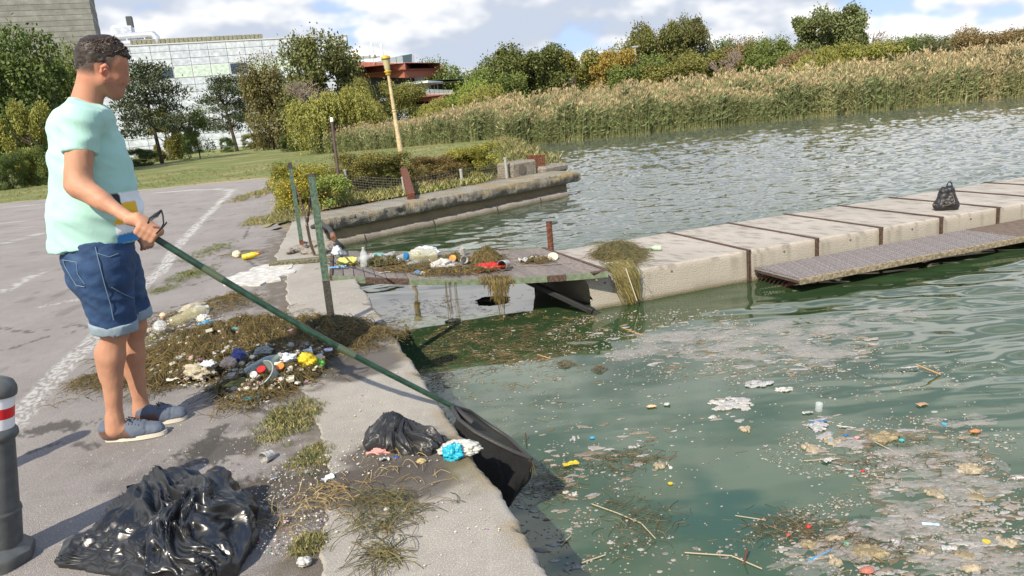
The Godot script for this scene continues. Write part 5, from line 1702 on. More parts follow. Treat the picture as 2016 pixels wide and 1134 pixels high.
func build_bags() -> void:
	var black := mat("bag_plastic", Color(0.010, 0.011, 0.013), 0.33, {"spec": 0.6, "world": true, "bump": "soft", "scale": 2.0, "bh": 0.15})
	var t := thing("black_bin_bag", "big glossy black bin bag lying slack on the asphalt before the bollard", "rubbish bag", Vector3.ZERO)
	var line := PackedVector3Array([Vector3(-1.611, 0, -2.324), Vector3(-1.474, 0, -2.273), Vector3(-1.226, 0, -2.132), Vector3(-1.026, 0, -2.068), Vector3(-0.955, 0, -2.183), Vector3(-0.944, 0, -2.383), Vector3(-1.016, 0, -2.574), Vector3(-1.122, 0, -2.689), Vector3(-1.286, 0, -2.761), Vector3(-1.442, 0, -2.751), Vector3(-1.545, 0, -2.673), Vector3(-1.602, 0, -2.556), Vector3(-1.626, 0, -2.427)])
	var mid := Vector3(-1.188, 0, -2.384)
	var k1 := Vector3(-1.351, 0, -2.675)
	var k2 := Vector3(-1.126, 0, -2.613)
	var k3 := Vector3(-1.11, 0, -2.386)
	obj("bag_body", bag(line, mid, 0.150, Vector3(-1.439, 0, -2.653), [Vector4(k1.x, 0.10, k1.z, 0.085), Vector4(k2.x, 0.085, k2.z, 0.075), Vector4(k3.x, 0.12, k3.z, 0.03)], 4.0, 1.2, Vector3(-1.611, 0, -2.324)), black, t)
	# the twisted lip that stands up
	var b := Buf.new()
	var rows := []
	var p0 := Vector3(-1.306, 0.099, -2.62)
	var p1 := Vector3(-1.333, 0.137, -2.68)
	var p2 := Vector3(-1.242, 0.107, -2.62)
	for r in 9:
		var row := PackedVector3Array()
		for k in 12:
			var u := k / 11.0
			var v := r / 8.0
			var p := p0.lerp(p1, u).lerp(p2.lerp(p2 + Vector3(0.03, -0.01, 0.02), u), v) + Vector3(0, 0.012 * sin(v * 9.0), 0.018 * sin(u * 5.0 + v * 4.0))
			p += Vector3.UP * 0.015 * (1.0 - v) * u
			row.append(p)
		rows.append(row)
	b.grid(rows)
	obj("bag_lip", b, black, t)
	t = thing("black_rubbish_bag", "smaller dusty black rubbish bag at the quay edge near the net", "rubbish bag", Vector3.ZERO)
	var dull := mat("bag_dusty", Color(0.022, 0.023, 0.026), 0.42, {"spec": 0.5})
	line = PackedVector3Array([Vector3(-0.686, 0, -3.04), Vector3(-0.664, 0, -2.98), Vector3(-0.613, 0, -2.989), Vector3(-0.521, 0, -2.934), Vector3(-0.405, 0, -2.9), Vector3(-0.353, 0, -2.936), Vector3(-0.367, 0, -3.034), Vector3(-0.43, 0, -3.106), Vector3(-0.557, 0, -3.202), Vector3(-0.662, 0, -3.215), Vector3(-0.698, 0, -3.136)])
	k1 = Vector3(-0.579, 0, -3.109); k2 = Vector3(-0.663, 0, -3.076); k3 = Vector3(-0.397, 0, -2.98)
	obj("bag_body", bag(line, Vector3(-0.524, 0, -3.034), 0.080, Vector3(-0.526, 0, -3.128), [Vector4(k1.x, 0.07, k1.z, 0.05), Vector4(k2.x, 0.05, k2.z, 0.03), Vector4(k3.x, 0.05, k3.z, 0.03)], 9.0, 0.75), dull, t)
	b = crumple(31, Vector3(0.055, 0.022, 0.035), 0.5, 22)
	var o := obj("bag_tail", b, dull, t)
	o.position = Vector3(-0.387, 0, -3.013)
	o = obj("pink_cloth", crumple(12, Vector3(0.06, 0.016, 0.025), 0.5, 20), mat("pink_cloth", Color(0.55, 0.25, 0.24), 0.85))
	o.position = Vector3(-0.613, 0, -2.989)
	tag(o, "dirty pink cloth poking from under the smaller black bag", "cloth")
	o = obj("blue_bag", crumple(14, Vector3(0.040, 0.036, 0.034), 0.45, 26), mat("blue_plastic", Color(0.02, 0.36, 0.52), 0.35, {"back": Color(0.1, 0.4, 0.5)}))
	o.position = Vector3(-0.299, 0, -2.863)
	tag(o, "crumpled turquoise plastic bag on the quay edge beside the net", "plastic bag")
	o = obj("white_sack", crumple(15, Vector3(0.085, 0.028, 0.06), 0.28, 30), mat("grey_sack", Color(0.44, 0.44, 0.41), 0.7))
	o.position = Vector3(-0.28, 0, -2.916)
	tag(o, "grey-white crumpled sack under the net at the quay edge", "sack")

func build_net() -> void:
	var t := thing("landing_net", "long green-handled landing net with a deep black mesh bag over the quay edge", "landing net", Vector3.ZERO)
	var hand := Vector3(-1.489, 1.027, -3.12)
	var end := Vector3(-0.33, 0.017, -3.4)
	var b := Buf.new()
	var pts := PackedVector3Array()
	for k in 13:
		var s := k / 12.0
		pts.append(hand.lerp(end, s) + Vector3.DOWN * 0.03 * sin(s * PI))
	b.tube(pts, PackedFloat32Array([0.014, 0.0145, 0.0145, 0.0145, 0.0145, 0.014, 0.014, 0.014, 0.014, 0.0135, 0.013, 0.013, 0.012]), 10)
	obj("handle", b, mat("net_green", Color(0.025, 0.085, 0.05), 0.42, {"tex": "rust", "scale": 1.6}), t)
	for q in [[2, 3], [7, 8]]:
		b = Buf.new()
		b.tube(PackedVector3Array([pts[q[0]].lerp(pts[q[1]], 0.1), pts[q[0]].lerp(pts[q[1]], 0.8)]), 0.0158, 10)
		obj("worn_sleeve", b, mat("worn_brass", Color(0.06, 0.085, 0.05), 0.5), t)
	var black := mat("net_black", Color(0.012, 0.012, 0.013, 0.9), 0.85, {"bump": "fine", "bh": 0.5, "scale": 9.0})
	var near := PackedVector3Array([Vector3(-0.341, 0.023, -3.4), Vector3(-0.299, -0.014, -3.3), Vector3(-0.23, -0.044, -3.22), Vector3(-0.141, -0.083, -3.17), Vector3(-0.066, -0.128, -3.16), Vector3(0.011, -0.176, -3.17)])
	var far := PackedVector3Array([Vector3(-0.341, 0.023, -3.4), Vector3(-0.265, -0.062, -3.52), Vector3(-0.181, -0.154, -3.55), Vector3(-0.09, -0.2, -3.48), Vector3(-0.032, -0.201, -3.33), Vector3(0.011, -0.176, -3.17)])
	b = Buf.new()
	b.tube(near, 0.010, 8)
	obj("near_hoop", b, mats.black_rubber, t)
	b = Buf.new()
	b.tube(far, 0.010, 8)
	obj("far_hoop", b, mats.black_rubber, t)
	var low := PackedVector3Array([Vector3(-0.331, -0.037, -3.32), Vector3(-0.291, -0.107, -3.24), Vector3(-0.23, -0.21, -3.18), Vector3(-0.174, -0.299, -3.16), Vector3(-0.11, -0.402, -3.16), Vector3(-0.07, -0.33, -3.17)])
	var rows := []
	for r in 15:
		var v := r / 14.0
		var row := PackedVector3Array()
		for k in 31:
			var u := k / 30.0 * 5.0
			var i := mini(int(u), 4)
			var a := near[i].lerp(near[i + 1], u - i)
			var d := low[i].lerp(low[i + 1], u - i)
			row.append(a.lerp(d, v) + Vector3(0.02, 0, 0.02) * sin(v * PI) * (1.0 + 0.8 * nz2.get_noise_2d(u * 1.3, v * 2.0)))
		rows.append(row)
	b = Buf.new()
	rows.reverse()
	b.grid(rows)
	obj("near_mesh", b, black, t)
	rows = []
	for r in 15:
		var v := r / 14.0
		var row := PackedVector3Array()
		for k in 31:
			var u := k / 30.0 * 5.0
			var i := mini(int(u), 4)
			var a := far[i].lerp(far[i + 1], u - i)
			var d := low[i].lerp(low[i + 1], u - i)
			var p := a.lerp(d, v)
			p += Vector3(0.03, -0.03, -0.02) * sin(v * PI)
			row.append(p)
		rows.append(row)
	b = Buf.new()
	b.grid(rows)
	obj("far_mesh", b, black, t)
	b = Buf.new()
	b.tube(PackedVector3Array([Vector3(-0.342, 0.019, -3.41), Vector3(-0.305, -0.019, -3.41), Vector3(-0.249, -0.068, -3.39)]), 0.016, 8)
	obj("hoop_socket", b, mats.black_rubber, t)
	b = Buf.new()
	for k in 26:
		var u := k / 25.0 * 4.9
		var i := mini(int(u), 4)
		var p := near[i].lerp(near[i + 1], u - i)
		b.box(xf(p + Vector3(0, 0.008, 0.004), rr(0, 3)), Vector3(0.010, 0.004, 0.006))
	obj("lacing", b, mat("pale_thread", Color(0.05, 0.05, 0.045), 0.8), t).set_meta("kind", "stuff")
	# weed dripping from the tip of the net
	var w := Buf.new()
	for k in 9:
		var p := Vector3(0.006, -0.178, -3.17) + rv(0.01)
		var q := p + Vector3(rr(-0.02, 0.02), rr(-0.03, -0.10), rr(-0.01, 0.01))
		w.tube(PackedVector3Array([p, (p + q) * 0.5 + rv(0.006), q]), 0.0014, 4, false)
	stuff("dripping_weed", "thin strands of weed hanging from the tip of the landing net", "weed", w, mat("weed_strand", Color(0.16, 0.13, 0.05), 0.7))

func build_weeds() -> void:
	# weeds and moss in the asphalt joints
	var tuft := grass_tuft(9, 22, 0.026, 0.026, 0.0018).mesh()
	var patches := [["moss_patch", "strip of green weeds in the asphalt beside the net handle, uppermost", Vector4(-3.735, -9.494, 0.236, 0.813), 150, 0.8], ["moss_patch", "green weed patch in the asphalt crossed by the net handle", Vector4(-3.327, -7.916, 0.220, 0.507), 150, 0.9], ["moss_patch", "small green weed patch near the man's shorts", Vector4(-3.327, -7.185, 0.142, 0.210), 70, 0.7],
		["weed_patch", "spreading dry-green weed tuft in the joint right of the man's shoes", Vector4(-1.123, -3.455, 0.143, 0.280), 160, 1.1], ["weed_patch", "thin dry weeds along the joint below the weed tuft", Vector4(-0.917, -2.996, 0.081, 0.174), 90, 0.8], ["weed_patch", "small green sprig among the shells right of the big bin bag", Vector4(-0.757, -2.309, 0.064, 0.071), 70, 0.9], ["weed_patch", "low green weeds at the asphalt corner before the harbour wall", Vector4(-5.774, -18.086, 0.424, 1.916), 110, 2.4], ["weed_patch", "weedy strip running from the asphalt to the harbour wall corner", Vector4(-3.704, -12.419, 0.552, 0.759), 260, 2.0], ["weed_patch", "sparse green weeds among the foam bits by the rubbish heap", Vector4(-2.610, -5.354, 0.103, 0.210), 60, 0.7]]
	for p in patches:
		var e: Vector4 = p[2]
		var xs := []
		var cs := []
		for k in p[3]:
			var a := rng.randf() * TAU
			var q := pow(rng.randf(), 0.6) * (1.0 + 0.35 * nz.get_noise_2d(cos(a) * 2.0 + k * 0.001, sin(a) * 2.0 + e.x * 5.0))
			var s: float = p[4] * rr(0.5, 1.25) * (1.15 - 0.5 * q)
			xs.append(Transform3D(Basis.from_euler(Vector3(rr(-0.4, 0.4), rng.randf() * TAU, rr(-0.4, 0.4))).scaled(Vector3.ONE * s), Vector3(e.x + cos(a) * e.z * q, 0.004, e.y + sin(a) * e.w * q)))
			var dry := rng.randf() if p[0] == "weed_patch" else rng.randf() * 0.35
			cs.append(Color(0.135, 0.175, 0.05).lerp(Color(0.38, 0.31, 0.15), dry * 1.0))
		multi(p[0], p[1], "weeds", tuft, mats.grass_blade, xs, cs)

# smooth bodies: tapered capsules joined by a smooth minimum, meshed as surface nets
# a bone is [a, b, radius at a, radius at b, squash axis or null, squash factor, clip planes]
func bone_dist(p: Vector3, q: Array) -> float:
	var a: Vector3 = q[0]
	var ab: Vector3 = q[1] - a
	if q.size() > 4 and q[4] != null:
		var n: Vector3 = q[4]
		var m := a + ab * 0.5
		p += n * (p - m).dot(n) * (1.0 / q[5] - 1.0)
	var t := clampf((p - a).dot(ab) / maxf(ab.length_squared(), 1e-9), 0.0, 1.0)
	return (p - a - ab * t).length() - lerpf(q[2], q[3], t)

func field_at(p: Vector3, bones: Array, k: float) -> float:
	var s := 0.0
	for q in bones: s += exp(-k * clipped(p, q))
	return -log(maxf(s, 1e-30)) / k

func clipped(p: Vector3, q: Array) -> float:
	var d := bone_dist(p, q)
	if q.size() > 6:
		for pl in q[6]: d = maxf(d, (pl as Plane).distance_to(p))
	return d

func onto(bones: Array, k: float, from: Vector3, dir: Vector3) -> Vector3:
	var p := from
	for j in 40:
		var d := field_at(p, bones, k)
		if d < 0.0005: break
		p += dir * maxf(d * 0.8, 0.0005)
	return p

func nets(b: Buf, bones: Array, cell: float, k: float, paint, bump = null) -> void:
	var reach := 6.0 / k + cell
	var lo := Vector3.ONE * 1e9
	var hi := -lo
	for q in bones:
		for j in 2:
			var r := Vector3.ONE * (maxf(q[2], q[3]) + reach)
			lo = lo.min(q[j] - r); hi = hi.max(q[j] + r)
	var nx := int((hi.x - lo.x) / cell) + 2
	var ny := int((hi.y - lo.y) / cell) + 2
	var nzz := int((hi.z - lo.z) / cell) + 2
	var acc := PackedFloat32Array()
	acc.resize(nx * ny * nzz)
	for q in bones:
		var r := Vector3.ONE * (maxf(q[2], q[3]) + reach)
		var l: Vector3 = ((q[0] as Vector3).min(q[1]) - r - lo) / cell
		var h: Vector3 = ((q[0] as Vector3).max(q[1]) + r - lo) / cell
		for y in range(maxi(int(l.y), 0), mini(int(h.y) + 1, ny)):
			for z in range(maxi(int(l.z), 0), mini(int(h.z) + 1, nzz)):
				var o := (y * nzz + z) * nx
				for x in range(maxi(int(l.x), 0), mini(int(h.x) + 1, nx)):
					var d := clipped(lo + Vector3(x, y, z) * cell, q)
					if d < reach: acc[o + x] += exp(-k * d)
	# where the sum passes one the surface runs
	var at := {}
	var P := PackedVector3Array()
	var st := [1, nx, nx * nzz]
	var axis := [Vector3.RIGHT, Vector3.BACK, Vector3.UP]
	var corner := []
	for j in 8: corner.append((j & 1) * st[0] + (j >> 1 & 1) * st[1] + (j >> 2 & 1) * st[2])
	var cv := []
	for j in 8: cv.append(Vector3(j & 1, j >> 2 & 1, j >> 1 & 1))
	var edges := [[0, 1], [2, 3], [4, 5], [6, 7], [0, 2], [1, 3], [4, 6], [5, 7], [0, 4], [1, 5], [2, 6], [3, 7]]
	var cells := PackedInt32Array()
	for y in ny - 1:
		for z in nzz - 1:
			var o := (y * nzz + z) * nx
			for x in nx - 1:
				var i := o + x
				var n := 0
				for j in 8:
					if acc[i + corner[j]] > 1.0: n += 1
				if n == 0 or n == 8: continue
				var f := []
				for j in 8: f.append(-log(maxf(acc[i + corner[j]], exp(-k * reach))) / k)
				var s := Vector3.ZERO
				var m := 0
				for e in edges:
					var a: float = f[e[0]]
					var c: float = f[e[1]]
					if (a < 0.0) != (c < 0.0):
						s += (cv[e[0]] as Vector3).lerp(cv[e[1]], a / (a - c)); m += 1
				at[i] = P.size()
				P.append(lo + (Vector3(x, y, z) + s / m) * cell)
				cells.append(i)
	var base := b.v.size()
	var N := PackedVector3Array(); N.resize(P.size())
	var tris := PackedInt32Array()
	for i in cells:
		for d in 3:
			var inside: bool = acc[i] > 1.0
			if inside == (acc[i + st[d]] > 1.0): continue
			var u: int = st[(d + 1) % 3]
			var w: int = st[(d + 2) % 3]
			if not (at.has(i - u) and at.has(i - w) and at.has(i - u - w)): continue
			var q := [at[i], at[i - u], at[i - u - w], at[i - w]]
			var nn: Vector3 = (P[q[2]] - P[q[0]]).cross(P[q[3]] - P[q[1]])
			var outd: Vector3 = axis[d] if inside else -axis[d]
			if nn.dot(outd) > 0: q = [q[0], q[3], q[2], q[1]]
			else: nn = -nn
			for j in [0, 1, 2, 0, 2, 3]: tris.append(q[j])
			for j in q: N[j] += nn
	for j in P.size(): N[j] = N[j].normalized()
	if bump != null:
		var Q := P.duplicate()
		for j in P.size(): Q[j] = P[j] + N[j] * bump.call(P[j], N[j])
		N.fill(Vector3.ZERO)
		for j in range(0, tris.size(), 3):
			var nn := (Q[tris[j + 2]] - Q[tris[j]]).cross(Q[tris[j + 1]] - Q[tris[j]])
			for e in 3: N[tris[j + e]] += nn
		for j in P.size(): N[j] = N[j].normalized()
		for j in P.size(): b.c.append(paint.call(P[j], N[j]))
		P = Q
	else:
		for j in P.size(): b.c.append(paint.call(P[j], N[j]))
	b.v.append_array(P)
	b.n.append_array(N)
	for j in tris: b.ix.append(base + j)

func build_person() -> void:
	var t := thing("person", "man in mint T-shirt and denim shorts holding the landing net, seen from behind his side", "person", Vector3.ZERO)
	var skin := Color(0.41, 0.215, 0.138)
	# joints, laid out in the pose of the photograph
	var ank_r := Vector3(-1.934, 0.109, -3.42)
	var kne_r := Vector3(-1.83, 0.551, -3.4)
	var hip_r := Vector3(-1.809, 0.86, -3.37)
	var ank_l := Vector3(-1.903, 0.078, -3.62)
	var kne_l := Vector3(-1.842, 0.515, -3.6)
	var hip_l := Vector3(-1.848, 0.814, -3.56)
	var sho_r := Vector3(-1.709, 1.486, -3.27)
	var elb_r := Vector3(-1.747, 1.223, -3.2)
	var wri_r := Vector3(-1.522, 1.07, -3.12)
	var sho_l := Vector3(-1.843, 1.487, -3.63)
	var elb_l := Vector3(-1.888, 1.212, -3.7)
	var wri_l := Vector3(-1.828, 1.004, -3.66)
	var neck := Vector3(-1.762, 1.538, -3.45)
	var K := 70.0
	var bones := [
		[kne_r + Vector3(0, 0.12, 0), kne_r, 0.068, 0.054], [kne_r, Vector3(-1.879, 0.426, -3.41), 0.050, 0.053], [Vector3(-1.879, 0.426, -3.41), ank_r, 0.053, 0.032], [Vector3(-1.904, 0.45, -3.42), Vector3(-1.919, 0.339, -3.42), 0.040, 0.034],
		[ank_r, Vector3(-1.94, 0.057, -3.42), 0.031, 0.031], [Vector3(-1.954, 0.059, -3.42), Vector3(-1.864, 0.048, -3.43), 0.030, 0.020],
		[kne_l + Vector3(0, 0.12, 0), kne_l, 0.066, 0.052], [kne_l, Vector3(-1.886, 0.374, -3.61), 0.048, 0.051], [Vector3(-1.886, 0.374, -3.61), ank_l, 0.051, 0.031], [Vector3(-1.909, 0.392, -3.62), Vector3(-1.922, 0.295, -3.62), 0.038, 0.032],
		[ank_l, Vector3(-1.907, 0.033, -3.62), 0.030, 0.030], [Vector3(-1.914, 0.033, -3.62), Vector3(-1.832, 0.036, -3.62), 0.028, 0.019],
		[sho_r, elb_r, 0.051, 0.041], [Vector3(-1.716, 1.352, -3.22), Vector3(-1.733, 1.281, -3.21), 0.046, 0.042], [elb_r, wri_r, 0.037, 0.025], [Vector3(-1.721, 1.209, -3.19), Vector3(-1.64, 1.154, -3.16), 0.039, 0.033],
		[sho_l, elb_l, 0.055, 0.045], [elb_l, wri_l, 0.044, 0.028],
		[Vector3(-1.773, 1.539, -3.45), Vector3(-1.74, 1.604, -3.45), 0.060, 0.052], [Vector3(-1.777, 1.5, -3.43), Vector3(-1.802, 1.502, -3.52), 0.070, 0.070]]
	var b := Buf.new()
	var paint_skin := func(p: Vector3, _n: Vector3) -> Color:
		var m := nz.get_noise_3dv(p * 16.0)
		var f := nz.get_noise_3dv(p * 5.0)
		var c := skin * (1.0 + 0.16 * m + 0.15 * f)
		if p.y < 0.55: c = c.lerp(Color(0.36, 0.19, 0.125), 0.5)
		if p.y > 1.46 and p.y < 1.6: c = c.lerp(Color(0.42, 0.15, 0.10), 0.45)   # sunburnt neck
		c.a = 1.0
		return c
	nets(b, bones, 0.010, K, paint_skin, func(p, _n): return 0.0025 * nz.get_noise_3dv(p * 14.0))
	# the right hand closes round the handle
	var h0 := Vector3(-1.466, 1.024, -3.1)
	var dirp := (Vector3(-0.33, 0.017, -3.4) - Vector3(-1.489, 1.027, -3.12)).normalized()
	var side := dirp.cross(Vector3.UP).normalized()       # towards the camera
	if side.z < 0: side = -side
	var up := side.cross(dirp).normalized()
	if up.y < 0: up = -up
	var ax := Vector3(-1.489, 1.027, -3.12)
	var hb := [[wri_r, ax + up * 0.030 + dirp * 0.0, 0.027, 0.026], [ax + up * 0.033 - dirp * 0.03 + side * 0.006, ax + up * 0.03 + dirp * 0.065 + side * 0.006, 0.023, 0.020], [ax + up * 0.026 - dirp * 0.015 + side * 0.016, ax + up * 0.024 + dirp * 0.06 + side * 0.018, 0.018, 0.017]]
	for f in 4:
		var o := ax + dirp * (-0.004 + 0.0215 * f)
		var len: float = [0.80, 0.95, 1.0, 0.92][f]
		var q0 := o + up * 0.030 + side * 0.018
		var q1 := o + up * 0.014 * len + side * 0.035 + dirp * 0.003
		var q2 := o - up * 0.016 * len + side * 0.030 + dirp * 0.003
		var q3 := o - up * 0.027 * len + side * 0.006
		hb.append([q0, q1, 0.0115, 0.0105]); hb.append([q1, q2, 0.0105, 0.0095]); hb.append([q2, q3, 0.0095, 0.008])
	var th := ax + up * 0.022 - side * 0.016
	hb.append([th - dirp * 0.01, th + dirp * 0.038 - side * 0.006 + up * 0.002, 0.014, 0.012])
	hb.append([th + dirp * 0.038 - side * 0.006 + up * 0.002, th + dirp * 0.075 + side * 0.008 + up * 0.004, 0.0115, 0.009])
	nets(b, hb, 0.0042, 240.0, paint_skin)
	# the left hand, relaxed behind the belly
	var hl := [[wri_l, wri_l + Vector3(0.05, -0.03, 0.0), 0.026, 0.026], [wri_l + Vector3(0.05, -0.03, 0.0), wri_l + Vector3(0.085, -0.06, 0.01), 0.026, 0.022]]
	for f in 4:
		var o := wri_l + Vector3(0.082 - 0.006 * f, -0.06, -0.03 + 0.02 * f)
		var o2 := o + Vector3(0.024, -0.028, 0.002)
		var o3 := o2 + Vector3(0.006, -0.028, 0.002)
		hl.append([o, o2, 0.010, 0.009]); hl.append([o2, o3, 0.009, 0.008]); hl.append([o3, o3 + Vector3(-0.01, -0.014, 0), 0.008, 0.007])
	hl.append([wri_l + Vector3(0.035, -0.02, 0.025), wri_l + Vector3(0.07, -0.04, 0.045), 0.012, 0.011])
	hl.append([wri_l + Vector3(0.07, -0.04, 0.045), wri_l + Vector3(0.10, -0.065, 0.04), 0.010, 0.009])
	nets(b, hl, 0.0045, 240.0, paint_skin)
	# head, turned a little away
	var zax := Vector3(0.30, 0, 0.95)
	var hd := [
		[Vector3(-1.681, 1.737, -3.45), Vector3(-1.646, 1.733, -3.47), 0.080, 0.077, zax, 0.88], [Vector3(-1.629, 1.72, -3.485), Vector3(-1.636, 1.691, -3.495), 0.048, 0.046, zax, 1.12], [Vector3(-1.64, 1.682, -3.49), Vector3(-1.657, 1.624, -3.495), 0.050, 0.042, zax, 1.0], [Vector3(-1.672, 1.645, -3.455), Vector3(-1.657, 1.591, -3.49), 0.040, 0.028, zax, 1.35],
		[Vector3(-1.7, 1.699, -3.45), Vector3(-1.707, 1.665, -3.45), 0.064, 0.058], [Vector3(-1.714, 1.666, -3.45), Vector3(-1.77, 1.549, -3.45), 0.054, 0.064],
		[Vector3(-1.602, 1.692, -3.49), Vector3(-1.622, 1.7, -3.53), 0.018, 0.016], [Vector3(-1.614, 1.679, -3.515), Vector3(-1.607, 1.644, -3.522), 0.010, 0.0125], [Vector3(-1.614, 1.638, -3.505), Vector3(-1.625, 1.639, -3.525), 0.009, 0.009],
		[Vector3(-1.631, 1.618, -3.505), Vector3(-1.644, 1.62, -3.53), 0.010, 0.010], [Vector3(-1.634, 1.605, -3.5), Vector3(-1.649, 1.607, -3.53), 0.011, 0.011], [Vector3(-1.649, 1.584, -3.495), Vector3(-1.663, 1.586, -3.52), 0.019, 0.018],
		[Vector3(-1.621, 1.654, -3.468), Vector3(-1.618, 1.645, -3.475), 0.024, 0.018]]
	var ear := [[Vector3(-1.636, 1.653, -3.377), Vector3(-1.633, 1.673, -3.366), 0.0055, 0.0065], [Vector3(-1.633, 1.673, -3.366), Vector3(-1.625, 1.691, -3.364), 0.0065, 0.0065], [Vector3(-1.625, 1.691, -3.364), Vector3(-1.612, 1.697, -3.366), 0.0065, 0.0065], [Vector3(-1.612, 1.697, -3.366), Vector3(-1.605, 1.688, -3.373), 0.0065, 0.005], [Vector3(-1.636, 1.653, -3.377), Vector3(-1.631, 1.643, -3.38), 0.0065, 0.0075], [Vector3(-1.627, 1.674, -3.386), Vector3(-1.632, 1.66, -3.386), 0.014, 0.010, zax, 0.5]]
	var ref := Vector3(-1.664, 1.725, -3.45)
	var ex := (Vector3(-1.642, 1.723, -3.45) - ref) / 10.0
	var ey := (Vector3(-1.668, 1.704, -3.45) - ref) / 10.0
	var paint_head := func(p: Vector3, n: Vector3) -> Color:
		var c := skin * (1.0 + 0.12 * nz.get_noise_3dv(p * 22.0) + 0.1 * nz.get_noise_3dv(p * 8.0))
		c = c.lerp(Color(0.47, 0.17, 0.115), 0.35)
		# cropped hair at nape and temples, stubble on the jaw
		var u := 200.0 + (p - ref).dot(ex) / ex.length_squared()
		var v := 120.0 + (p - ref).dot(ey) / ey.length_squared()
		var low := 150.0
		if u > 197.0: low = lerpf(150.0, 128.0, smoothstep(197.0, 201.0, u))
		if u > 212.0: low = lerpf(128.0, 141.0, smoothstep(212.0, 215.0, u))
		if u > 222.0: low = 141.0 - (u - 222.0) * 1.9
		var m := smoothstep(5.0, -12.0, v - low + 3.0 * nz.get_noise_3dv(p * 70.0))
		c = c.lerp(Color(0.070, 0.052, 0.044) * (1.0 + 0.5 * nz.get_noise_3dv(p * 90.0)), m * (0.95 if v < low - 12.0 else 0.86))
		if v > 160.0 and u > 208.0: c = c.lerp(Color(0.20, 0.12, 0.09), 0.30 + 0.2 * nz.get_noise_3dv(p * 70.0))
		c.a = 1.0
		return c
	nets(b, hd, 0.0046, 120.0, paint_head)
	nets(b, ear, 0.0030, 420.0, func(p, _n): return Color(0.48, 0.18, 0.12) * (1.0 + 0.2 * nz.get_noise_3dv(p * 30.0)))
	# eye on the near side, just in the socket
	var sm := mat("skin", Color.WHITE, 0.52, {"vc": true, "sss": 0.12, "spec": 0.42, "bump": "fine", "scale": 10.0, "bh": 0.04})
	var bd := obj("body", b, sm, t)
	b = Buf.new()
	b.lathe(xf(Vector3(-1.599, 1.671, -3.468), 0.0, 0.0, 0.0), [Vector2(0.0, -0.010), Vector2(0.0075, -0.006), Vector2(0.0105, 0.0), Vector2(0.0075, 0.006), Vector2(0.0, 0.010)], 12)
	obj("eye", b, mat("eye_white", Color(0.5, 0.47, 0.44), 0.2), bd)
	b = Buf.new()
	b.tube(PackedVector3Array([Vector3(-1.605, 1.689, -3.458), Vector3(-1.593, 1.694, -3.462), Vector3(-1.588, 1.689, -3.475)]), PackedFloat32Array([0.003, 0.0045, 0.003]), 6)
	obj("eyebrow", b, mat("brow_hair", Color(0.05, 0.035, 0.028), 0.9), bd)
	# hair: short, swept forward over the brow
	var hl2 := Vector3(-1.57, 1.731, -3.45) - Vector3(-1.781, 1.679, -3.45)
	var cut := Plane(Vector3(hl2.y, -hl2.x, 0.02).normalized(), Vector3(-1.781, 1.679, -3.45))
	var hr := [
		[Vector3(-1.682, 1.752, -3.45), Vector3(-1.651, 1.758, -3.465), 0.080, 0.076, zax, 0.90, [cut]], [Vector3(-1.694, 1.715, -3.45), Vector3(-1.681, 1.726, -3.45), 0.076, 0.078, zax, 0.90, [cut]],
		[Vector3(-1.626, 1.763, -3.47), Vector3(-1.596, 1.753, -3.485), 0.048, 0.030, zax, 1.2, [cut]], [Vector3(-1.592, 1.76, -3.48), Vector3(-1.566, 1.735, -3.5), 0.022, 0.009], [Vector3(-1.579, 1.762, -3.455), Vector3(-1.56, 1.741, -3.46), 0.018, 0.009], [Vector3(-1.683, 1.785, -3.45), Vector3(-1.631, 1.79, -3.465), 0.036, 0.032]]
	b = Buf.new()
	nets(b, hr, 0.0048, 150.0, func(p, _n):
		var g := nz.get_noise_3d(p.x * 25.0, p.y * 60.0, p.z * 60.0)
		var c := Color(0.026, 0.019, 0.016) * (1.0 + 0.7 * g)
		var grey := smoothstep(0.03, -0.05, p.y - 1.735) * smoothstep(0.05, 0.35, nz.get_noise_3dv(p * 45.0) + 0.1)
		c = c.lerp(Color(0.20, 0.18, 0.165), 0.55 * grey)
		c.a = 1.0
		return c, func(p, _n): return 0.0025 * nz2.get_noise_3d(p.x * 16.0 + p.y * 20.0, p.y * 60.0, p.z * 70.0) + 0.003 * nz2.get_noise_3dv(p * 20.0))
	# loose locks, so that the outline is not smooth
	for k in 1500:
		var a := rng.randf() * TAU
		var d := Vector3(cos(a), rr(0.05, 1.0), sin(a)).normalized()
		var p := onto(hr, 150.0, Vector3(-1.672, 1.752, -3.46) + d * 0.2, -d)
		if p.distance_to(Vector3(-1.672, 1.752, -3.46)) > 0.17 or cut.distance_to(p) > -0.004: continue
		b.col = Color(0.030, 0.022, 0.018) * rr(0.4, 2.6)
		var fw := (Vector3(0.8, 0.1, -0.1) + d * 0.3 + rv(0.35)).normalized() * rr(0.008, 0.017)
		b.leaf(p - d * 0.003, fw, fw.cross(d).normalized() * 0.0022)
	obj("hair", b, mat("hair", Color.WHITE, 0.5, {"vc": true, "spec": 0.4}), t)
	build_clothes(t, sho_r, elb_r, sho_l, elb_l, hip_r, hip_l, kne_r, kne_l)
	build_shoes(t)

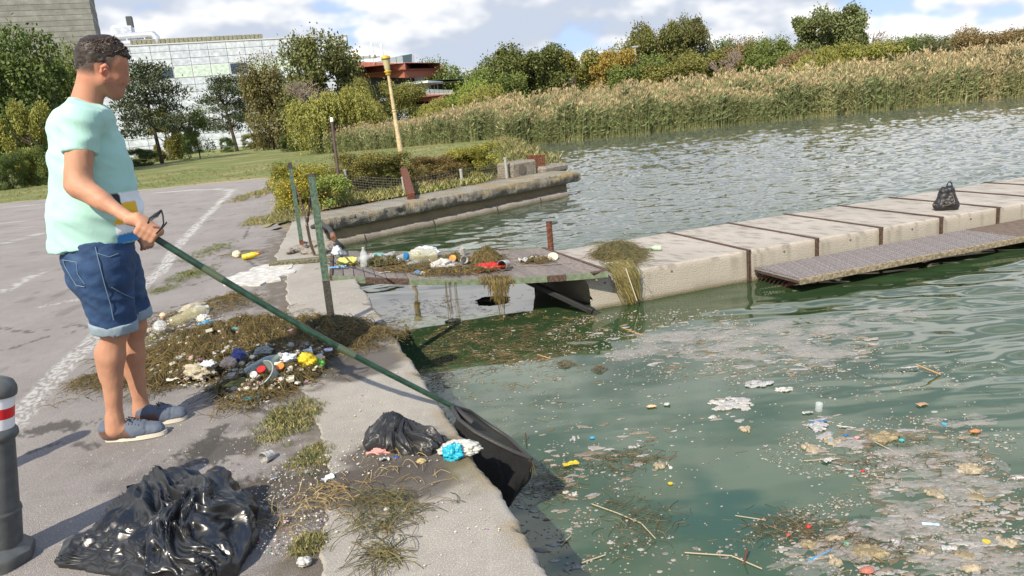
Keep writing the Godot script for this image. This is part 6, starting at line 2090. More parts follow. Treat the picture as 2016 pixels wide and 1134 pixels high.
func build_clothes(t: Node3D, sho_r: Vector3, elb_r: Vector3, sho_l: Vector3, elb_l: Vector3, hip_r: Vector3, hip_l: Vector3, kne_r: Vector3, kne_l: Vector3) -> void:
	var zz := Vector3(0.05, 0, 1)
	var hem := Plane(Vector3(0.02, -1, 0).normalized(), Vector3(-1.856, 0.941, -3.45))
	var collar := Plane(Vector3(0.42, 0.9, -0.05).normalized(), Vector3(-1.746, 1.549, -3.45))
	var arm_r := (elb_r - sho_r).normalized()
	var arm_l := (elb_l - sho_l).normalized()
	var cuff_r := Plane((arm_r + Vector3(0.10, 0, 0)).normalized(), Vector3(-1.7, 1.348, -3.22))
	var cuff_l := Plane(arm_l, sho_l + arm_l * 0.17)
	var sh := [
		[Vector3(-1.803, 1.433, -3.45), Vector3(-1.804, 1.282, -3.45), 0.138, 0.155, zz, 1.15, [collar]], [Vector3(-1.804, 1.282, -3.45), Vector3(-1.825, 1.091, -3.45), 0.148, 0.178, zz, 1.06, [hem]], [Vector3(-1.825, 1.091, -3.45), Vector3(-1.867, 0.898, -3.45), 0.176, 0.180, zz, 1.05, [hem]],
		[Vector3(-1.756, 1.244, -3.45), Vector3(-1.758, 1.119, -3.45), 0.122, 0.126, zz, 1.0, [hem]], [Vector3(-1.852, 1.353, -3.45), Vector3(-1.945, 0.975, -3.45), 0.078, 0.086, zz, 1.75, [hem]],
		[sho_r + Vector3(0.0, -0.005, 0.0), sho_l, 0.085, 0.085, null, 1.0, [collar]], [Vector3(-1.744, 1.493, -3.38), Vector3(-1.758, 1.516, -3.45), 0.085, 0.085, null, 1.0, [collar]],
		[sho_r + Vector3(0.0, -0.01, 0.01), sho_r.lerp(elb_r, 0.9) + Vector3(0.004, 0, 0), 0.068, 0.068, null, 1.0, [cuff_r]], [sho_l, sho_l.lerp(elb_l, 0.9), 0.085, 0.095, null, 1.0, [cuff_l]]]
	var b := Buf.new()
	var mid := Vector3(-1.83, 1.057, -3.45)
	nets(b, sh, 0.0085, 75.0, func(p: Vector3, _n: Vector3) -> Color:
		var c := Color(0.335, 0.56, 0.51) * (1.0 + 0.05 * nz.get_noise_3dv(p * 10.0))
		# a plain print of colour patches low on the front
		var a := rad_to_deg(atan2(p.z - mid.z, p.x - mid.x))
		var y := p.y
		if a > -60 and a < 41 and y < 1.165 and y > 0.945 and p.x > mid.x + 0.06 and p.z < -3.30:
			c = Color(0.72, 0.76, 0.80)
			if y > 1.03 and y < 1.125 and a > 8.0: c = Color(0.70, 0.42, 0.02)
			if y < 0.985: c = Color(0.03, 0.20, 0.52)
			if a > 30 and y > 1.06: c = Color(0.03, 0.03, 0.035)
		c.a = 1.0
		return c, func(p: Vector3, _n: Vector3) -> float:
		var q := p - mid
		var w := nz2.get_noise_3d(q.x * 3.0 + q.y * 4.2, q.y * 1.4 - q.x * 2.0, q.z * 3.2)
		var w2 := nz2.get_noise_3d(q.x * 5.0 + q.y * 8.0, q.y * 1.6 - q.x * 3.0, q.z * 4.0)
		var s := 1.0 - 0.25 * smoothstep(0.30, 0.45, q.y)      # more creases round the armpit
		return s * (0.013 * (0.3 - absf(w) * 1.5) + 0.0055 * (0.3 - absf(w2) * 1.5)))
	obj("t_shirt", b, mat("mint_jersey", Color.WHITE, 0.85, {"vc": true, "rim": 0.15, "bump": "soft", "scale": 1.6, "bh": 0.35}), t)
	# neckband
	b = Buf.new()
	var ring := PackedVector3Array()
	var nc := Vector3(-1.752, 1.55, -3.45)
	for k in 25:
		var a := TAU * k / 24.0
		ring.append(nc + Vector3(cos(a) * 0.072, -0.034 * cos(a) - 0.002, sin(a) * 0.076))
	b.tube(ring, 0.008, 8, false)
	obj("neckband", b, mat("mint_band", Color(0.30, 0.56, 0.495), 0.85), t)
	# denim shorts
	var leg_r := (kne_r - hip_r).normalized()
	var leg_l := (kne_l - hip_l).normalized()
	var hem_r := Plane((leg_r + Vector3(-0.07, 0, 0.03)).normalized(), Vector3(-1.799, 0.544, -3.38))
	var hem_l := Plane((leg_l + Vector3(-0.12, 0, 0.0)).normalized(), Vector3(-1.827, 0.563, -3.6))
	var waist := Plane(Vector3.UP, Vector3(-1.85, 0.966, -3.45))
	var so := [
		[Vector3(-1.827, 0.969, -3.42), Vector3(-1.845, 0.835, -3.42), 0.142, 0.130, zz, 1.05, [waist]], [Vector3(-1.854, 0.958, -3.5), Vector3(-1.867, 0.812, -3.52), 0.130, 0.11, zz, 1.0, [waist]], [Vector3(-1.886, 0.895, -3.41), Vector3(-1.892, 0.804, -3.4), 0.108, 0.09, null, 1.0, [waist]],
		[hip_r, kne_r + leg_r * 0.1, 0.118, 0.087, null, 1.0, [hem_r]], [hip_l, kne_l + leg_l * 0.1, 0.110, 0.081, null, 1.0, [hem_l]]]
	b = Buf.new()
	nets(b, so, 0.0085, 70.0, func(p: Vector3, _n: Vector3) -> Color:
		var f := nz.get_noise_3dv(p * 7.0)
		var c := Color(0.022, 0.068, 0.18) * (1.0 + 0.35 * f + 0.25 * nz.get_noise_3dv(p * 30.0))
		c = c.lerp(Color(0.10, 0.17, 0.27), 0.45 * smoothstep(0.1, 0.45, nz.get_noise_3dv(p * 3.5 + Vector3(4, 0, 0))))
		c.a = 1.0
		return c, func(p: Vector3, _n: Vector3) -> float:
		var w := nz2.get_noise_3d(p.x * 3.0, p.y * 8.0 + p.x * 4.0, p.z * 4.0)
		var w2 := nz2.get_noise_3d(p.x * 6.0, p.y * 17.0 - p.x * 7.0, p.z * 7.0)
		return 0.010 * (0.3 - absf(w) * 1.3) + 0.003 * (0.3 - absf(w2) * 1.3))
	var so_obj := obj("denim_shorts", b, mat("denim", Color.WHITE, 0.85, {"vc": true, "tex": "grain", "scale": 4.0, "bump": "soft", "bh": 0.3}), t)
	for k in 2:
		var up := Plane(-(hem_r.normal if k == 0 else hem_l.normal), (Vector3(-1.799, 0.544, -3.38) if k == 0 else Vector3(-1.827, 0.563, -3.6)) - (leg_r if k == 0 else leg_l) * 0.045)
		var down := Plane((hem_r.normal if k == 0 else hem_l.normal), (Vector3(-1.799, 0.544, -3.38) if k == 0 else Vector3(-1.827, 0.563, -3.6)) + (leg_r if k == 0 else leg_l) * 0.004)
		b = Buf.new()
		nets(b, [[hip_r if k == 0 else hip_l, (kne_r + leg_r * 0.1) if k == 0 else (kne_l + leg_l * 0.1), 0.122 if k == 0 else 0.114, 0.093 if k == 0 else 0.087, null, 1.0, [up, down]]], 0.0085, 90.0, func(p: Vector3, _n: Vector3) -> Color:
			return Color(0.30, 0.39, 0.47) * (1.0 + 0.25 * nz.get_noise_3dv(p * 16.0)), func(p: Vector3, _n: Vector3) -> float: return 0.004 * nz.get_noise_3dv(p * 12.0))
		obj("turned_up_cuff", b, mat("denim_inside", Color.WHITE, 0.9, {"vc": true, "tex": "grain", "scale": 6.0}), so_obj)
	# seams and back pocket, sewn on the cloth
	var seam := mat("seam_thread", Color(0.11, 0.17, 0.25), 0.85)
	var lines := [[Vector3(-1.62, 0.985, -3), Vector3(-1.619, 0.915, -3), Vector3(-1.616, 0.832, -3), Vector3(-1.61, 0.747, -3), Vector3(-1.612, 0.662, -3)], [Vector3(-1.758, 0.945, -3), Vector3(-1.708, 0.932, -3), Vector3(-1.713, 0.883, -3), Vector3(-1.687, 0.826, -3)], [Vector3(-1.758, 0.945, -3), Vector3(-1.756, 0.918, -3), Vector3(-1.729, 0.839, -3), Vector3(-1.687, 0.826, -3)], [Vector3(-1.621, 0.96, -3), Vector3(-1.575, 0.939, -3), Vector3(-1.522, 0.953, -3)], [Vector3(-1.591, 0.817, -3), Vector3(-1.547, 0.783, -3), Vector3(-1.501, 0.757, -3)]]
	for l in lines:
		b = Buf.new()
		var pts := PackedVector3Array()
		for k in l.size() - 1:
			for j in 4:
				var p: Vector3 = (l[k] as Vector3).lerp(l[k + 1], j / 4.0)
				var eye := Vector3(0, 1.35, 0)
				var q := onto(so, 70.0, p, (p - eye).normalized())
				if q.z > -3.8: pts.append(q + (eye - q).normalized() * 0.003)
		if pts.size() > 2:
			b.tube(pts, 0.0022, 5)
			obj("seam", b, seam, so_obj)

func build_shoes(t: Node3D) -> void:
	for k in 2:
		var heel := Vector3(-1.997, 0, -3.433) if k == 0 else Vector3(-1.902, 0, -3.611)
		var toe := Vector3(-1.73, 0, -3.459) if k == 0 else Vector3(-1.701, 0, -3.634)
		var d := (toe - heel).normalized()
		var s := Vector3(-d.z, 0, d.x)
		var L := heel.distance_to(toe)
		var at := func(f: float, y: float, side := 0.0) -> Vector3: return heel + d * (L * f) + s * side + Vector3.UP * y
		var flo := Plane(Vector3.DOWN, Vector3(0, 0.020, 0))
		var sh := [[at.call(0.06, 0.05), at.call(0.16, 0.045), 0.040, 0.042, null, 1.0, [flo]], [at.call(0.12, 0.03), at.call(0.50, 0.032), 0.043, 0.046, null, 1.0, [flo]], [at.call(0.5, 0.034), at.call(0.86, 0.026), 0.048, 0.040, null, 1.0, [flo]], [at.call(0.45, 0.055), at.call(0.62, 0.045), 0.036, 0.034, null, 1.0, [flo]], [at.call(0.08, 0.062), at.call(0.3, 0.052, 0.012), 0.028, 0.03, null, 1.0, [flo]], [at.call(0.05, 0.068), at.call(0.10, 0.066), 0.036, 0.036, null, 1.0, [flo]]]
		var b := Buf.new()
		nets(b, sh, 0.006, 130.0, func(p: Vector3, _n: Vector3) -> Color:
			var f := (p - heel).dot(d) / L
			var m := nz.get_noise_3dv(p * 20.0)
			var c := Color(0.075, 0.095, 0.135) * (1.0 + 0.3 * m)
			if f < 0.47 - 0.5 * maxf(p.y - 0.03, 0.0) * 4.0 and p.y < 0.062: c = Color(0.10, 0.055, 0.042) * (1.0 + 0.3 * m)
			if p.y < 0.028: c *= 0.8
			c.a = 1.0
			return c, func(p: Vector3, _n: Vector3) -> float: return 0.002 * nz.get_noise_3dv(p * 40.0) - (0.003 if absf((p - heel).dot(d) / L - 0.74) < 0.025 and p.y > 0.03 else 0.0))
		var shoe := obj("shoe", b, mat("nubuck", Color.WHITE, 0.8, {"vc": true, "rim": 0.1}), t)
		b = Buf.new()
		var out := PackedVector2Array()
		for j in 40:
			var a := TAU * j / 40
			var f := 0.5 - 0.53 * cos(a)
			var w: float = lerpf(0.040, 0.050, smoothstep(0.1, 0.7, f)) * pow(absf(sin(a)), 0.7) * signf(sin(a))
			var p: Vector3 = at.call(f, 0.0, w)
			out.append(Vector2(p.x, p.z))
		b.prism(out, 0.001, 0.021)
		obj("sole", b, mat("shoe_sole", Color(0.52, 0.49, 0.42), 0.8), shoe)
		for j in 4:
			b = Buf.new()
			var f := 0.46 + 0.055 * j
			b.tube(PackedVector3Array([onto(sh, 130.0, at.call(f, 0.16, 0.035), Vector3(0, -1, 0)), onto(sh, 130.0, at.call(f + 0.01, 0.16, 0.0), Vector3(0, -1, 0)) + Vector3.UP * 0.002, onto(sh, 130.0, at.call(f + 0.02, 0.16, -0.03), Vector3(0, -1, 0))]), 0.0026, 5)
			obj("lace", b, mat("lace", Color(0.03, 0.035, 0.05), 0.8), shoe)
		b = Buf.new()
		b.tube(PackedVector3Array([at.call(0.45, 0.092, 0.0), at.call(0.42, 0.108, 0.02), at.call(0.50, 0.095, 0.035), at.call(0.45, 0.093, 0.0), at.call(0.40, 0.10, -0.02), at.call(0.52, 0.085, -0.03)]), 0.0025, 5)
		obj("bow", b, mats.lace, shoe)
	# sunglasses held in the fingers, a thing of their own
	var g := thing("sunglasses", "black folded sunglasses held in the man's hand above the net handle", "sunglasses", Vector3.ZERO)
	var blk := mat("black_frame", Color(0.012, 0.012, 0.013), 0.25)
	var b := Buf.new()
	b.tube(PackedVector3Array([Vector3(-1.435, 1.049, -3.08), Vector3(-1.421, 1.068, -3.08), Vector3(-1.39, 1.079, -3.07), Vector3(-1.362, 1.098, -3.06)]), PackedFloat32Array([0.004, 0.006, 0.009, 0.004]), 8)
	obj("front_frame", b, blk, g)
	b = Buf.new()
	var fr := PackedVector3Array([Vector3(-1.43, 1.055, -3.075), Vector3(-1.399, 1.086, -3.07), Vector3(-1.361, 1.1, -3.06), Vector3(-1.377, 1.079, -3.06), Vector3(-1.408, 1.06, -3.065)])
	b.tri(fr[0], fr[4], fr[1]); b.tri(fr[4], fr[3], fr[1]); b.tri(fr[3], fr[2], fr[1])
	obj("lens", b, mat("dark_lens", Color(0.02, 0.02, 0.024), 0.08), g)
	b = Buf.new()
	b.tube(PackedVector3Array([Vector3(-1.362, 1.098, -3.06), Vector3(-1.36, 1.075, -3.06), Vector3(-1.359, 1.046, -3.05), Vector3(-1.373, 1.026, -3.05), Vector3(-1.4, 1.007, -3.06)]), 0.0032, 7)
	obj("temple", b, blk, g)
	b = Buf.new()
	b.tube(PackedVector3Array([Vector3(-1.371, 1.026, -3.05), Vector3(-1.352, 1.043, -3.05), Vector3(-1.346, 1.05, -3.05)]), 0.0032, 7)
	obj("temple_tip", b, blk, g)

# tangles of water weed: strands that lie over mounds; each mound is [ellipse, height]
func mound_y(x: float, z: float, mounds: Array) -> float:
	var y := 0.0
	for m in mounds:
		var d := ell(x, z, m[0]) * (1.0 + 0.25 * nz.get_noise_2d(x * 7.0, z * 7.0))
		if d < 1.0: y = maxf(y, m[1] * pow(1.0 - d * d, 0.7) * (1.0 + 0.8 * nz.get_noise_2d(x * 7.0, z * 7.0)))
	return y

func weed_strands(mounds: Array, counts: Array, base: float, length: float, thick: float, tones: Array, flow := Vector3.ZERO, loft := 1.0) -> Buf:
	var b := Buf.new()
	for i in mounds.size():
		var e: Vector4 = mounds[i][0]
		for k in counts[i]:
			var a := rng.randf() * TAU
			var q := pow(rng.randf(), 0.55) * (1.0 if rng.randf() < 0.85 else 1.4) * (1.0 + 0.7 * nz.get_noise_2d(cos(a) * 1.6 + e.x * 7.0, sin(a) * 1.6 + e.y * 7.0))
			var x := e.x + cos(a) * e.z * q
			var z := e.y + sin(a) * e.w * q
			if nz.get_noise_2d(x * 6.0, z * 6.0) < rr(-0.5, 0.05) and mounds[i][1] < 0.02: continue
			var d := (Vector3(cos(rng.randf() * TAU), 0, sin(rng.randf() * TAU)) + flow).normalized()
			var turn := rr(-1.2, 1.2)
			var n := 5
			var L := length * rr(0.4, 1.2)
			var pts := PackedVector3Array()
			var lift := rr(0.0, 0.022) * (1.0 if rng.randf() < 0.85 else 2.2)
			for j in n:
				var s := j / (n - 1.0)
				pts.append(Vector3(x, base + maxf(mound_y(x, z, mounds), 0.0) + 0.004 + lift * loft * sin(s * PI) + rr(0, 0.004) * loft, z))
				x += d.x * L / n; z += d.z * L / n
				d = d.rotated(Vector3.UP, turn * 0.3 + rr(-0.25, 0.25))
			var tn: Color = tones[rng.randi() % tones.size()]
			b.col = tn * rr(0.6, 1.4)
			b.tube(pts, thick * rr(0.6, 1.2), 3, false)
	return b

func mound_mesh(mounds: Array, base: float, col: Color, step: float) -> Buf:
	var b := Buf.new()
	for m in mounds:
		var e: Vector4 = m[0]
		if m[1] < 0.02: continue
		var rows := []
		var cols := []
		var n := clampi(int(maxf(e.z, e.w) / step), 8, 60)
		for r in n + 1:
			var row := PackedVector3Array()
			var cl := PackedColorArray()
			for k in n * 3:
				var a := TAU * k / (n * 3)
				var s := r / float(n)
				var x := e.x + cos(a) * e.z * s
				var z := e.y + sin(a) * e.w * s
				row.append(Vector3(x, base - 0.006 + mound_y(x, z, [m]) * 0.92, z))
				cl.append(col * (1.0 + 0.5 * nz.get_noise_2d(x * 20.0, z * 20.0)))
			rows.append(row); cols.append(cl)
		rows.reverse(); cols.reverse()
		b.grid(rows, true, cols)
	return b

func bottle(h: float, r: float, glass: Material, capm: Material, label: String, group := "", band: Material = null) -> Node3D:
	var t := thing("plastic_bottle", label, "bottle", Vector3.ZERO, 0.0, group)
	var b := Buf.new()
	b.lathe(xf(Vector3.ZERO), [Vector2(0, 0.006), Vector2(r * 0.7, 0.0), Vector2(r * 0.95, h * 0.03), Vector2(r, h * 0.08), Vector2(r, h * 0.28), Vector2(r * 0.90, h * 0.33), Vector2(r, h * 0.38), Vector2(r, h * 0.60), Vector2(r * 0.85, h * 0.72), Vector2(r * 0.5, h * 0.86), Vector2(r * 0.36, h * 0.92), Vector2(r * 0.36, h * 0.96)], 18)
	obj("bottle_body", b, glass, t)
	b = Buf.new()
	b.lathe(xf(Vector3.ZERO), [Vector2(r * 0.42, h * 0.93), Vector2(r * 0.44, h * 0.94), Vector2(r * 0.43, h), Vector2(r * 0.43, h), Vector2(0, h * 1.005)], 14)
	obj("cap", b, capm, t)
	if band:
		b = Buf.new()
		b.lathe(xf(Vector3.ZERO), [Vector2(r * 1.02, h * 0.40), Vector2(r * 1.02, h * 0.58)], 18)
		obj("label_band", b, band, t)
	return t

func cup(h: float, r0: float, r1: float, m: Material, called: String, label: String, cat: String, group := "") -> Node3D:
	var t := thing(called, label, cat, Vector3.ZERO, 0.0, group)
	var b := Buf.new()
	b.lathe(xf(Vector3.ZERO), [Vector2(0, 0), Vector2(r0, 0), Vector2(r0, 0), Vector2(r1, h), Vector2(r1 * 1.06, h * 1.0), Vector2(r1 * 1.06, h * 1.04), Vector2(r1 * 0.97, h * 1.03), Vector2(r0 * 0.95, h * 0.05), Vector2(0, h * 0.04)], 22)
	obj("cup_body", b, m, t)
	b = Buf.new()
	b.lathe(xf(Vector3(0, h * 1.02, 0)), [Vector2(r1 * 1.0, -0.003), Vector2(r1 * 1.08, 0.0), Vector2(r1 * 1.0, 0.003)], 22)
	obj("rim", b, m, t)
	return t

func lump(called: String, at: Vector3, size: Vector3, amp: float, m: Material, label: String, cat: String, sd: int, group := "", turn := 0.0) -> MeshInstance3D:
	var o := obj(called, crumple(sd, size, amp, 18), m)
	o.position = at
	o.rotation.y = turn
	tag(o, label, cat, group)
	return o

func disc(called: String, at: Vector3, r: float, m: Material, label: String, cat: String, group := "", tilt := 0.0) -> MeshInstance3D:
	var b := Buf.new()
	b.lathe(xf(Vector3.ZERO), [Vector2(0, 0), Vector2(r, 0), Vector2(r, 0), Vector2(r, r * 0.32), Vector2(r, r * 0.32), Vector2(r * 0.86, r * 0.36), Vector2(r * 0.8, r * 0.30), Vector2(0, r * 0.28)], 18)
	var o := obj(called, b, m)
	o.position = at
	o.rotation.x = tilt
	tag(o, label, cat, group)
	return o

# a creased piece of sheet plastic or card
func scrap(called: String, at: Vector3, w: float, l: float, m: Material, label: String, cat: String, turn := 0.0, lift := 0.02, group := "") -> MeshInstance3D:
	var b := Buf.new()
	for side in 2:
		var rows := []
		for r in 9:
			var row := PackedVector3Array()
			for k in 13:
				var x := (k / 12.0 - 0.5) * l
				var z := (r / 8.0 - 0.5) * w * (1.0 + 0.2 * sin(k * 1.3))
				row.append(Vector3(x, 0.003 + lift * (0.5 + 0.8 * nz.get_noise_2d(x * 22.0 + at.x * 9.0, z * 22.0 + at.z * 9.0)) - (0.0012 if side == 0 else 0.0), z))
			rows.append(row)
		if side == 1: rows.reverse()
		b.grid(rows)
	var o := obj(called, b, m)
	o.position = at
	o.rotation.y = turn
	tag(o, label, cat, group)
	return o

func build_rubbish() -> void:
	var brown := [Color(0.135, 0.095, 0.028), Color(0.10, 0.072, 0.022), Color(0.20, 0.14, 0.04), Color(0.06, 0.05, 0.02), Color(0.12, 0.10, 0.035)]
	var straw := [Color(0.34, 0.25, 0.10), Color(0.24, 0.16, 0.06), Color(0.40, 0.30, 0.14), Color(0.20, 0.15, 0.055)]
	var green := [Color(0.10, 0.10, 0.036), Color(0.07, 0.066, 0.025), Color(0.14, 0.125, 0.045), Color(0.16, 0.115, 0.04)]
	var sm := mat("weed_fibre", Color.WHITE, 0.6, {"vc": true})
	var wet := mat("weed_mass", Color.WHITE, 0.85, {"vc": true, "tex": "grain", "scale": 8.0, "bump": "fine", "bh": 0.6})
	# the heap on the quay
	var hill := [[Vector4(-1.865, -4.794, 0.603, 0.617), 0.13], [Vector4(-1.376, -4.907, 0.432, 0.383), 0.09], [Vector4(-1.409, -4.235, 0.301, 0.468), 0.10], [Vector4(-2.064, -4.423, 0.309, 0.210), 0.07]]
	var t := thing("weed_heap", "great heap of brown water weed raked onto the quay, full of rubbish", "weed heap", Vector3.ZERO)
	obj("matted_weed", mound_mesh(hill, 0.004, Color(0.055, 0.04, 0.016), 0.02), wet, t)
	stuff("loose_strands", "", "", weed_strands(hill, [6200, 3000, 1700, 1300], 0.006, 0.15, 0.0016, brown), sm, t)
	for q in [["weed_drift", "narrow drift of brown weed beyond the foam chunk on the quay", [[Vector4(-2.353, -6.194, 0.251, 0.297), 0.045]], [900], brown], ["weed_drift", "thin brown weed tongue running to the quay edge under the post", [[Vector4(-0.954, -4.722, 0.212, 0.201), 0.035]], [900], brown], ["weed_drift", "little wisp of weed behind the man's leg on the asphalt", [[Vector4(-2.572, -4.377, 0.107, 0.092), 0.02]], [260], brown],
		["weed_drift", "scattered green-brown weed on the concrete near the picture bottom", [[Vector4(-0.556, -2.506, 0.116, 0.111), 0.010], [Vector4(-0.459, -2.384, 0.079, 0.088), 0.010], [Vector4(-0.583, -2.390, 0.065, 0.048), 0.006], [Vector4(-0.380, -2.490, 0.111, 0.029), 0.004]], [150, 110, 45, 22], green], ["weed_drift", "weed tuft at the bottom edge of the picture on the concrete", [[Vector4(-0.494, -2.168, 0.050, 0.057), 0.010]], [120], green], ["weed_drift", "reddish dry stalks strewn beside the big bin bag", [[Vector4(-0.774, -2.622, 0.119, 0.101), 0.008], [Vector4(-0.850, -2.507, 0.134, 0.167), 0.006]], [90, 60], straw],
		["weed_drift", "thin brown weed strewn around the blue cap below the small black bag", [[Vector4(-0.501, -2.906, 0.233, 0.145), 0.004], [Vector4(-0.593, -2.685, 0.219, 0.126), 0.003]], [50, 40], straw], ["weed_drift", "brown weed under the foam chunk and bottles left of the heap", [[Vector4(-2.669, -5.714, 0.273, 0.374), 0.02]], [420], brown], ["weed_drift", "weed scrap trailing from the yellow wrapper on the far asphalt", [[Vector4(-3.102, -8.882, 0.256, 0.197), 0.02]], [200], brown],
		["weed_drift", "dark crumbly weed between heap and asphalt near the shoes", [[Vector4(-1.403, -3.829, 0.174, 0.209), 0.03]], [420], brown]]:
		stuff(q[0], q[1], "weed", weed_strands(q[2], q[3], 0.008, 0.12 if q[4] != green else 0.15, 0.0014, q[4]), sm)
	# shell grit and foam crumbs strewn about
	var chip := Buf.new()
	chip.prism(PackedVector2Array([Vector2(-1, -0.6), Vector2(0.3, -1), Vector2(1, 0.1), Vector2(0.2, 0.9), Vector2(-0.8, 0.6)]), 0.0, 0.8)
	var xs := []
	var cs := []
	for z in [[Vector4(-2.479, -5.440, 0.321, 0.498), 520, 1.0], [Vector4(-1.807, -4.395, 0.236, 0.312), 260, 1.1], [Vector4(-1.418, -3.833, 0.146, 0.161), 130, 1.0], [Vector4(-0.913, -2.791, 0.190, 0.226), 280, 0.5], [Vector4(-0.814, -2.398, 0.147, 0.155), 260, 0.5], [Vector4(-0.591, -2.950, 0.280, 0.199), 160, 0.55], [Vector4(-1.458, -4.583, 0.408, 0.451), 240, 0.9], [Vector4(-0.947, -3.412, 0.400, 0.812), 200, 0.5], [Vector4(-1.483, -2.997, 0.569, 0.579), 260, 0.4], [Vector4(-1.456, -5.567, 0.328, 0.995), 120, 0.7], [Vector4(-0.368, -2.351, 0.277, 0.336), 110, 0.5], [Vector4(-1.778, -4.682, 0.526, 0.530), 330, 2.2], [Vector4(-1.411, -4.192, 0.283, 0.381), 300, 2.4], [Vector4(-2.669, -5.714, 0.228, 0.374), 90, 2.6]]:
		var e: Vector4 = z[0]
		for k in z[1]:
			var a := rng.randf() * TAU
			var q := sqrt(rng.randf())
			var x := e.x + cos(a) * e.z * q
			var zz := e.y + sin(a) * e.w * q
			if x > quay_edge(zz) - 0.05: continue
			var s: float = rr(0.002, 0.0075) * z[2] * (1.7 if rng.randf() < 0.08 else 1.0)
			xs.append(Transform3D(Basis.from_euler(Vector3(rr(-0.4, 0.4), rng.randf() * TAU, rr(-0.4, 0.4))).scaled(Vector3(s, s * 0.8, s)), Vector3(x, 0.008 + mound_y(x, zz, hill) + 0.004, zz)))
			var w := rr(0.25, 0.62)
			cs.append(Color(w, w * 0.94, w * rr(0.72, 0.92)) if rng.randf() < 0.88 else Color(rr(0.1, 0.6), rr(0.1, 0.4), rr(0.1, 0.5)))
	multi("shell_grit", "pale shell grit and foam crumbs strewn over quay and asphalt", "grit", chip.mesh(), mat("grit", Color.WHITE, 0.8, {"vc": true}), xs, cs)
	# --- rubbish in the heap
	var clear := mat("clear_plastic", Color(0.75, 0.82, 0.85, 0.24), 0.12)
	var smoky := mat("yellowed_plastic", Color(0.45, 0.42, 0.24, 0.42), 0.15)
	var teal := mat("teal_plastic", Color(0.15, 0.42, 0.42, 0.65), 0.15)
	var white := mat("white_plastic", Color(0.74, 0.74, 0.72), 0.5, {"tex": "rust", "scale": 7.0})
	var foam := mat("foam", Color(0.66, 0.60, 0.46), 0.9, {"bump": "cells", "bh": 0.8, "scale": 5.0, "tex": "aggregate"})
	var blue := mat("blue_bright", Color(0.02, 0.24, 0.62), 0.45, {"tex": "rust", "scale": 7.0})
	var navy := mat("navy_foil", Color(0.05, 0.08, 0.30), 0.3)
	var red := mat("red_plastic", Color(0.62, 0.03, 0.02), 0.4, {"tex": "soft", "scale": 7.0, "back": Color(0.4, 0.02, 0.01)})
	var yellow := mat("yellow_plastic", Color(0.72, 0.56, 0.02), 0.4, {"tex": "soft", "scale": 7.0, "back": Color(0.3, 0.25, 0.0)})
	var lime := mat("green_print", Color(0.12, 0.42, 0.05), 0.45)
	var orange := mat("orange_plastic", Color(0.66, 0.17, 0.02), 0.45)
	var cyan := mat("cyan_print", Color(0.03, 0.40, 0.50), 0.4)
	var olive := mat("olive_bag", Color(0.13, 0.13, 0.02), 0.35)
	var greyp := mat("grey_plastic", Color(0.22, 0.25, 0.24), 0.35)
	var pale := mat("pale_foil", Color(0.50, 0.56, 0.62), 0.3)
	var lilac := mat("lilac_lid", Color(0.55, 0.55, 0.72), 0.45)
	lump("foam_chunk", Vector3(-2.565, 0.01, -5.988), Vector3(0.115, 0.045, 0.05), 0.28, foam, "large pale yellow foam chunk lying left of the weed heap", "foam chunk", 41, "", 0.85)
	var o := bottle(0.30, 0.042, smoky, white, "crushed yellowish clear bottle leaning by the foam chunk")
	o.transform = Transform3D(Basis.from_euler(Vector3(0, 0.6, -1.35)), Vector3(-2.578, 0.045, -5.565)); o.scale = Vector3(1, 1, 0.8)
	o = bottle(0.16, 0.04, clear, white, "short clear bottle behind the foam chunk")
	o.transform = Transform3D(Basis.from_euler(Vector3(1.3, 0.2, 0.3)), Vector3(-2.441, 0.045, -5.905))
	o = bottle(0.17, 0.045, clear, white, "squashed clear bottle at the left end of the rubbish by the man's knee")
	o.transform = Transform3D(Basis.from_euler(Vector3(1.2, 0.9, 0.3)), Vector3(-2.618, 0.045, -5.454))
	lump("ball", Vector3(-2.783, 0.01, -5.912), Vector3(0.027, 0.027, 0.027), 0.06, mat("peach_ball", Color(0.66, 0.42, 0.28), 0.6), "small peach-coloured ball by the yellowish bottle", "ball", 42)
	scrap("blue_scrap", Vector3(-2.717, 0.02, -5.867), 0.03, 0.05, blue, "tiny blue scrap beside the peach ball", "scrap", 0.5)
	lump("foam_crumb", Vector3(-2.717, 0, -5.522), Vector3(0.03, 0.018, 0.025), 0.3, foam, "small foam crumb at the shorts' hem", "foam chunk", 43)
	lump("blue_bag", Vector3(-2.278, 0, -5.506), Vector3(0.055, 0.028, 0.032), 0.5, mat("sky_blue_bag", Color(0.03, 0.36, 0.68), 0.4, {"back": Color(0.05, 0.3, 0.5)}), "sky-blue crumpled bag below the foam chunk", "plastic bag", 44)
	lump("white_bag", Vector3(-2.356, 0.01, -5.639), Vector3(0.048, 0.035, 0.032), 0.35, white, "white crumpled bag on top of the sky-blue one", "plastic bag", 45)
	o = bottle(0.13, 0.033, teal, orange, "small teal bottle with orange cap on the weed heap")
	o.transform = Transform3D(Basis.from_euler(Vector3(0.3, 0.2, -1.4)), Vector3(-1.901, 0.11, -4.81))
	lump("foam_slab", Vector3(-2.016, 0.03, -5.488), Vector3(0.05, 0.014, 0.022), 0.25, white, "white foam slab at the back rim of the weed heap", "foam chunk", 46, "", 0.2)
	scrap("white_shard", Vector3(-1.751, 0.125, -4.32), 0.03, 0.07, white, "white plastic shard in the middle of the weed heap", "shard", 0.6)
	lump("navy_wrapper", Vector3(-1.599, 0.1, -4.207), Vector3(0.036, 0.045, 0.026), 0.4, navy, "crumpled navy-blue foil wrapper in the weed heap", "wrapper", 47)
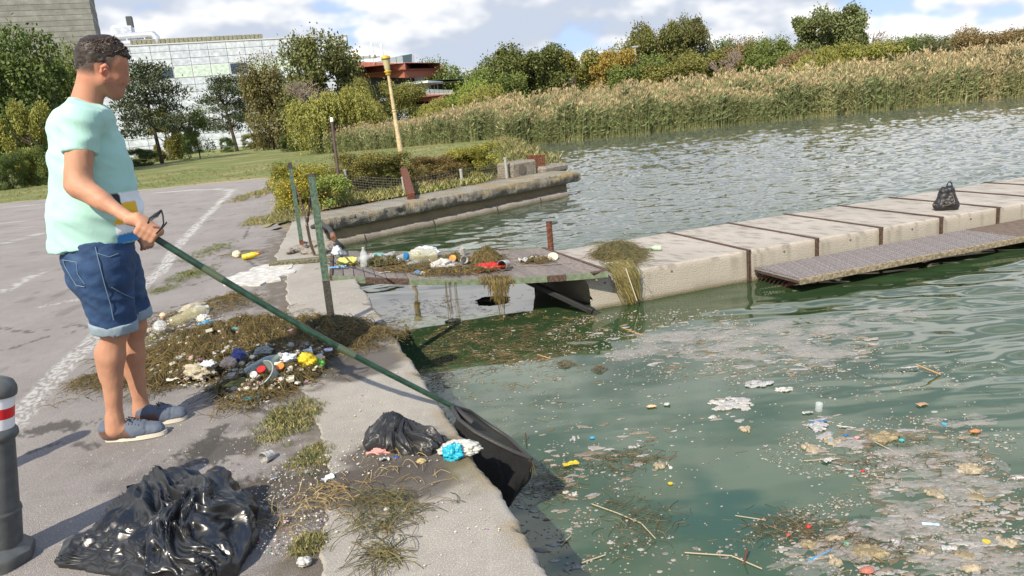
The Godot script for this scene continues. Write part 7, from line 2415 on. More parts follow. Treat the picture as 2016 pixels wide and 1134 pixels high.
	lump("pale_bag", Vector3(-1.63, 0.1, -4.127), Vector3(0.04, 0.03, 0.035), 0.45, mat("dirty_pink", Color(0.52, 0.42, 0.36), 0.6), "dirty pinkish bag beside the navy wrapper", "plastic bag", 48)
	lump("clear_wrap", Vector3(-1.773, 0.09, -4.198), Vector3(0.04, 0.02, 0.032), 0.5, pale, "crumpled transparent film left of the navy wrapper", "film", 49)
	lump("foam_lumps", Vector3(-1.823, 0.03, -4.207), Vector3(0.085, 0.045, 0.05), 0.6, foam, "knobbly pale foam lump at the front of the weed heap", "foam chunk", 50)
	lump("foam_crumb", Vector3(-1.933, 0.03, -4.301), Vector3(0.045, 0.03, 0.03), 0.6, foam, "ragged foam lump left of the knobbly one", "foam chunk", 51)
	scrap("white_strip", Vector3(-1.959, 0.03, -4.194), 0.04, 0.13, mat("dirty_white", Color(0.52, 0.49, 0.42), 0.7), "dirty white strip lying at the left front of the heap", "strip", 0.4)
	o = cup(0.10, 0.06, 0.075, mat("grey_clear_tub", Color(0.30, 0.36, 0.35, 0.8), 0.3), "tipped_tub", "tipped grey translucent tub at the front of the heap", "tub")
	o.transform = Transform3D(Basis.from_euler(Vector3(0.55, 0.3, 0.5)), Vector3(-1.361, 0.03, -3.993))
	o = bottle(0.22, 0.035, mat("grey_green_plastic", Color(0.30, 0.38, 0.36, 0.6), 0.15), white, "crushed grey-green bottle lying behind the grey tub")
	o.transform = Transform3D(Basis.from_euler(Vector3(0.2, 0.7, -1.3)), Vector3(-1.492, 0.09, -3.978))
	disc("red_bottle_closure", Vector3(-1.391, 0.12, -3.947), 0.024, red, "dull red cap behind the grey tub", "bottle cap", "", 0.5)
	disc("white_bottle_closure", Vector3(-1.409, 0.12, -3.87), 0.02, white, "white cap between crushed bottle and grey tub", "bottle cap", "", 0.8)
	lump("olive_bag", Vector3(-1.482, 0.03, -3.923), Vector3(0.10, 0.03, 0.04), 0.4, olive, "dark olive film bag under the grey tub", "plastic bag", 52)
	lump("yellow_bag", Vector3(-1.198, 0.05, -4.145), Vector3(0.05, 0.045, 0.04), 0.45, yellow, "bright yellow crisp bag at the right end of the heap", "bag", 53)
	lump("green_bag", Vector3(-1.156, 0.035, -4.176), Vector3(0.042, 0.024, 0.03), 0.5, lime, "green and white bag end beside the bright yellow one", "bag", 54)
	scrap("white_foil", Vector3(-1.24, 0.09, -4.269), 0.06, 0.09, pale, "pale foil sheet above the yellow bag", "foil", 0.3, 0.03)
	disc("lilac_tub_cover", Vector3(-1.148, 0.045, -4.449), 0.028, lilac, "small lilac lid at the right of the weed heap", "plastic lid")
	disc("orange_bottle_closure", Vector3(-1.306, 0.11, -4.002), 0.022, orange, "orange cap right of the grey tub", "bottle cap", "", 0.6)
	lump("clear_bag", Vector3(-1.299, 0.1, -4.117), Vector3(0.05, 0.025, 0.035), 0.5, pale, "clear crumpled bag between orange cap and yellow bag", "plastic bag", 55)
	lump("grey_rag", Vector3(-1.469, 0.11, -4.25), Vector3(0.05, 0.028, 0.04), 0.5, greyp, "grey rag in the shaded part of the heap", "rag", 56)
	disc("pale_tub_cover", Vector3(-1.378, 0.1, -4.3), 0.024, white, "pale lid in the man's shadow on the heap", "plastic lid", "", 0.3)
	disc("pale_tub_cover", Vector3(-1.152, 0.06, -4.229), 0.018, mat("cream_plastic", Color(0.62, 0.56, 0.44), 0.5), "cream lid next to the green bag end", "plastic lid", "", 0.9)
	scrap("white_packet", Vector3(-1.508, 0.02, -3.805), 0.05, 0.085, white, "white packet at the front tip of the heap", "packet", -0.4)
	scrap("cyan_packet", Vector3(-1.407, 0.02, -3.757), 0.035, 0.085, cyan, "cyan and white packet right of the white packet", "packet", 0.15)
	lump("paper_wad", Vector3(-1.735, 0, -4.048), Vector3(0.026, 0.015, 0.02), 0.4, foam, "lone cream paper wad before the heap", "paper", 57)
	var st := Buf.new()
	st.tube(PackedVector3Array([Vector3(-1.309, -0.094, -4.25), Vector3(-1.285, -0.076, -4.35)]), 0.006, 6)
	tag(obj("driftwood_stick", st, mat("stick_wood", Color(0.28, 0.22, 0.13), 0.9)), "short driftwood stick at the right front of the heap", "stick")
	st = Buf.new()
	st.tube(PackedVector3Array([Vector3(-2.037, 0.065, -4.35), Vector3(-1.96, 0.03, -4.3)]), 0.005, 6)
	tag(obj("pale_stick", st, mat("pale_stick", Color(0.36, 0.31, 0.23), 0.9)), "pale stick poking from the left of the heap", "stick")
	# --- rubbish lying alone
	o = cup(0.05, 0.018, 0.024, white, "white_cup", "small white cup alone on the asphalt by the weed tuft", "cup")
	o.transform = Transform3D(Basis.from_euler(Vector3(1.5, 0.4, 0.9)), Vector3(-1.093, 0.02, -3.052))
	scrap("clear_shard", Vector3(-0.795, 0.004, -2.776), 0.03, 0.05, pale, "pale plastic shard in the weedy joint", "shard", 0.7)
	scrap("tiny_shard", Vector3(-1.024, 0.002, -2.827), 0.015, 0.03, pale, "tiny clear shard on the wet asphalt", "shard", 1.0)
	disc("blue_bottle_closure", Vector3(-0.543, 0.008, -2.918), 0.011, navy, "tiny dark-blue cap in front of the small black bag", "bottle cap")
	scrap("paper_scrap", Vector3(-0.588, 0.008, -2.895), 0.025, 0.04, white, "white paper scrap in front of the small black bag", "paper", 0.3)
	lump("brown_scrap", Vector3(-0.431, 0.008, -2.847), Vector3(0.018, 0.009, 0.012), 0.5, mat("khaki", Color(0.35, 0.29, 0.15), 0.8), "khaki scrap between black bag and turquoise bag", "scrap", 58)
	o = bottle(0.20, 0.035, yellow, red, "yellow and red drink bottle far up on the asphalt")
	o.transform = Transform3D(Basis.from_euler(Vector3(0, 0.1, -1.45)), Vector3(-2.994, 0.035, -8.512))
	lump("cream_ball", Vector3(-3.145, 0, -8.775), Vector3(0.05, 0.045, 0.05), 0.12, mat("cream_ball", Color(0.60, 0.52, 0.36), 0.7), "cream lump left of the yellow and red bottle", "ball", 59)
	lump("white_stone", Vector3(-0.745, 0.004, -2.192), Vector3(0.022, 0.014, 0.018), 0.4, white, "white lump by the bottom edge right of the bin bag", "foam chunk", 60)
	lump("white_pebble", Vector3(-0.52, 0.01, -2.481), Vector3(0.012, 0.008, 0.010), 0.2, white, "white pebble among the green-brown weed", "pebble", 61)
	# --- on the gangway
	var gw := [[Vector4(deck(0.13, 0.50).x + 0.12, deck(0.13, 0.5).z, 0.33, 0.16), 0.05], [Vector4(deck(0.66, 0.58).x, deck(0.66, 0.58).z, 0.16, 0.17), 0.09], [Vector4(deck(0.45, 0.18).x, deck(0.45, 0.18).z, 0.42, 0.10), 0.03], [Vector4(deck(0.52, 0.62).x, deck(0.52, 0.62).z, 0.12, 0.10), 0.05], [Vector4(deck(0.85, 0.45).x, deck(0.85, 0.45).z, 0.10, 0.08), 0.03], [Vector4(deck(0.28, 0.3).x, deck(0.28, 0.3).z, 0.3, 0.13), 0.025]]
	var said := ["green-brown weed at the quay end of the gangway", "domed clump of brown weed behind the red bag on the gangway", "brown weed strung along the near edge of the gangway", "weed clump around the orange cap on the gangway", "little weed wisp before the round white lid on the gangway", "weed mixed with grit in the first half of the gangway"]
	for k in gw.size():
		var e: Vector4 = gw[k][0]
		var y0: float = deck(clampf((e.x + 1.75) / 2.5, 0, 1), 0.5).y + 0.014
		stuff("weed_clump", said[k], "weed", weed_strands([gw[k]], [[700, 900, 620, 380, 200, 380][k]], y0, 0.15, 0.0024, green if k in [0, 3] else brown), sm)
		if gw[k][1] > 0.04: obj("weed_core", mound_mesh([gw[k]], y0, Color(0.10, 0.075, 0.03), 0.02), wet, get_child(get_child_count() - 1))
	var on := func(s: float, tt: float, up := 0.014) -> Vector3: return deck(s, tt) + Vector3.UP * up
	var items := [[0.09, 0.42, 0.20, 0.036, clear, 1.45, 0.4, "clear bottle nearest the quay on the gangway", null], [0.125, 0.35, 0.20, 0.034, clear, 0.1, 0.0, "clear bottle standing upright on the gangway", null], [0.21, 0.45, 0.24, 0.04, clear, 1.4, 1.2, "clear bottle lying left of the white-labelled one", null], [0.27, 0.48, 0.26, 0.045, clear, 1.45, 0.5, "bottle with a broad white label on the gangway", white], [0.33, 0.42, 0.24, 0.042, clear, 1.4, 2.0, "clear bottle lying before the yellowed jug", null], [0.30, 0.30, 0.20, 0.035, clear, 1.5, 0.9, "small clear bottle at the front of the bottle cluster", null], [0.24, 0.62, 0.22, 0.037, teal, 1.45, 2.6, "teal-tinted bottle at the back of the gangway", null]]
	for i in items:
		o = bottle(i[2], i[3], i[4], blue if i[0] == 0.33 else white, i[7], "bottles on the gangway", i[8])
		o.transform = Transform3D(Basis.from_euler(Vector3(0, i[6], 0)) * Basis.from_euler(Vector3(0, 0, -i[5])), on.call(i[0], i[1], 0.014 + (i[3] if i[5] > 0.5 else 0.0)))
	o = bottle(0.34, 0.085, smoky, blue, "large yellowed jug lying in the middle of the gangway")
	o.transform = Transform3D(Basis.from_euler(Vector3(0, 0.7, 0)) * Basis.from_euler(Vector3(0, 0, 1.35)), on.call(0.43, 0.50, 0.09))
	lump("yellow_green_bag", on.call(0.06, 0.42), Vector3(0.10, 0.045, 0.06), 0.45, mat("yellow_green", Color(0.42, 0.40, 0.12), 0.5), "dull yellow-green bag at the quay end of the gangway", "plastic bag", 62)
	lump("clear_bag", on.call(0.02, 0.75), Vector3(0.05, 0.06, 0.06), 0.5, pale, "crumpled clear bag at the rear quay corner of the gangway", "plastic bag", 63)
	scrap("blue_scrap", on.call(0.02, 0.25), 0.05, 0.16, mat("pale_blue", Color(0.12, 0.30, 0.52), 0.5), "pale blue film scrap at the near quay corner of the gangway", "scrap", 0.3, 0.03)
	lump("white_bag", on.call(0.44, 0.33), Vector3(0.115, 0.05, 0.075), 0.5, white, "white crumpled bag beside the yellowed jug", "plastic bag", 64)
	lump("clear_sack", on.call(0.42, 0.78), Vector3(0.14, 0.06, 0.06), 0.4, pale, "grey transparent sack behind the yellowed jug", "plastic bag", 65)
	disc("blue_bottle_closure", on.call(0.325, 0.16), 0.035, blue, "bright blue cap at the front of the gangway bottles", "bottle cap", "", 1.2)
	disc("white_bottle_closure", on.call(0.345, 0.15), 0.03, white, "white cap touching the bright blue one", "bottle cap", "", 1.2)
	lump("red_bag", on.call(0.605, 0.24), Vector3(0.165, 0.04, 0.07), 0.4, red, "bright red plastic bag on the gangway", "plastic bag", 66)
	disc("orange_bottle_closure", on.call(0.515, 0.55, 0.06), 0.035, orange, "orange cap in the weed behind the red bag", "bottle cap", "", 0.9)
	o = cup(0.07, 0.030, 0.037, white, "white_cup", "white cup lying between orange cap and red bag", "cup")
	o.transform = Transform3D(Basis.from_euler(Vector3(1.3, 0.6, 0.3)), on.call(0.55, 0.50, 0.05))
	o = cup(0.075, 0.035, 0.04, white, "white_cup", "white cup at the rear edge of the gangway behind the weed clump", "cup")
	o.transform = Transform3D(Basis.from_euler(Vector3(0.2, 0.0, 0.1)), on.call(0.60, 0.84, 0.016))
	o = cup(0.12, 0.045, 0.046, mat("tin_grey", Color(0.42, 0.43, 0.43), 0.4, {"metal": 0.5}), "tin_can", "grey tin can lying end-on right of the red bag", "can")
	o.transform = Transform3D(Basis.from_euler(Vector3(1.45, -0.35, 0)), on.call(0.69, 0.28, 0.06))
	disc("white_puck", on.call(0.71, 0.82, 0.02), 0.045, pale, "pale blue-white tub lid behind the tin can", "plastic lid", "", 0.6)
	scrap("white_tray", on.call(0.82, 0.48), 0.11, 0.17, white, "broken white tray left of the round lid", "tray", 0.5, 0.05)
	lump("white_tub", on.call(0.86, 0.46), Vector3(0.055, 0.03, 0.04), 0.2, white, "white squashed tub beside the broken tray", "tub", 67)
	disc("round_tub_cover", on.call(0.93, 0.50, 0.035), 0.052, mat("cream_lid", Color(0.50, 0.46, 0.35), 0.5), "round cream lid propped up near the pontoon end of the gangway", "plastic lid", "", 0.7)
	scrap("wood_chip", on.call(0.20, 0.18), 0.025, 0.11, mats.pale_stick, "pale wood chip at the near edge of the gangway", "chip", 0.2, 0.01)
	disc("green_bottle_closure", on.call(0.21, 0.58, 0.05), 0.025, lime, "green cap among the rear gangway bottles", "bottle cap", "", 0.8)
	# --- weed that hangs from the gangway and from the pontoon
	var hang := Buf.new()
	for k in 190:
		var s := 0.60 + rng.randfn() * 0.028
		var p := deck(s, rr(-0.02, 0.05)) + Vector3(0, 0.02 + rr(0, 0.03), 0)
		var q := deck(s + rng.randfn() * 0.006, -0.035) + Vector3(0, 0.01, 0.01)
		var L := rr(0.08, 0.26) * exp(-pow((s - 0.60) / 0.04, 2.0))
		hang.col = brown[rng.randi() % 5] * rr(0.6, 1.4)
		hang.tube(PackedVector3Array([p, q, q + Vector3(rr(-0.01, 0.01), -L * 0.5, rr(0, 0.01)), q + Vector3(rr(-0.02, 0.02), -L, rr(0, 0.01))]), 0.0022, 3, false)
	stuff("hanging_weed", "tuft of brown weed hanging over the gangway's near edge below the red bag", "weed", hang, sm)
	for k in 5:
		var s: float = [0.41, 0.425, 0.445, 0.595, 0.615][k]
		var wisp := Buf.new()
		for j in 7:
			var q := deck(s + rng.randfn() * 0.002, -0.03)
			wisp.col = brown[j % 5]
			var L := rr(0.2, 0.44)
			wisp.tube(PackedVector3Array([q, q + Vector3(rr(-0.012, 0.012), -L * 0.5, 0.0), q + Vector3(rr(-0.02, 0.02), -L, 0.0)]), 0.0014, 3, false)
		stuff("weed_wisp", ["first thin weed wisp hanging to the water from the gangway, quay side", "second thin weed wisp close beside the first under the gangway", "third thin weed wisp hanging under the bottles", "thin wisp trailing down from the hanging weed tuft", "last thin wisp beside the black float under the gangway"][k], "weed", wisp, sm)
	var pw := [[Vector4(1.129, -7.854, 0.214, 0.554), 0.045], [Vector4(1.011, -7.741, 0.146, 0.268), 0.025]]
	pw[0][0] = Vector4(1.156, -7.752, 0.192, 0.595)
	t = thing("pontoon_weed", "bushy clump of brown weed on the pontoon trailing down its side into the water", "weed heap", Vector3.ZERO)
	obj("matted_weed", mound_mesh(pw, -0.186, Color(0.11, 0.085, 0.03), 0.015), wet, t)
	stuff("loose_strands", "", "", weed_strands(pw, [1500, 600], -0.185, 0.20, 0.0018, green, Vector3(0.6, 0, 0.5), 1.3), sm, t)
	hang = Buf.new()
	var ue := Vector3(4.74, 0, -1.53).normalized()
	for k in 620:
		var u := rng.randfn() * 0.055
		var e := Vector3(0.66, -0.19, -6.76) + ue * (0.41 + u)
		var p := e + Vector3(-0.05 + rr(-0.06, 0.06), 0.05 + rr(-0.02, 0.03), rr(-0.22, -0.05))
		var q := e + Vector3(rr(-0.01, 0.01), 0.012 + rr(0, 0.02), 0.012 + rr(0, 0.02))
		var L := rr(0.06, 0.33)
		hang.col = green[rng.randi() % 4] * rr(0.7, 1.9)
		hang.tube(PackedVector3Array([p, q, q + Vector3(0.02 + rr(-0.01, 0.01), -L * 0.5, 0.012 + rr(0, 0.02)), q + Vector3(0.05 - u * 0.3 + rr(-0.02, 0.02), -L, 0.012 + rr(0, 0.02))]), 0.0020, 3, false)
	stuff("trailing_strands", "", "", hang, sm, t)
	st = Buf.new()
	st.tube(PackedVector3Array([Vector3(1.052, -0.137, -6.8), Vector3(1.084, -0.28, -6.74), Vector3(1.123, -0.432, -6.72)]), 0.006, 6)
	obj("reed_stem", st, mats.pale_stick, t)
	o = bottle(0.11, 0.028, mat("green_clear", Color(0.45, 0.58, 0.42, 0.6), 0.15), lime, "small pale bottle with green end lying on the pontoon")
	o.transform = Transform3D(Basis.from_euler(Vector3(0, -0.2, 0)) * Basis.from_euler(Vector3(0, 0, 1.5)), Vector3(1.573, -0.16, -7.716))
	t = thing("white_box", "small white plastic box with a round hole by the gangway corner on the pontoon", "box", Vector3(0.949, -0.186, -7.138), -0.2)
	st = Buf.new()
	st.box(xf(Vector3(0, 0.022, 0)), Vector3(0.085, 0.044, 0.05), 0.006)
	obj("box_shell", st, white, t)
	st = Buf.new()
	st.lathe(Transform3D(Basis(Vector3.RIGHT, PI / 2), Vector3(0.01, 0.022, 0.0255)), [Vector2(0.014, 0), Vector2(0.014, 0.001), Vector2(0.0, 0.001)], 12)
	obj("hole", st, mats.dark_hole, t)
	build_backpack()

func build_backpack() -> void:
	var t := thing("backpack", "black leather backpack with loop handle standing on the pontoon", "backpack", Vector3(4.963, -0.187, -8.48), -0.25)
	var leather := mat("black_leather", Color(0.012, 0.012, 0.016), 0.5)
	var b := Buf.new()
	nets(b, [[Vector3(-0.065, 0.05, 0), Vector3(0.075, 0.05, 0), 0.062, 0.062], [Vector3(-0.05, 0.05, 0), Vector3(-0.02, 0.20, -0.01), 0.07, 0.052], [Vector3(0.05, 0.05, 0), Vector3(0.035, 0.20, -0.01), 0.07, 0.05], [Vector3(-0.01, 0.22, -0.01), Vector3(0.035, 0.235, -0.01), 0.035, 0.03]], 0.008, 90.0, func(_p, _n): return Color.WHITE, func(p, _n): return 0.008 * nz2.get_noise_3dv(p * 16.0) + 0.012 * (0.3 - absf(nz2.get_noise_3dv(p * 7.0))))
	obj("bag_body", b, leather, t)
	b = Buf.new()
	nets(b, [[Vector3(-0.01, 0.08, 0.052), Vector3(0.06, 0.07, 0.055), 0.038, 0.036]], 0.007, 90.0, func(_p, _n): return Color.WHITE, func(p, _n): return 0.006 * nz2.get_noise_3dv(p * 18.0))
	obj("front_pocket", b, leather, t)
	b = Buf.new()
	var loop := PackedVector3Array()
	for k in 13:
		var a := PI * k / 12.0
		loop.append(Vector3(0.032 - 0.028 * cos(a), 0.245 + 0.068 * sin(a), -0.01))
	b.tube(loop, 0.007, 8)
	obj("handle", b, leather, t)
	b = Buf.new()
	b.tube(PackedVector3Array([Vector3(0.06, 0.235, -0.02), Vector3(0.09, 0.17, 0.0), Vector3(0.115, 0.10, 0.01), Vector3(0.125, 0.05, 0.02)]), 0.006, 8)
	obj("strap", b, leather, t)
	b = Buf.new()
	b.tube(PackedVector3Array([Vector3(-0.125, 0.07, 0.03), Vector3(-0.08, 0.062, 0.062), Vector3(0.0, 0.066, 0.094), Vector3(0.06, 0.10, 0.09), Vector3(0.05, 0.16, 0.065), Vector3(0.02, 0.19, 0.055)]), 0.0028, 6)
	obj("zip", b, mat("brass", Color(0.22, 0.17, 0.08), 0.45, {"metal": 0.5}), t)
	for p in [Vector3(0.128, 0.05, 0.02), Vector3(-0.128, 0.065, 0.02)]:
		b = Buf.new()
		b.box(xf(p), Vector3(0.014, 0.02, 0.014), 0.004)
		obj("buckle", b, mats.brass, t)

func foam_island(b: Buf, c: Vector3, rx: float, rz: float, sd: float, col: Color, thick: float, turn := 0.0) -> void:
	var rows := []
	var cols := []
	for r in 5:
		var row := PackedVector3Array()
		var cl := PackedColorArray()
		for k in 26:
			var a := TAU * k / 26
			var s: float = [1.0, 0.97, 0.8, 0.45, 0.0][r]
			var rad := 1.0 + 0.75 * nz.get_noise_3d(cos(a) * 1.1, sin(a) * 1.1, sd)+ 0.25 * nz.get_noise_3d(cos(a) * 4.0, sin(a) * 4.0, sd)
			var p := Vector3(cos(a) * rx * rad * s, 0, sin(a) * rz * rad * s).rotated(Vector3.UP, turn)
			p.y = [-0.004, 0.25, 0.7, 0.95, 1.0][r] * thick * (1.0 + 0.8 * nz.get_noise_3d(p.x * 60.0, sd, p.z * 60.0)) if r > 0 else -0.004
			row.append(c + p)
			cl.append(col * (1.0 + 0.45 * nz.get_noise_3d(p.x * 45.0 + sd, 3.0, p.z * 45.0)))
		rows.append(row); cols.append(cl)
	b.grid(rows, true, cols)

func build_floating() -> void:
	var y := WATER
	# fine flotsam: foam flecks, seeds and twigs, too many to count
	var fleck := Buf.new()
	fleck.lathe(xf(Vector3.ZERO), [Vector2(1.0, -0.3), Vector2(0.95, 0.3), Vector2(0.5, 0.6), Vector2(0, 0.65)], 7)
	var twig := Buf.new()
	twig.tube(PackedVector3Array([Vector3(-1, 0, 0.03), Vector3(-0.3, 0.01, -0.04), Vector3(0.4, 0, 0.05), Vector3(1, 0, -0.02)]), 0.035, 4, false)
	var fx := []
	var fc := []
	var tx := []
	var tc := []
	# [ellipse on the water, foam flecks, twigs, size]
	var zones := [[Vector4(-0.030, -6.230, 0.707, 0.686), 300, 3600, 1.0], [Vector4(-0.087, -5.386, 0.515, 0.405), 160, 1300, 0.9], [Vector4(1.057, -6.011, 0.756, 0.540), 1300, 1300, 0.8], [Vector4(1.591, -5.292, 0.843, 0.620), 1500, 1800, 0.7], [Vector4(0.549, -5.036, 0.853, 0.513), 420, 560, 0.8], [Vector4(2.116, -4.791, 0.750, 0.563), 1000, 900, 0.8], [Vector4(-0.166, -4.651, 0.358, 0.533), 200, 420, 0.7],
		[Vector4(1.869, -3.577, 0.589, 0.330), 1200, 1300, 0.6], [Vector4(1.857, -3.145, 0.469, 0.351), 1700, 1600, 0.6], [Vector4(1.445, -2.791, 0.615, 0.284), 1900, 1900, 0.6], [Vector4(1.632, -2.579, 0.452, 0.185), 1200, 1000, 0.6], [Vector4(0.169, -3.282, 0.281, 0.525), 520, 520, 0.6], [Vector4(0.427, -2.971, 0.296, 0.277), 380, 460, 0.6], [Vector4(0.381, -3.783, 0.570, 0.427), 260, 260, 0.6], [Vector4(0.934, -4.134, 0.807, 0.429), 300, 160, 0.6], [Vector4(1.247, -3.077, 1.375, 0.695), 420, 320, 0.6], [Vector4(2.514, -4.294, 0.666, 0.460), 260, 300, 0.7], [Vector4(-0.821, -6.828, 0.524, 0.910), 40, 700, 0.9], [Vector4(-0.356, -7.213, 0.680, 0.804), 30, 260, 0.9], [Vector4(0.086, -11.267, 0.795, 1.033), 30, 220, 1.2]]
	for z in zones:
		var e: Vector4 = z[0]
		for k in z[1] + z[2]:
			var a := rng.randf() * TAU
			var q := sqrt(rng.randf()) * 1.15
			var x := e.x + cos(a) * e.z * q
			var zz := e.y + sin(a) * e.w * q
			if x < quay_edge(zz) + 0.04: continue
			# clots and gaps
			if nz.get_noise_2d(x * 2.6, zz * 2.6) + 0.35 * nz.get_noise_2d(x * 8.0, zz * 8.0) < rr(-0.25, 0.30): continue
			var p := Vector3(x, y + wave(x, zz), zz)
			if k < z[1]:
				var s: float = rr(0.0022, 0.0085) * z[3] * (2.0 if rng.randf() < 0.10 else 1.0)
				fx.append(Transform3D(Basis(Vector3.UP, rng.randf() * TAU).scaled(Vector3(s * rr(0.7, 1.8), 0.004, s)), p + Vector3.UP * 0.0012))
				var w := rr(0.10, 0.32)
				fc.append(Color(w, w * rr(0.92, 1.0), w * rr(0.80, 1.0)))
			else:
				var s: float = rr(0.006, 0.03) * z[3] * (2.2 if rng.randf() < 0.06 else 1.0)
				tx.append(Transform3D(Basis(Vector3.UP, rng.randf() * TAU).scaled(Vector3(s, s * 0.7, s)), p + Vector3.UP * 0.001))
				tc.append(Color(0.16, 0.105, 0.045) * rr(0.4, 1.9))
	multi("foam_flecks", "countless pale foam flecks drifting on the lake", "foam", fleck.mesh(), mat("foam_fleck", Color.WHITE, 0.7, {"vc": true}), fx, fc)
	multi("floating_twigs", "countless brown twigs and seeds drifting on the lake", "flotsam", twig.mesh(), mat("twig", Color.WHITE, 0.85, {"vc": true}), tx, tc)
	# milky scum: a thin translucent film with ragged edges
	var film := Buf.new()
	var n := 0
	for q in [Vector4(2.183, -5.767, 0.246, 0.183), Vector4(1.808, -5.611, 0.314, 0.199), Vector4(2.170, -4.993, 0.185, 0.180), Vector4(1.488, -5.324, 0.271, 0.158), Vector4(1.859, -5.207, 0.356, 0.217), Vector4(1.463, -5.798, 0.257, 0.158), Vector4(1.973, -3.436, 0.200, 0.112), Vector4(1.689, -3.179, 0.127, 0.071), Vector4(1.680, -2.658, 0.199, 0.097), Vector4(2.600, -5.620, 0.234, 0.224), Vector4(2.996, -5.777, 0.268, 0.184), Vector4(2.338, -3.793, 0.143, 0.061), Vector4(0.906, -5.637, 0.403, 0.251), Vector4(1.719, -2.531, 0.156, 0.072), Vector4(1.743, -2.983, 0.159, 0.079), Vector4(2.223, -5.470, 0.201, 0.142), Vector4(1.463, -2.827, 0.269, 0.108), Vector4(1.988, -3.168, 0.247, 0.132), Vector4(1.204, -2.721, 0.227, 0.088)]:
		for k in 18:
			foam_island(film, Vector3(q.x + rr(-1.0, 1.0) * q.z, y + 0.002 + 0.0006 * (n % 9), q.y + rr(-1.0, 1.0) * q.w), q.z * rr(0.08, 0.5), q.w * rr(0.08, 0.5), n * 3.3, Color(0.40, 0.385, 0.36), 0.0012, rr(-0.5, 0.5))
			n += 1
	# small clots of scum, too many to tell apart
	var clot := Buf.new()
	for q in [[Vector4(1.911, -3.508, 0.448, 0.238), 260], [Vector4(1.895, -3.090, 0.343, 0.254), 400], [Vector4(1.522, -2.778, 0.484, 0.211), 460], [Vector4(1.686, -2.570, 0.279, 0.123), 120], [Vector4(1.759, -5.239, 0.767, 0.496), 330], [Vector4(1.160, -5.901, 0.596, 0.356), 80], [Vector4(1.685, -3.812, 0.149, 0.246), 60], [Vector4(0.452, -3.895, 0.427, 0.385), 60], [Vector4(0.117, -3.245, 0.233, 0.418), 90], [Vector4(1.249, -4.290, 0.254, 0.228), 30]]:
		for k in q[1]:
			var a := rng.randf() * TAU
			var r := sqrt(rng.randf()) * 1.1
			var at := Vector3(q[0].x + cos(a) * q[0].z * r, y + 0.0015, q[0].y + sin(a) * q[0].w * r)
			if at.x < quay_edge(at.z) + 0.08 or nz.get_noise_2d(at.x * 3.5, at.z * 3.5) < rr(-0.3, 0.2): continue
			var s := rr(0.006, 0.024) * (1.8 if rng.randf() < 0.08 else 1.0) * (0.7 if at.z > -3.6 else 1.0)
			var tone: Color = [Color(0.31, 0.29, 0.27), Color(0.24, 0.20, 0.15), Color(0.36, 0.35, 0.35), Color(0.15, 0.12, 0.075), Color(0.27, 0.24, 0.21)][rng.randi() % 5]
			foam_island(clot, at, s * rr(1.2, 2.2), s * rr(0.5, 0.9), n * 3.3, tone * rr(0.65, 1.0), 0.0025, rr(-0.5, 0.5))
			n += 1
	stuff("scum_clots", "small grey and brown clots of scum crowding the water", "scum", clot, mat("scum_clot", Color.WHITE, 0.75, {"vc": true, "bump": "cells", "bh": 0.2, "scale": 14.0}))
	stuff("scum_film", "milky translucent scum film in ragged patches on the lake", "scum", film, mat("scum", Color(1, 1, 1, 0.24), 0.6, {"vc": true}))
	# foam patches one can tell apart
	var tones := [Color(0.36, 0.36, 0.37), Color(0.33, 0.28, 0.20), Color(0.42, 0.41, 0.40), Color(0.24, 0.20, 0.12)]
	var fm := mat("foam_patch", Color.WHITE, 0.75, {"vc": true, "bump": "cells", "bh": 0.25, "scale": 12.0})
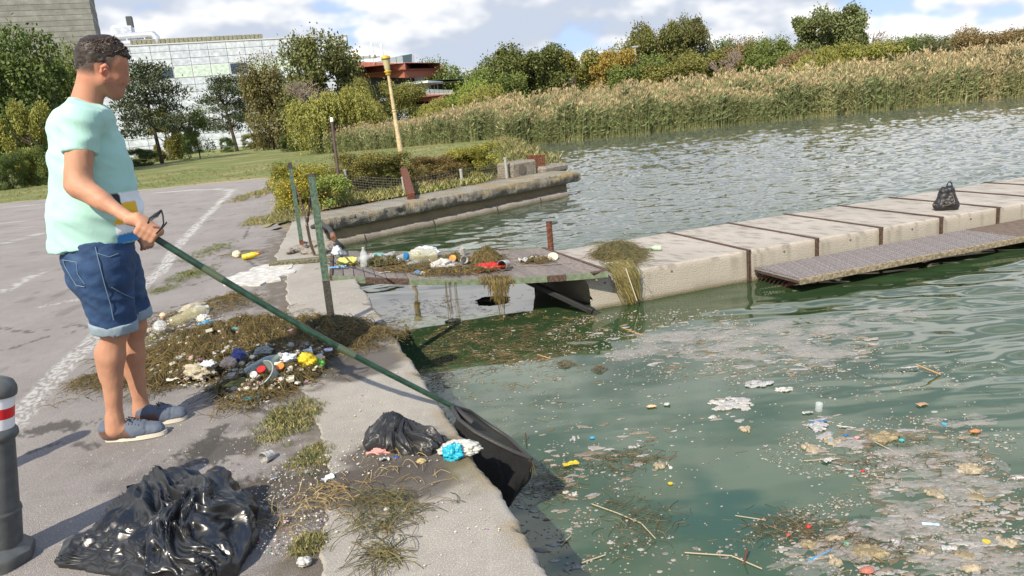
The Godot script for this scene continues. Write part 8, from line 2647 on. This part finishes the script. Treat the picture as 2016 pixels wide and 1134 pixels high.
	var spots := [[Vector4(1.519, -4.586, 0.095, 0.068), 0, "white foam patch at the upper edge of the clear green water"], [Vector4(1.239, -4.309, 0.176, 0.099), 2, "long white foam raft in the middle of the lake"], [Vector4(1.636, -4.462, 0.064, 0.049), 2, "small white foam raft right of the long one"], [Vector4(1.276, -4.409, 0.047, 0.040), 0, "little foam dot above the long foam raft"], [Vector4(1.103, -4.153, 0.039, 0.043), 2, "roundish cream foam patch under the long raft"], [Vector4(1.220, -3.949, 0.037, 0.046), 1, "lone beige foam patch in the clear green water"], [Vector4(0.674, -3.612, 0.050, 0.039), 1, "grey-beige foam patch right of the yellow wrapper"], [Vector4(0.185, -3.402, 0.049, 0.045), 2, "cream foam patch below the net tip"], [Vector4(0.588, -3.865, 0.043, 0.031), 0, "grey foam patch at the head of the weed streak"], [Vector4(0.271, -4.052, 0.034, 0.041), 0, "pale foam patch left of the blue floating cap"],
		[Vector4(1.474, -3.635, 0.048, 0.067), 1, "brownish foam pad under the blue and white sheet"], [Vector4(1.608, -3.698, 0.059, 0.052), 1, "brownish foam pad between blue scraps"], [Vector4(1.873, -3.689, 0.091, 0.063), 3, "flat olive foam pad in the rubbish belt"], [Vector4(1.610, -3.898, 0.061, 0.076), 0, "white foam under the blue-edged sheet"], [Vector4(2.078, -3.277, 0.068, 0.051), 1, "beige foam pad at the right of the rubbish belt"], [Vector4(1.961, -3.031, 0.060, 0.053), 3, "knobbly brown foam pad near the right edge"], [Vector4(1.812, -3.097, 0.045, 0.047), 1, "small brown foam pad left of the knobbly one"], [Vector4(1.241, -2.827, 0.051, 0.025), 1, "beige foam pad with an orange speck"], [Vector4(1.110, -2.793, 0.047, 0.021), 3, "grey-brown foam pad above the blue straw"], [Vector4(1.173, -2.673, 0.038, 0.036), 1, "brown foam lump right of the blue straw"], [Vector4(1.318, -2.702, 0.075, 0.053), 3, "mixed weed and foam pad near the bottom edge"], [Vector4(1.661, -2.626, 0.043, 0.044), 3, "lumpy olive foam pad below the yellow ring"], [Vector4(1.857, -2.682, 0.036, 0.043), 1, "tan foam pad right of the yellow ring"], [Vector4(1.631, -2.546, 0.049, 0.039), 1, "tan foam pad at the bottom right corner"], [Vector4(1.451, -2.753, 0.027, 0.031), 0, "pale round foam pad above the bottom edge"], [Vector4(2.234, -3.167, 0.033, 0.040), 2, "pale foam pad cut by the right edge"], [Vector4(1.524, -2.667, 0.048, 0.023), 1, "long beige foam pad left of the olive one"], [Vector4(0.722, -3.590, 0.022, 0.022), 2, "tiny foam dot beside the grey-beige patch"]]
	for k in spots.size():
		var e: Vector4 = spots[k][0]
		var b := Buf.new()
		var pad: bool = spots[k][1] % 2 == 1
		for j in (7 if e.z < 0.06 else 22):
			var a := rng.randf() * TAU
			var q := pow(rng.randf(), 0.6) * 0.85 if j else 0.0
			var sz := rr(0.12, 0.42) * (1.1 - 0.6 * q) if not pad or j else 0.62
			foam_island(b, Vector3(cos(a) * e.z * q, 0.0004 * j, sin(a) * e.w * q), e.z * sz, e.w * sz * rr(0.8, 1.4), 50.0 + k * 2.7 + j * 1.9, tones[spots[k][1]] * rr(0.75, 1.2), (0.004 if not pad else 0.010) * rr(0.6, 1.3), rr(-0.5, 0.5))
		var o := obj("foam_patch", b, fm)
		o.position = Vector3(e.x, y + 0.002, e.y)
		tag(o, spots[k][2], "foam patch", "foam patches on the lake")
	# weed afloat
	var sm: Material = mats.weed_fibre
	var brown := [Color(0.085, 0.06, 0.025), Color(0.06, 0.045, 0.02), Color(0.11, 0.08, 0.035), Color(0.20, 0.145, 0.07)]
	for q in [["raft of brown weed beside the net tip", [[Vector4(0.090, -3.553, 0.127, 0.244), 0.006]], 320, 0.10], ["streak of brown weed running through the clear green water", [[Vector4(0.509, -3.725, 0.233, 0.129), 0.004]], 300, 0.09], ["brown weed tangle in the lower middle of the lake", [[Vector4(0.468, -3.134, 0.167, 0.239), 0.006]], 210, 0.14], ["weed mat along the band below the gangway", [[Vector4(-0.078, -5.955, 0.680, 0.531), 0.005]], 2600, 0.08], ["dark weed mat at the quay foot before the net", [[Vector4(-0.654, -5.357, 0.138, 0.505), 0.01]], 900, 0.07], ["weed around the foam pads at the bottom edge", [[Vector4(1.324, -2.756, 0.209, 0.138), 0.005]], 420, 0.10], ["weed ribbon left of the rubbish belt's lower end", [[Vector4(1.100, -2.932, 0.183, 0.115), 0.004]], 320, 0.09], ["thin weed in the belt by the brown foam pads", [[Vector4(1.906, -3.451, 0.377, 0.257), 0.004]], 420, 0.09], ["small brown weed knot below the net handle", [[Vector4(0.334, -5.343, 0.059, 0.079), 0.02]], 220, 0.04], ["small weed knot right of the first", [[Vector4(0.565, -5.161, 0.049, 0.064), 0.02]], 180, 0.04], ["dark weed sheet on the harbour basin water", [[Vector4(0.010, -11.312, 0.870, 0.945), 0.004]], 500, 0.12], ["floating weed under the gangway", [[Vector4(-0.795, -7.089, 0.637, 0.877), 0.003]], 420, 0.13]]:
		stuff("floating_weed", q[0], "weed", weed_strands(q[1], [int(q[2] * 0.75)], y - 0.003, q[3], 0.0011, brown, Vector3.ZERO, 0.15), sm)
	# single floating things
	var f := func(px: Vector3) -> Vector3: return px + Vector3.UP * 0.002
	scrap("yellow_wrapper", f.call(Vector3(0.221, -0.5, -3.72)), 0.035, 0.085, mats.yellow_plastic, "yellow wrapper floating right of the net", "wrapper", 0.3, 0.012)
	disc("blue_bottle_closure", f.call(Vector3(0.373, -0.5, -4.028)), 0.013, mat("azure", Color(0.02, 0.33, 0.62), 0.4), "azure bottle cap floating above the yellow wrapper", "bottle cap")
	disc("yellow_bottle_closure", f.call(Vector3(0.683, -0.5, -3.417)), 0.012, mats.yellow_plastic, "small yellow cap alone in the green water", "bottle cap")
	lump("orange_peel", f.call(Vector3(0.786, -0.5, -4.392)), Vector3(0.028, 0.007, 0.015), 0.35, mat("peel", Color(0.62, 0.40, 0.24), 0.6), "orange and white peel floating in the upper middle", "peel", 71)
	lump("white_bit", f.call(Vector3(0.883, -0.5, -4.4)), Vector3(0.02, 0.008, 0.014), 0.3, mats.white_plastic, "white bit just right of the orange peel", "foam bit", 72)
	disc("teal_bottle_closure", f.call(Vector3(2.242, -0.5, -3.775)), 0.013, mats.azure, "azure cap at the upper right of the rubbish belt", "bottle cap")
	disc("turquoise_bottle_closure", f.call(Vector3(1.939, -0.5, -3.636)), 0.013, mat("turquoise", Color(0.03, 0.42, 0.42), 0.4), "turquoise cap in the rubbish belt", "bottle cap")
	scrap("blue_edged_sheet", f.call(Vector3(1.634, -0.5, -3.942)), 0.03, 0.085, mats.blue_bright, "blue-edged sheet at the head of the rubbish belt", "sheet", 0.1, 0.008)
	scrap("blue_scrap", f.call(Vector3(1.701, -0.5, -3.748)), 0.02, 0.035, mats.blue_bright, "blue scrap right of the blue-edged sheet", "scrap", 0.5, 0.008)
	scrap("blue_bit", f.call(Vector3(1.603, -0.5, -3.706)), 0.015, 0.03, mats.sky_blue_bag, "pale blue bit on a brownish foam pad", "scrap", 1.0, 0.008)
	lump("pink_bit", f.call(Vector3(1.739, -0.5, -3.707)), Vector3(0.014, 0.007, 0.011), 0.3, mats.pink_cloth, "pinkish bit in the rubbish belt", "foam bit", 73)
	lump("red_bit", f.call(Vector3(1.602, -0.5, -3.35)), Vector3(0.009, 0.006, 0.007), 0.3, mats.red_plastic, "red bit under the thin stick", "bit", 74)
	lump("red_bit", f.call(Vector3(1.166, -0.5, -2.921)), Vector3(0.011, 0.007, 0.009), 0.3, mats.red_plastic, "red bit above the blue straw", "bit", 75)
	lump("red_lump", f.call(Vector3(1.061, -0.5, -2.875)), Vector3(0.009, 0.006, 0.008), 0.3, mat("dull_red", Color(0.34, 0.06, 0.05), 0.6), "dull red bit left of the blue straw", "bit", 76)
	lump("orange_leaf", f.call(Vector3(2.33, -0.5, -3.647)), Vector3(0.026, 0.008, 0.017), 0.4, mat("leaf_orange", Color(0.42, 0.18, 0.08), 0.7), "curled orange-brown leaf in the upper right", "leaf", 77)
	scrap("brown_leaf", f.call(Vector3(2.269, -0.5, -4.045)), 0.035, 0.06, mat("leaf_brown", Color(0.36, 0.22, 0.14), 0.7), "flat pinkish-brown leaf floating alone at the right", "leaf", 0.2, 0.008)
	disc("green_bottle_closure", f.call(Vector3(1.259, -0.5, -2.778)), 0.014, mat("mint_cap", Color(0.10, 0.40, 0.24), 0.4), "green cap near the blue straw", "bottle cap")
	disc("yellow_ring", f.call(Vector3(1.791, -0.5, -2.701)), 0.015, mats.yellow_plastic, "yellow cap at the lower right", "bottle cap")
	scrap("white_strip", f.call(Vector3(2.505, -0.5, -4.625)), 0.018, 0.115, mats.white_plastic, "white plastic strip floating near the tilted stick", "strip", -0.05, 0.004)
	scrap("white_strip", f.call(Vector3(1.742, -0.5, -3.853)), 0.012, 0.085, mats.dirty_white, "dirty white strip above the blue scraps", "strip", -0.55, 0.004)
	scrap("white_petal", f.call(Vector3(1.628, -0.5, -4.084)), 0.02, 0.06, mats.white_plastic, "white oval scrap below the upright bottle", "scrap", 0.0, 0.006)
	scrap("white_shred", f.call(Vector3(1.494, -0.5, -3.494)), 0.03, 0.06, mats.white_plastic, "white shred at the end of a pale stick", "shred", 0.4, 0.008)
	scrap("pale_blue_strip", f.call(Vector3(1.652, -0.5, -2.853)), 0.016, 0.065, mat("ice_blue", Color(0.42, 0.60, 0.68), 0.4), "pale blue strip in the lower right foam", "strip", -0.3, 0.006)
	scrap("clear_strip", f.call(Vector3(1.627, -0.5, -2.678)), 0.03, 0.055, mats.white_plastic, "white oval wrapper left of the yellow cap", "wrapper", -0.3, 0.008)
	lump("red_tub_cover", f.call(Vector3(1.253, -0.5, -2.581)), Vector3(0.026, 0.012, 0.018), 0.25, mat("rusty_lid", Color(0.35, 0.13, 0.10), 0.6), "rusty red lid at the bottom edge", "plastic lid", 78)
	# the bottle that floats upright, its green bottom under water
	var o := bottle(0.10, 0.021, mats.clear_plastic, mat("tan_cap", Color(0.45, 0.42, 0.34), 0.6), "clear bottle floating upright with its neck down")
	o.transform = Transform3D(Basis.from_euler(Vector3(PI, 0, 0.08)), Vector3(1.707, -0.5, -4.11) + Vector3.UP * 0.05)
	# sticks and straws
	var wood: Material = mats.pale_stick
	for q in [["tilted_stick", "pale stick rising slantwise from the water at the right", [Vector3(2.62, -0.5, -4.474), Vector3(2.62, -0.5, -4.474) + Vector3(-0.14, 0.07, -0.03)], 0.008, mat("tan_stick", Color(0.36, 0.22, 0.10), 0.8)], ["blue_straw", "blue drinking straw near the bottom edge", [Vector3(1.072, -0.497, -2.689), Vector3(1.202, -0.497, -2.753)], 0.005, mat("straw_blue", Color(0.01, 0.27, 0.56), 0.35)], ["long_stem", "long pale reed stem lying above the bottom edge", [Vector3(0.609, -0.496, -2.824), Vector3(0.788, -0.496, -2.771), Vector3(0.877, -0.496, -2.664)], 0.004, wood], ["dark_stick", "dark stick standing out of the water near the bottom edge", [Vector3(0.822, -0.5, -2.714), Vector3(0.822, -0.5, -2.714) + Vector3(0.02, 0.06, -0.02)], 0.006, mats.rust_dark], ["thin_stick", "thin pale stick in the rubbish belt", [Vector3(1.803, -0.496, -3.645), Vector3(1.857, -0.496, -3.465)], 0.004, wood], ["pale_reed", "pale stem pointing at the white shred", [Vector3(1.38, -0.496, -3.516), Vector3(1.549, -0.496, -3.503)], 0.003, wood], ["reed_piece", "tan reed piece under the handle of the net in the upper water", [Vector3(0.146, -0.496, -5.631), Vector3(0.24, -0.496, -5.502)], 0.006, mats.tan_stick], ["reed_piece", "tan reed piece floating by the pontoon corner", [Vector3(0.884, -0.496, -6.133), Vector3(1.013, -0.496, -5.865)], 0.006, mats.tan_stick], ["pale_twig", "pale forked twig in the weed tangle of the lower middle", [Vector3(0.279, -0.495, -3.29), Vector3(0.384, -0.495, -3.186), Vector3(0.475, -0.495, -3.08), Vector3(0.512, -0.495, -2.948)], 0.004, wood], ["pale_twig", "short pale twig at the lower left of the tangle", [Vector3(0.178, -0.495, -2.82), Vector3(0.284, -0.495, -2.862)], 0.004, wood], ["pale_twig", "thin pale twig left of the tangle", [Vector3(0.103, -0.495, -2.963), Vector3(0.155, -0.495, -3.035)], 0.003, wood], ["reed_piece", "straw-coloured reed near the right edge below the brown pad", [Vector3(1.961, -0.495, -3.105), Vector3(1.991, -0.495, -3.025)], 0.004, wood], ["pale_twig", "light twig right of the clear water near the bottom", [Vector3(0.896, -0.495, -3.068), Vector3(1.012, -0.495, -3.007)], 0.003, wood], ["net_drip_stick", "dark stump of a stick standing by the net hoop", [Vector3(-0.003, -0.5, -4.079), Vector3(-0.003, -0.5, -4.079) + Vector3(0.0, 0.05, 0.0)], 0.006, mats.rust_dark]]:
		var b := Buf.new()
		b.tube(PackedVector3Array(q[2]), q[3] * 0.7, 6)
		tag(obj(q[0], b, q[4]), q[1], "stick" if q[0] != "blue_straw" else "straw")
	# black float under the gangway
	var bl := obj("black_float", crumple(81, Vector3(0.16, 0.03, 0.05), 0.25, 18), mats.black_rubber)
	bl.position = Vector3(-0.208, -0.5, -7.525) + Vector3.DOWN * 0.01
	tag(bl, "black half-sunk float under the hanging weed", "float")
	bl = obj("black_bit", crumple(82, Vector3(0.07, 0.02, 0.03), 0.3, 14), mats.black_rubber)
	bl.position = Vector3(-0.572, -0.5, -6.862) + Vector3.DOWN * 0.008
	tag(bl, "small black scrap floating under the thin weed wisps", "scrap")
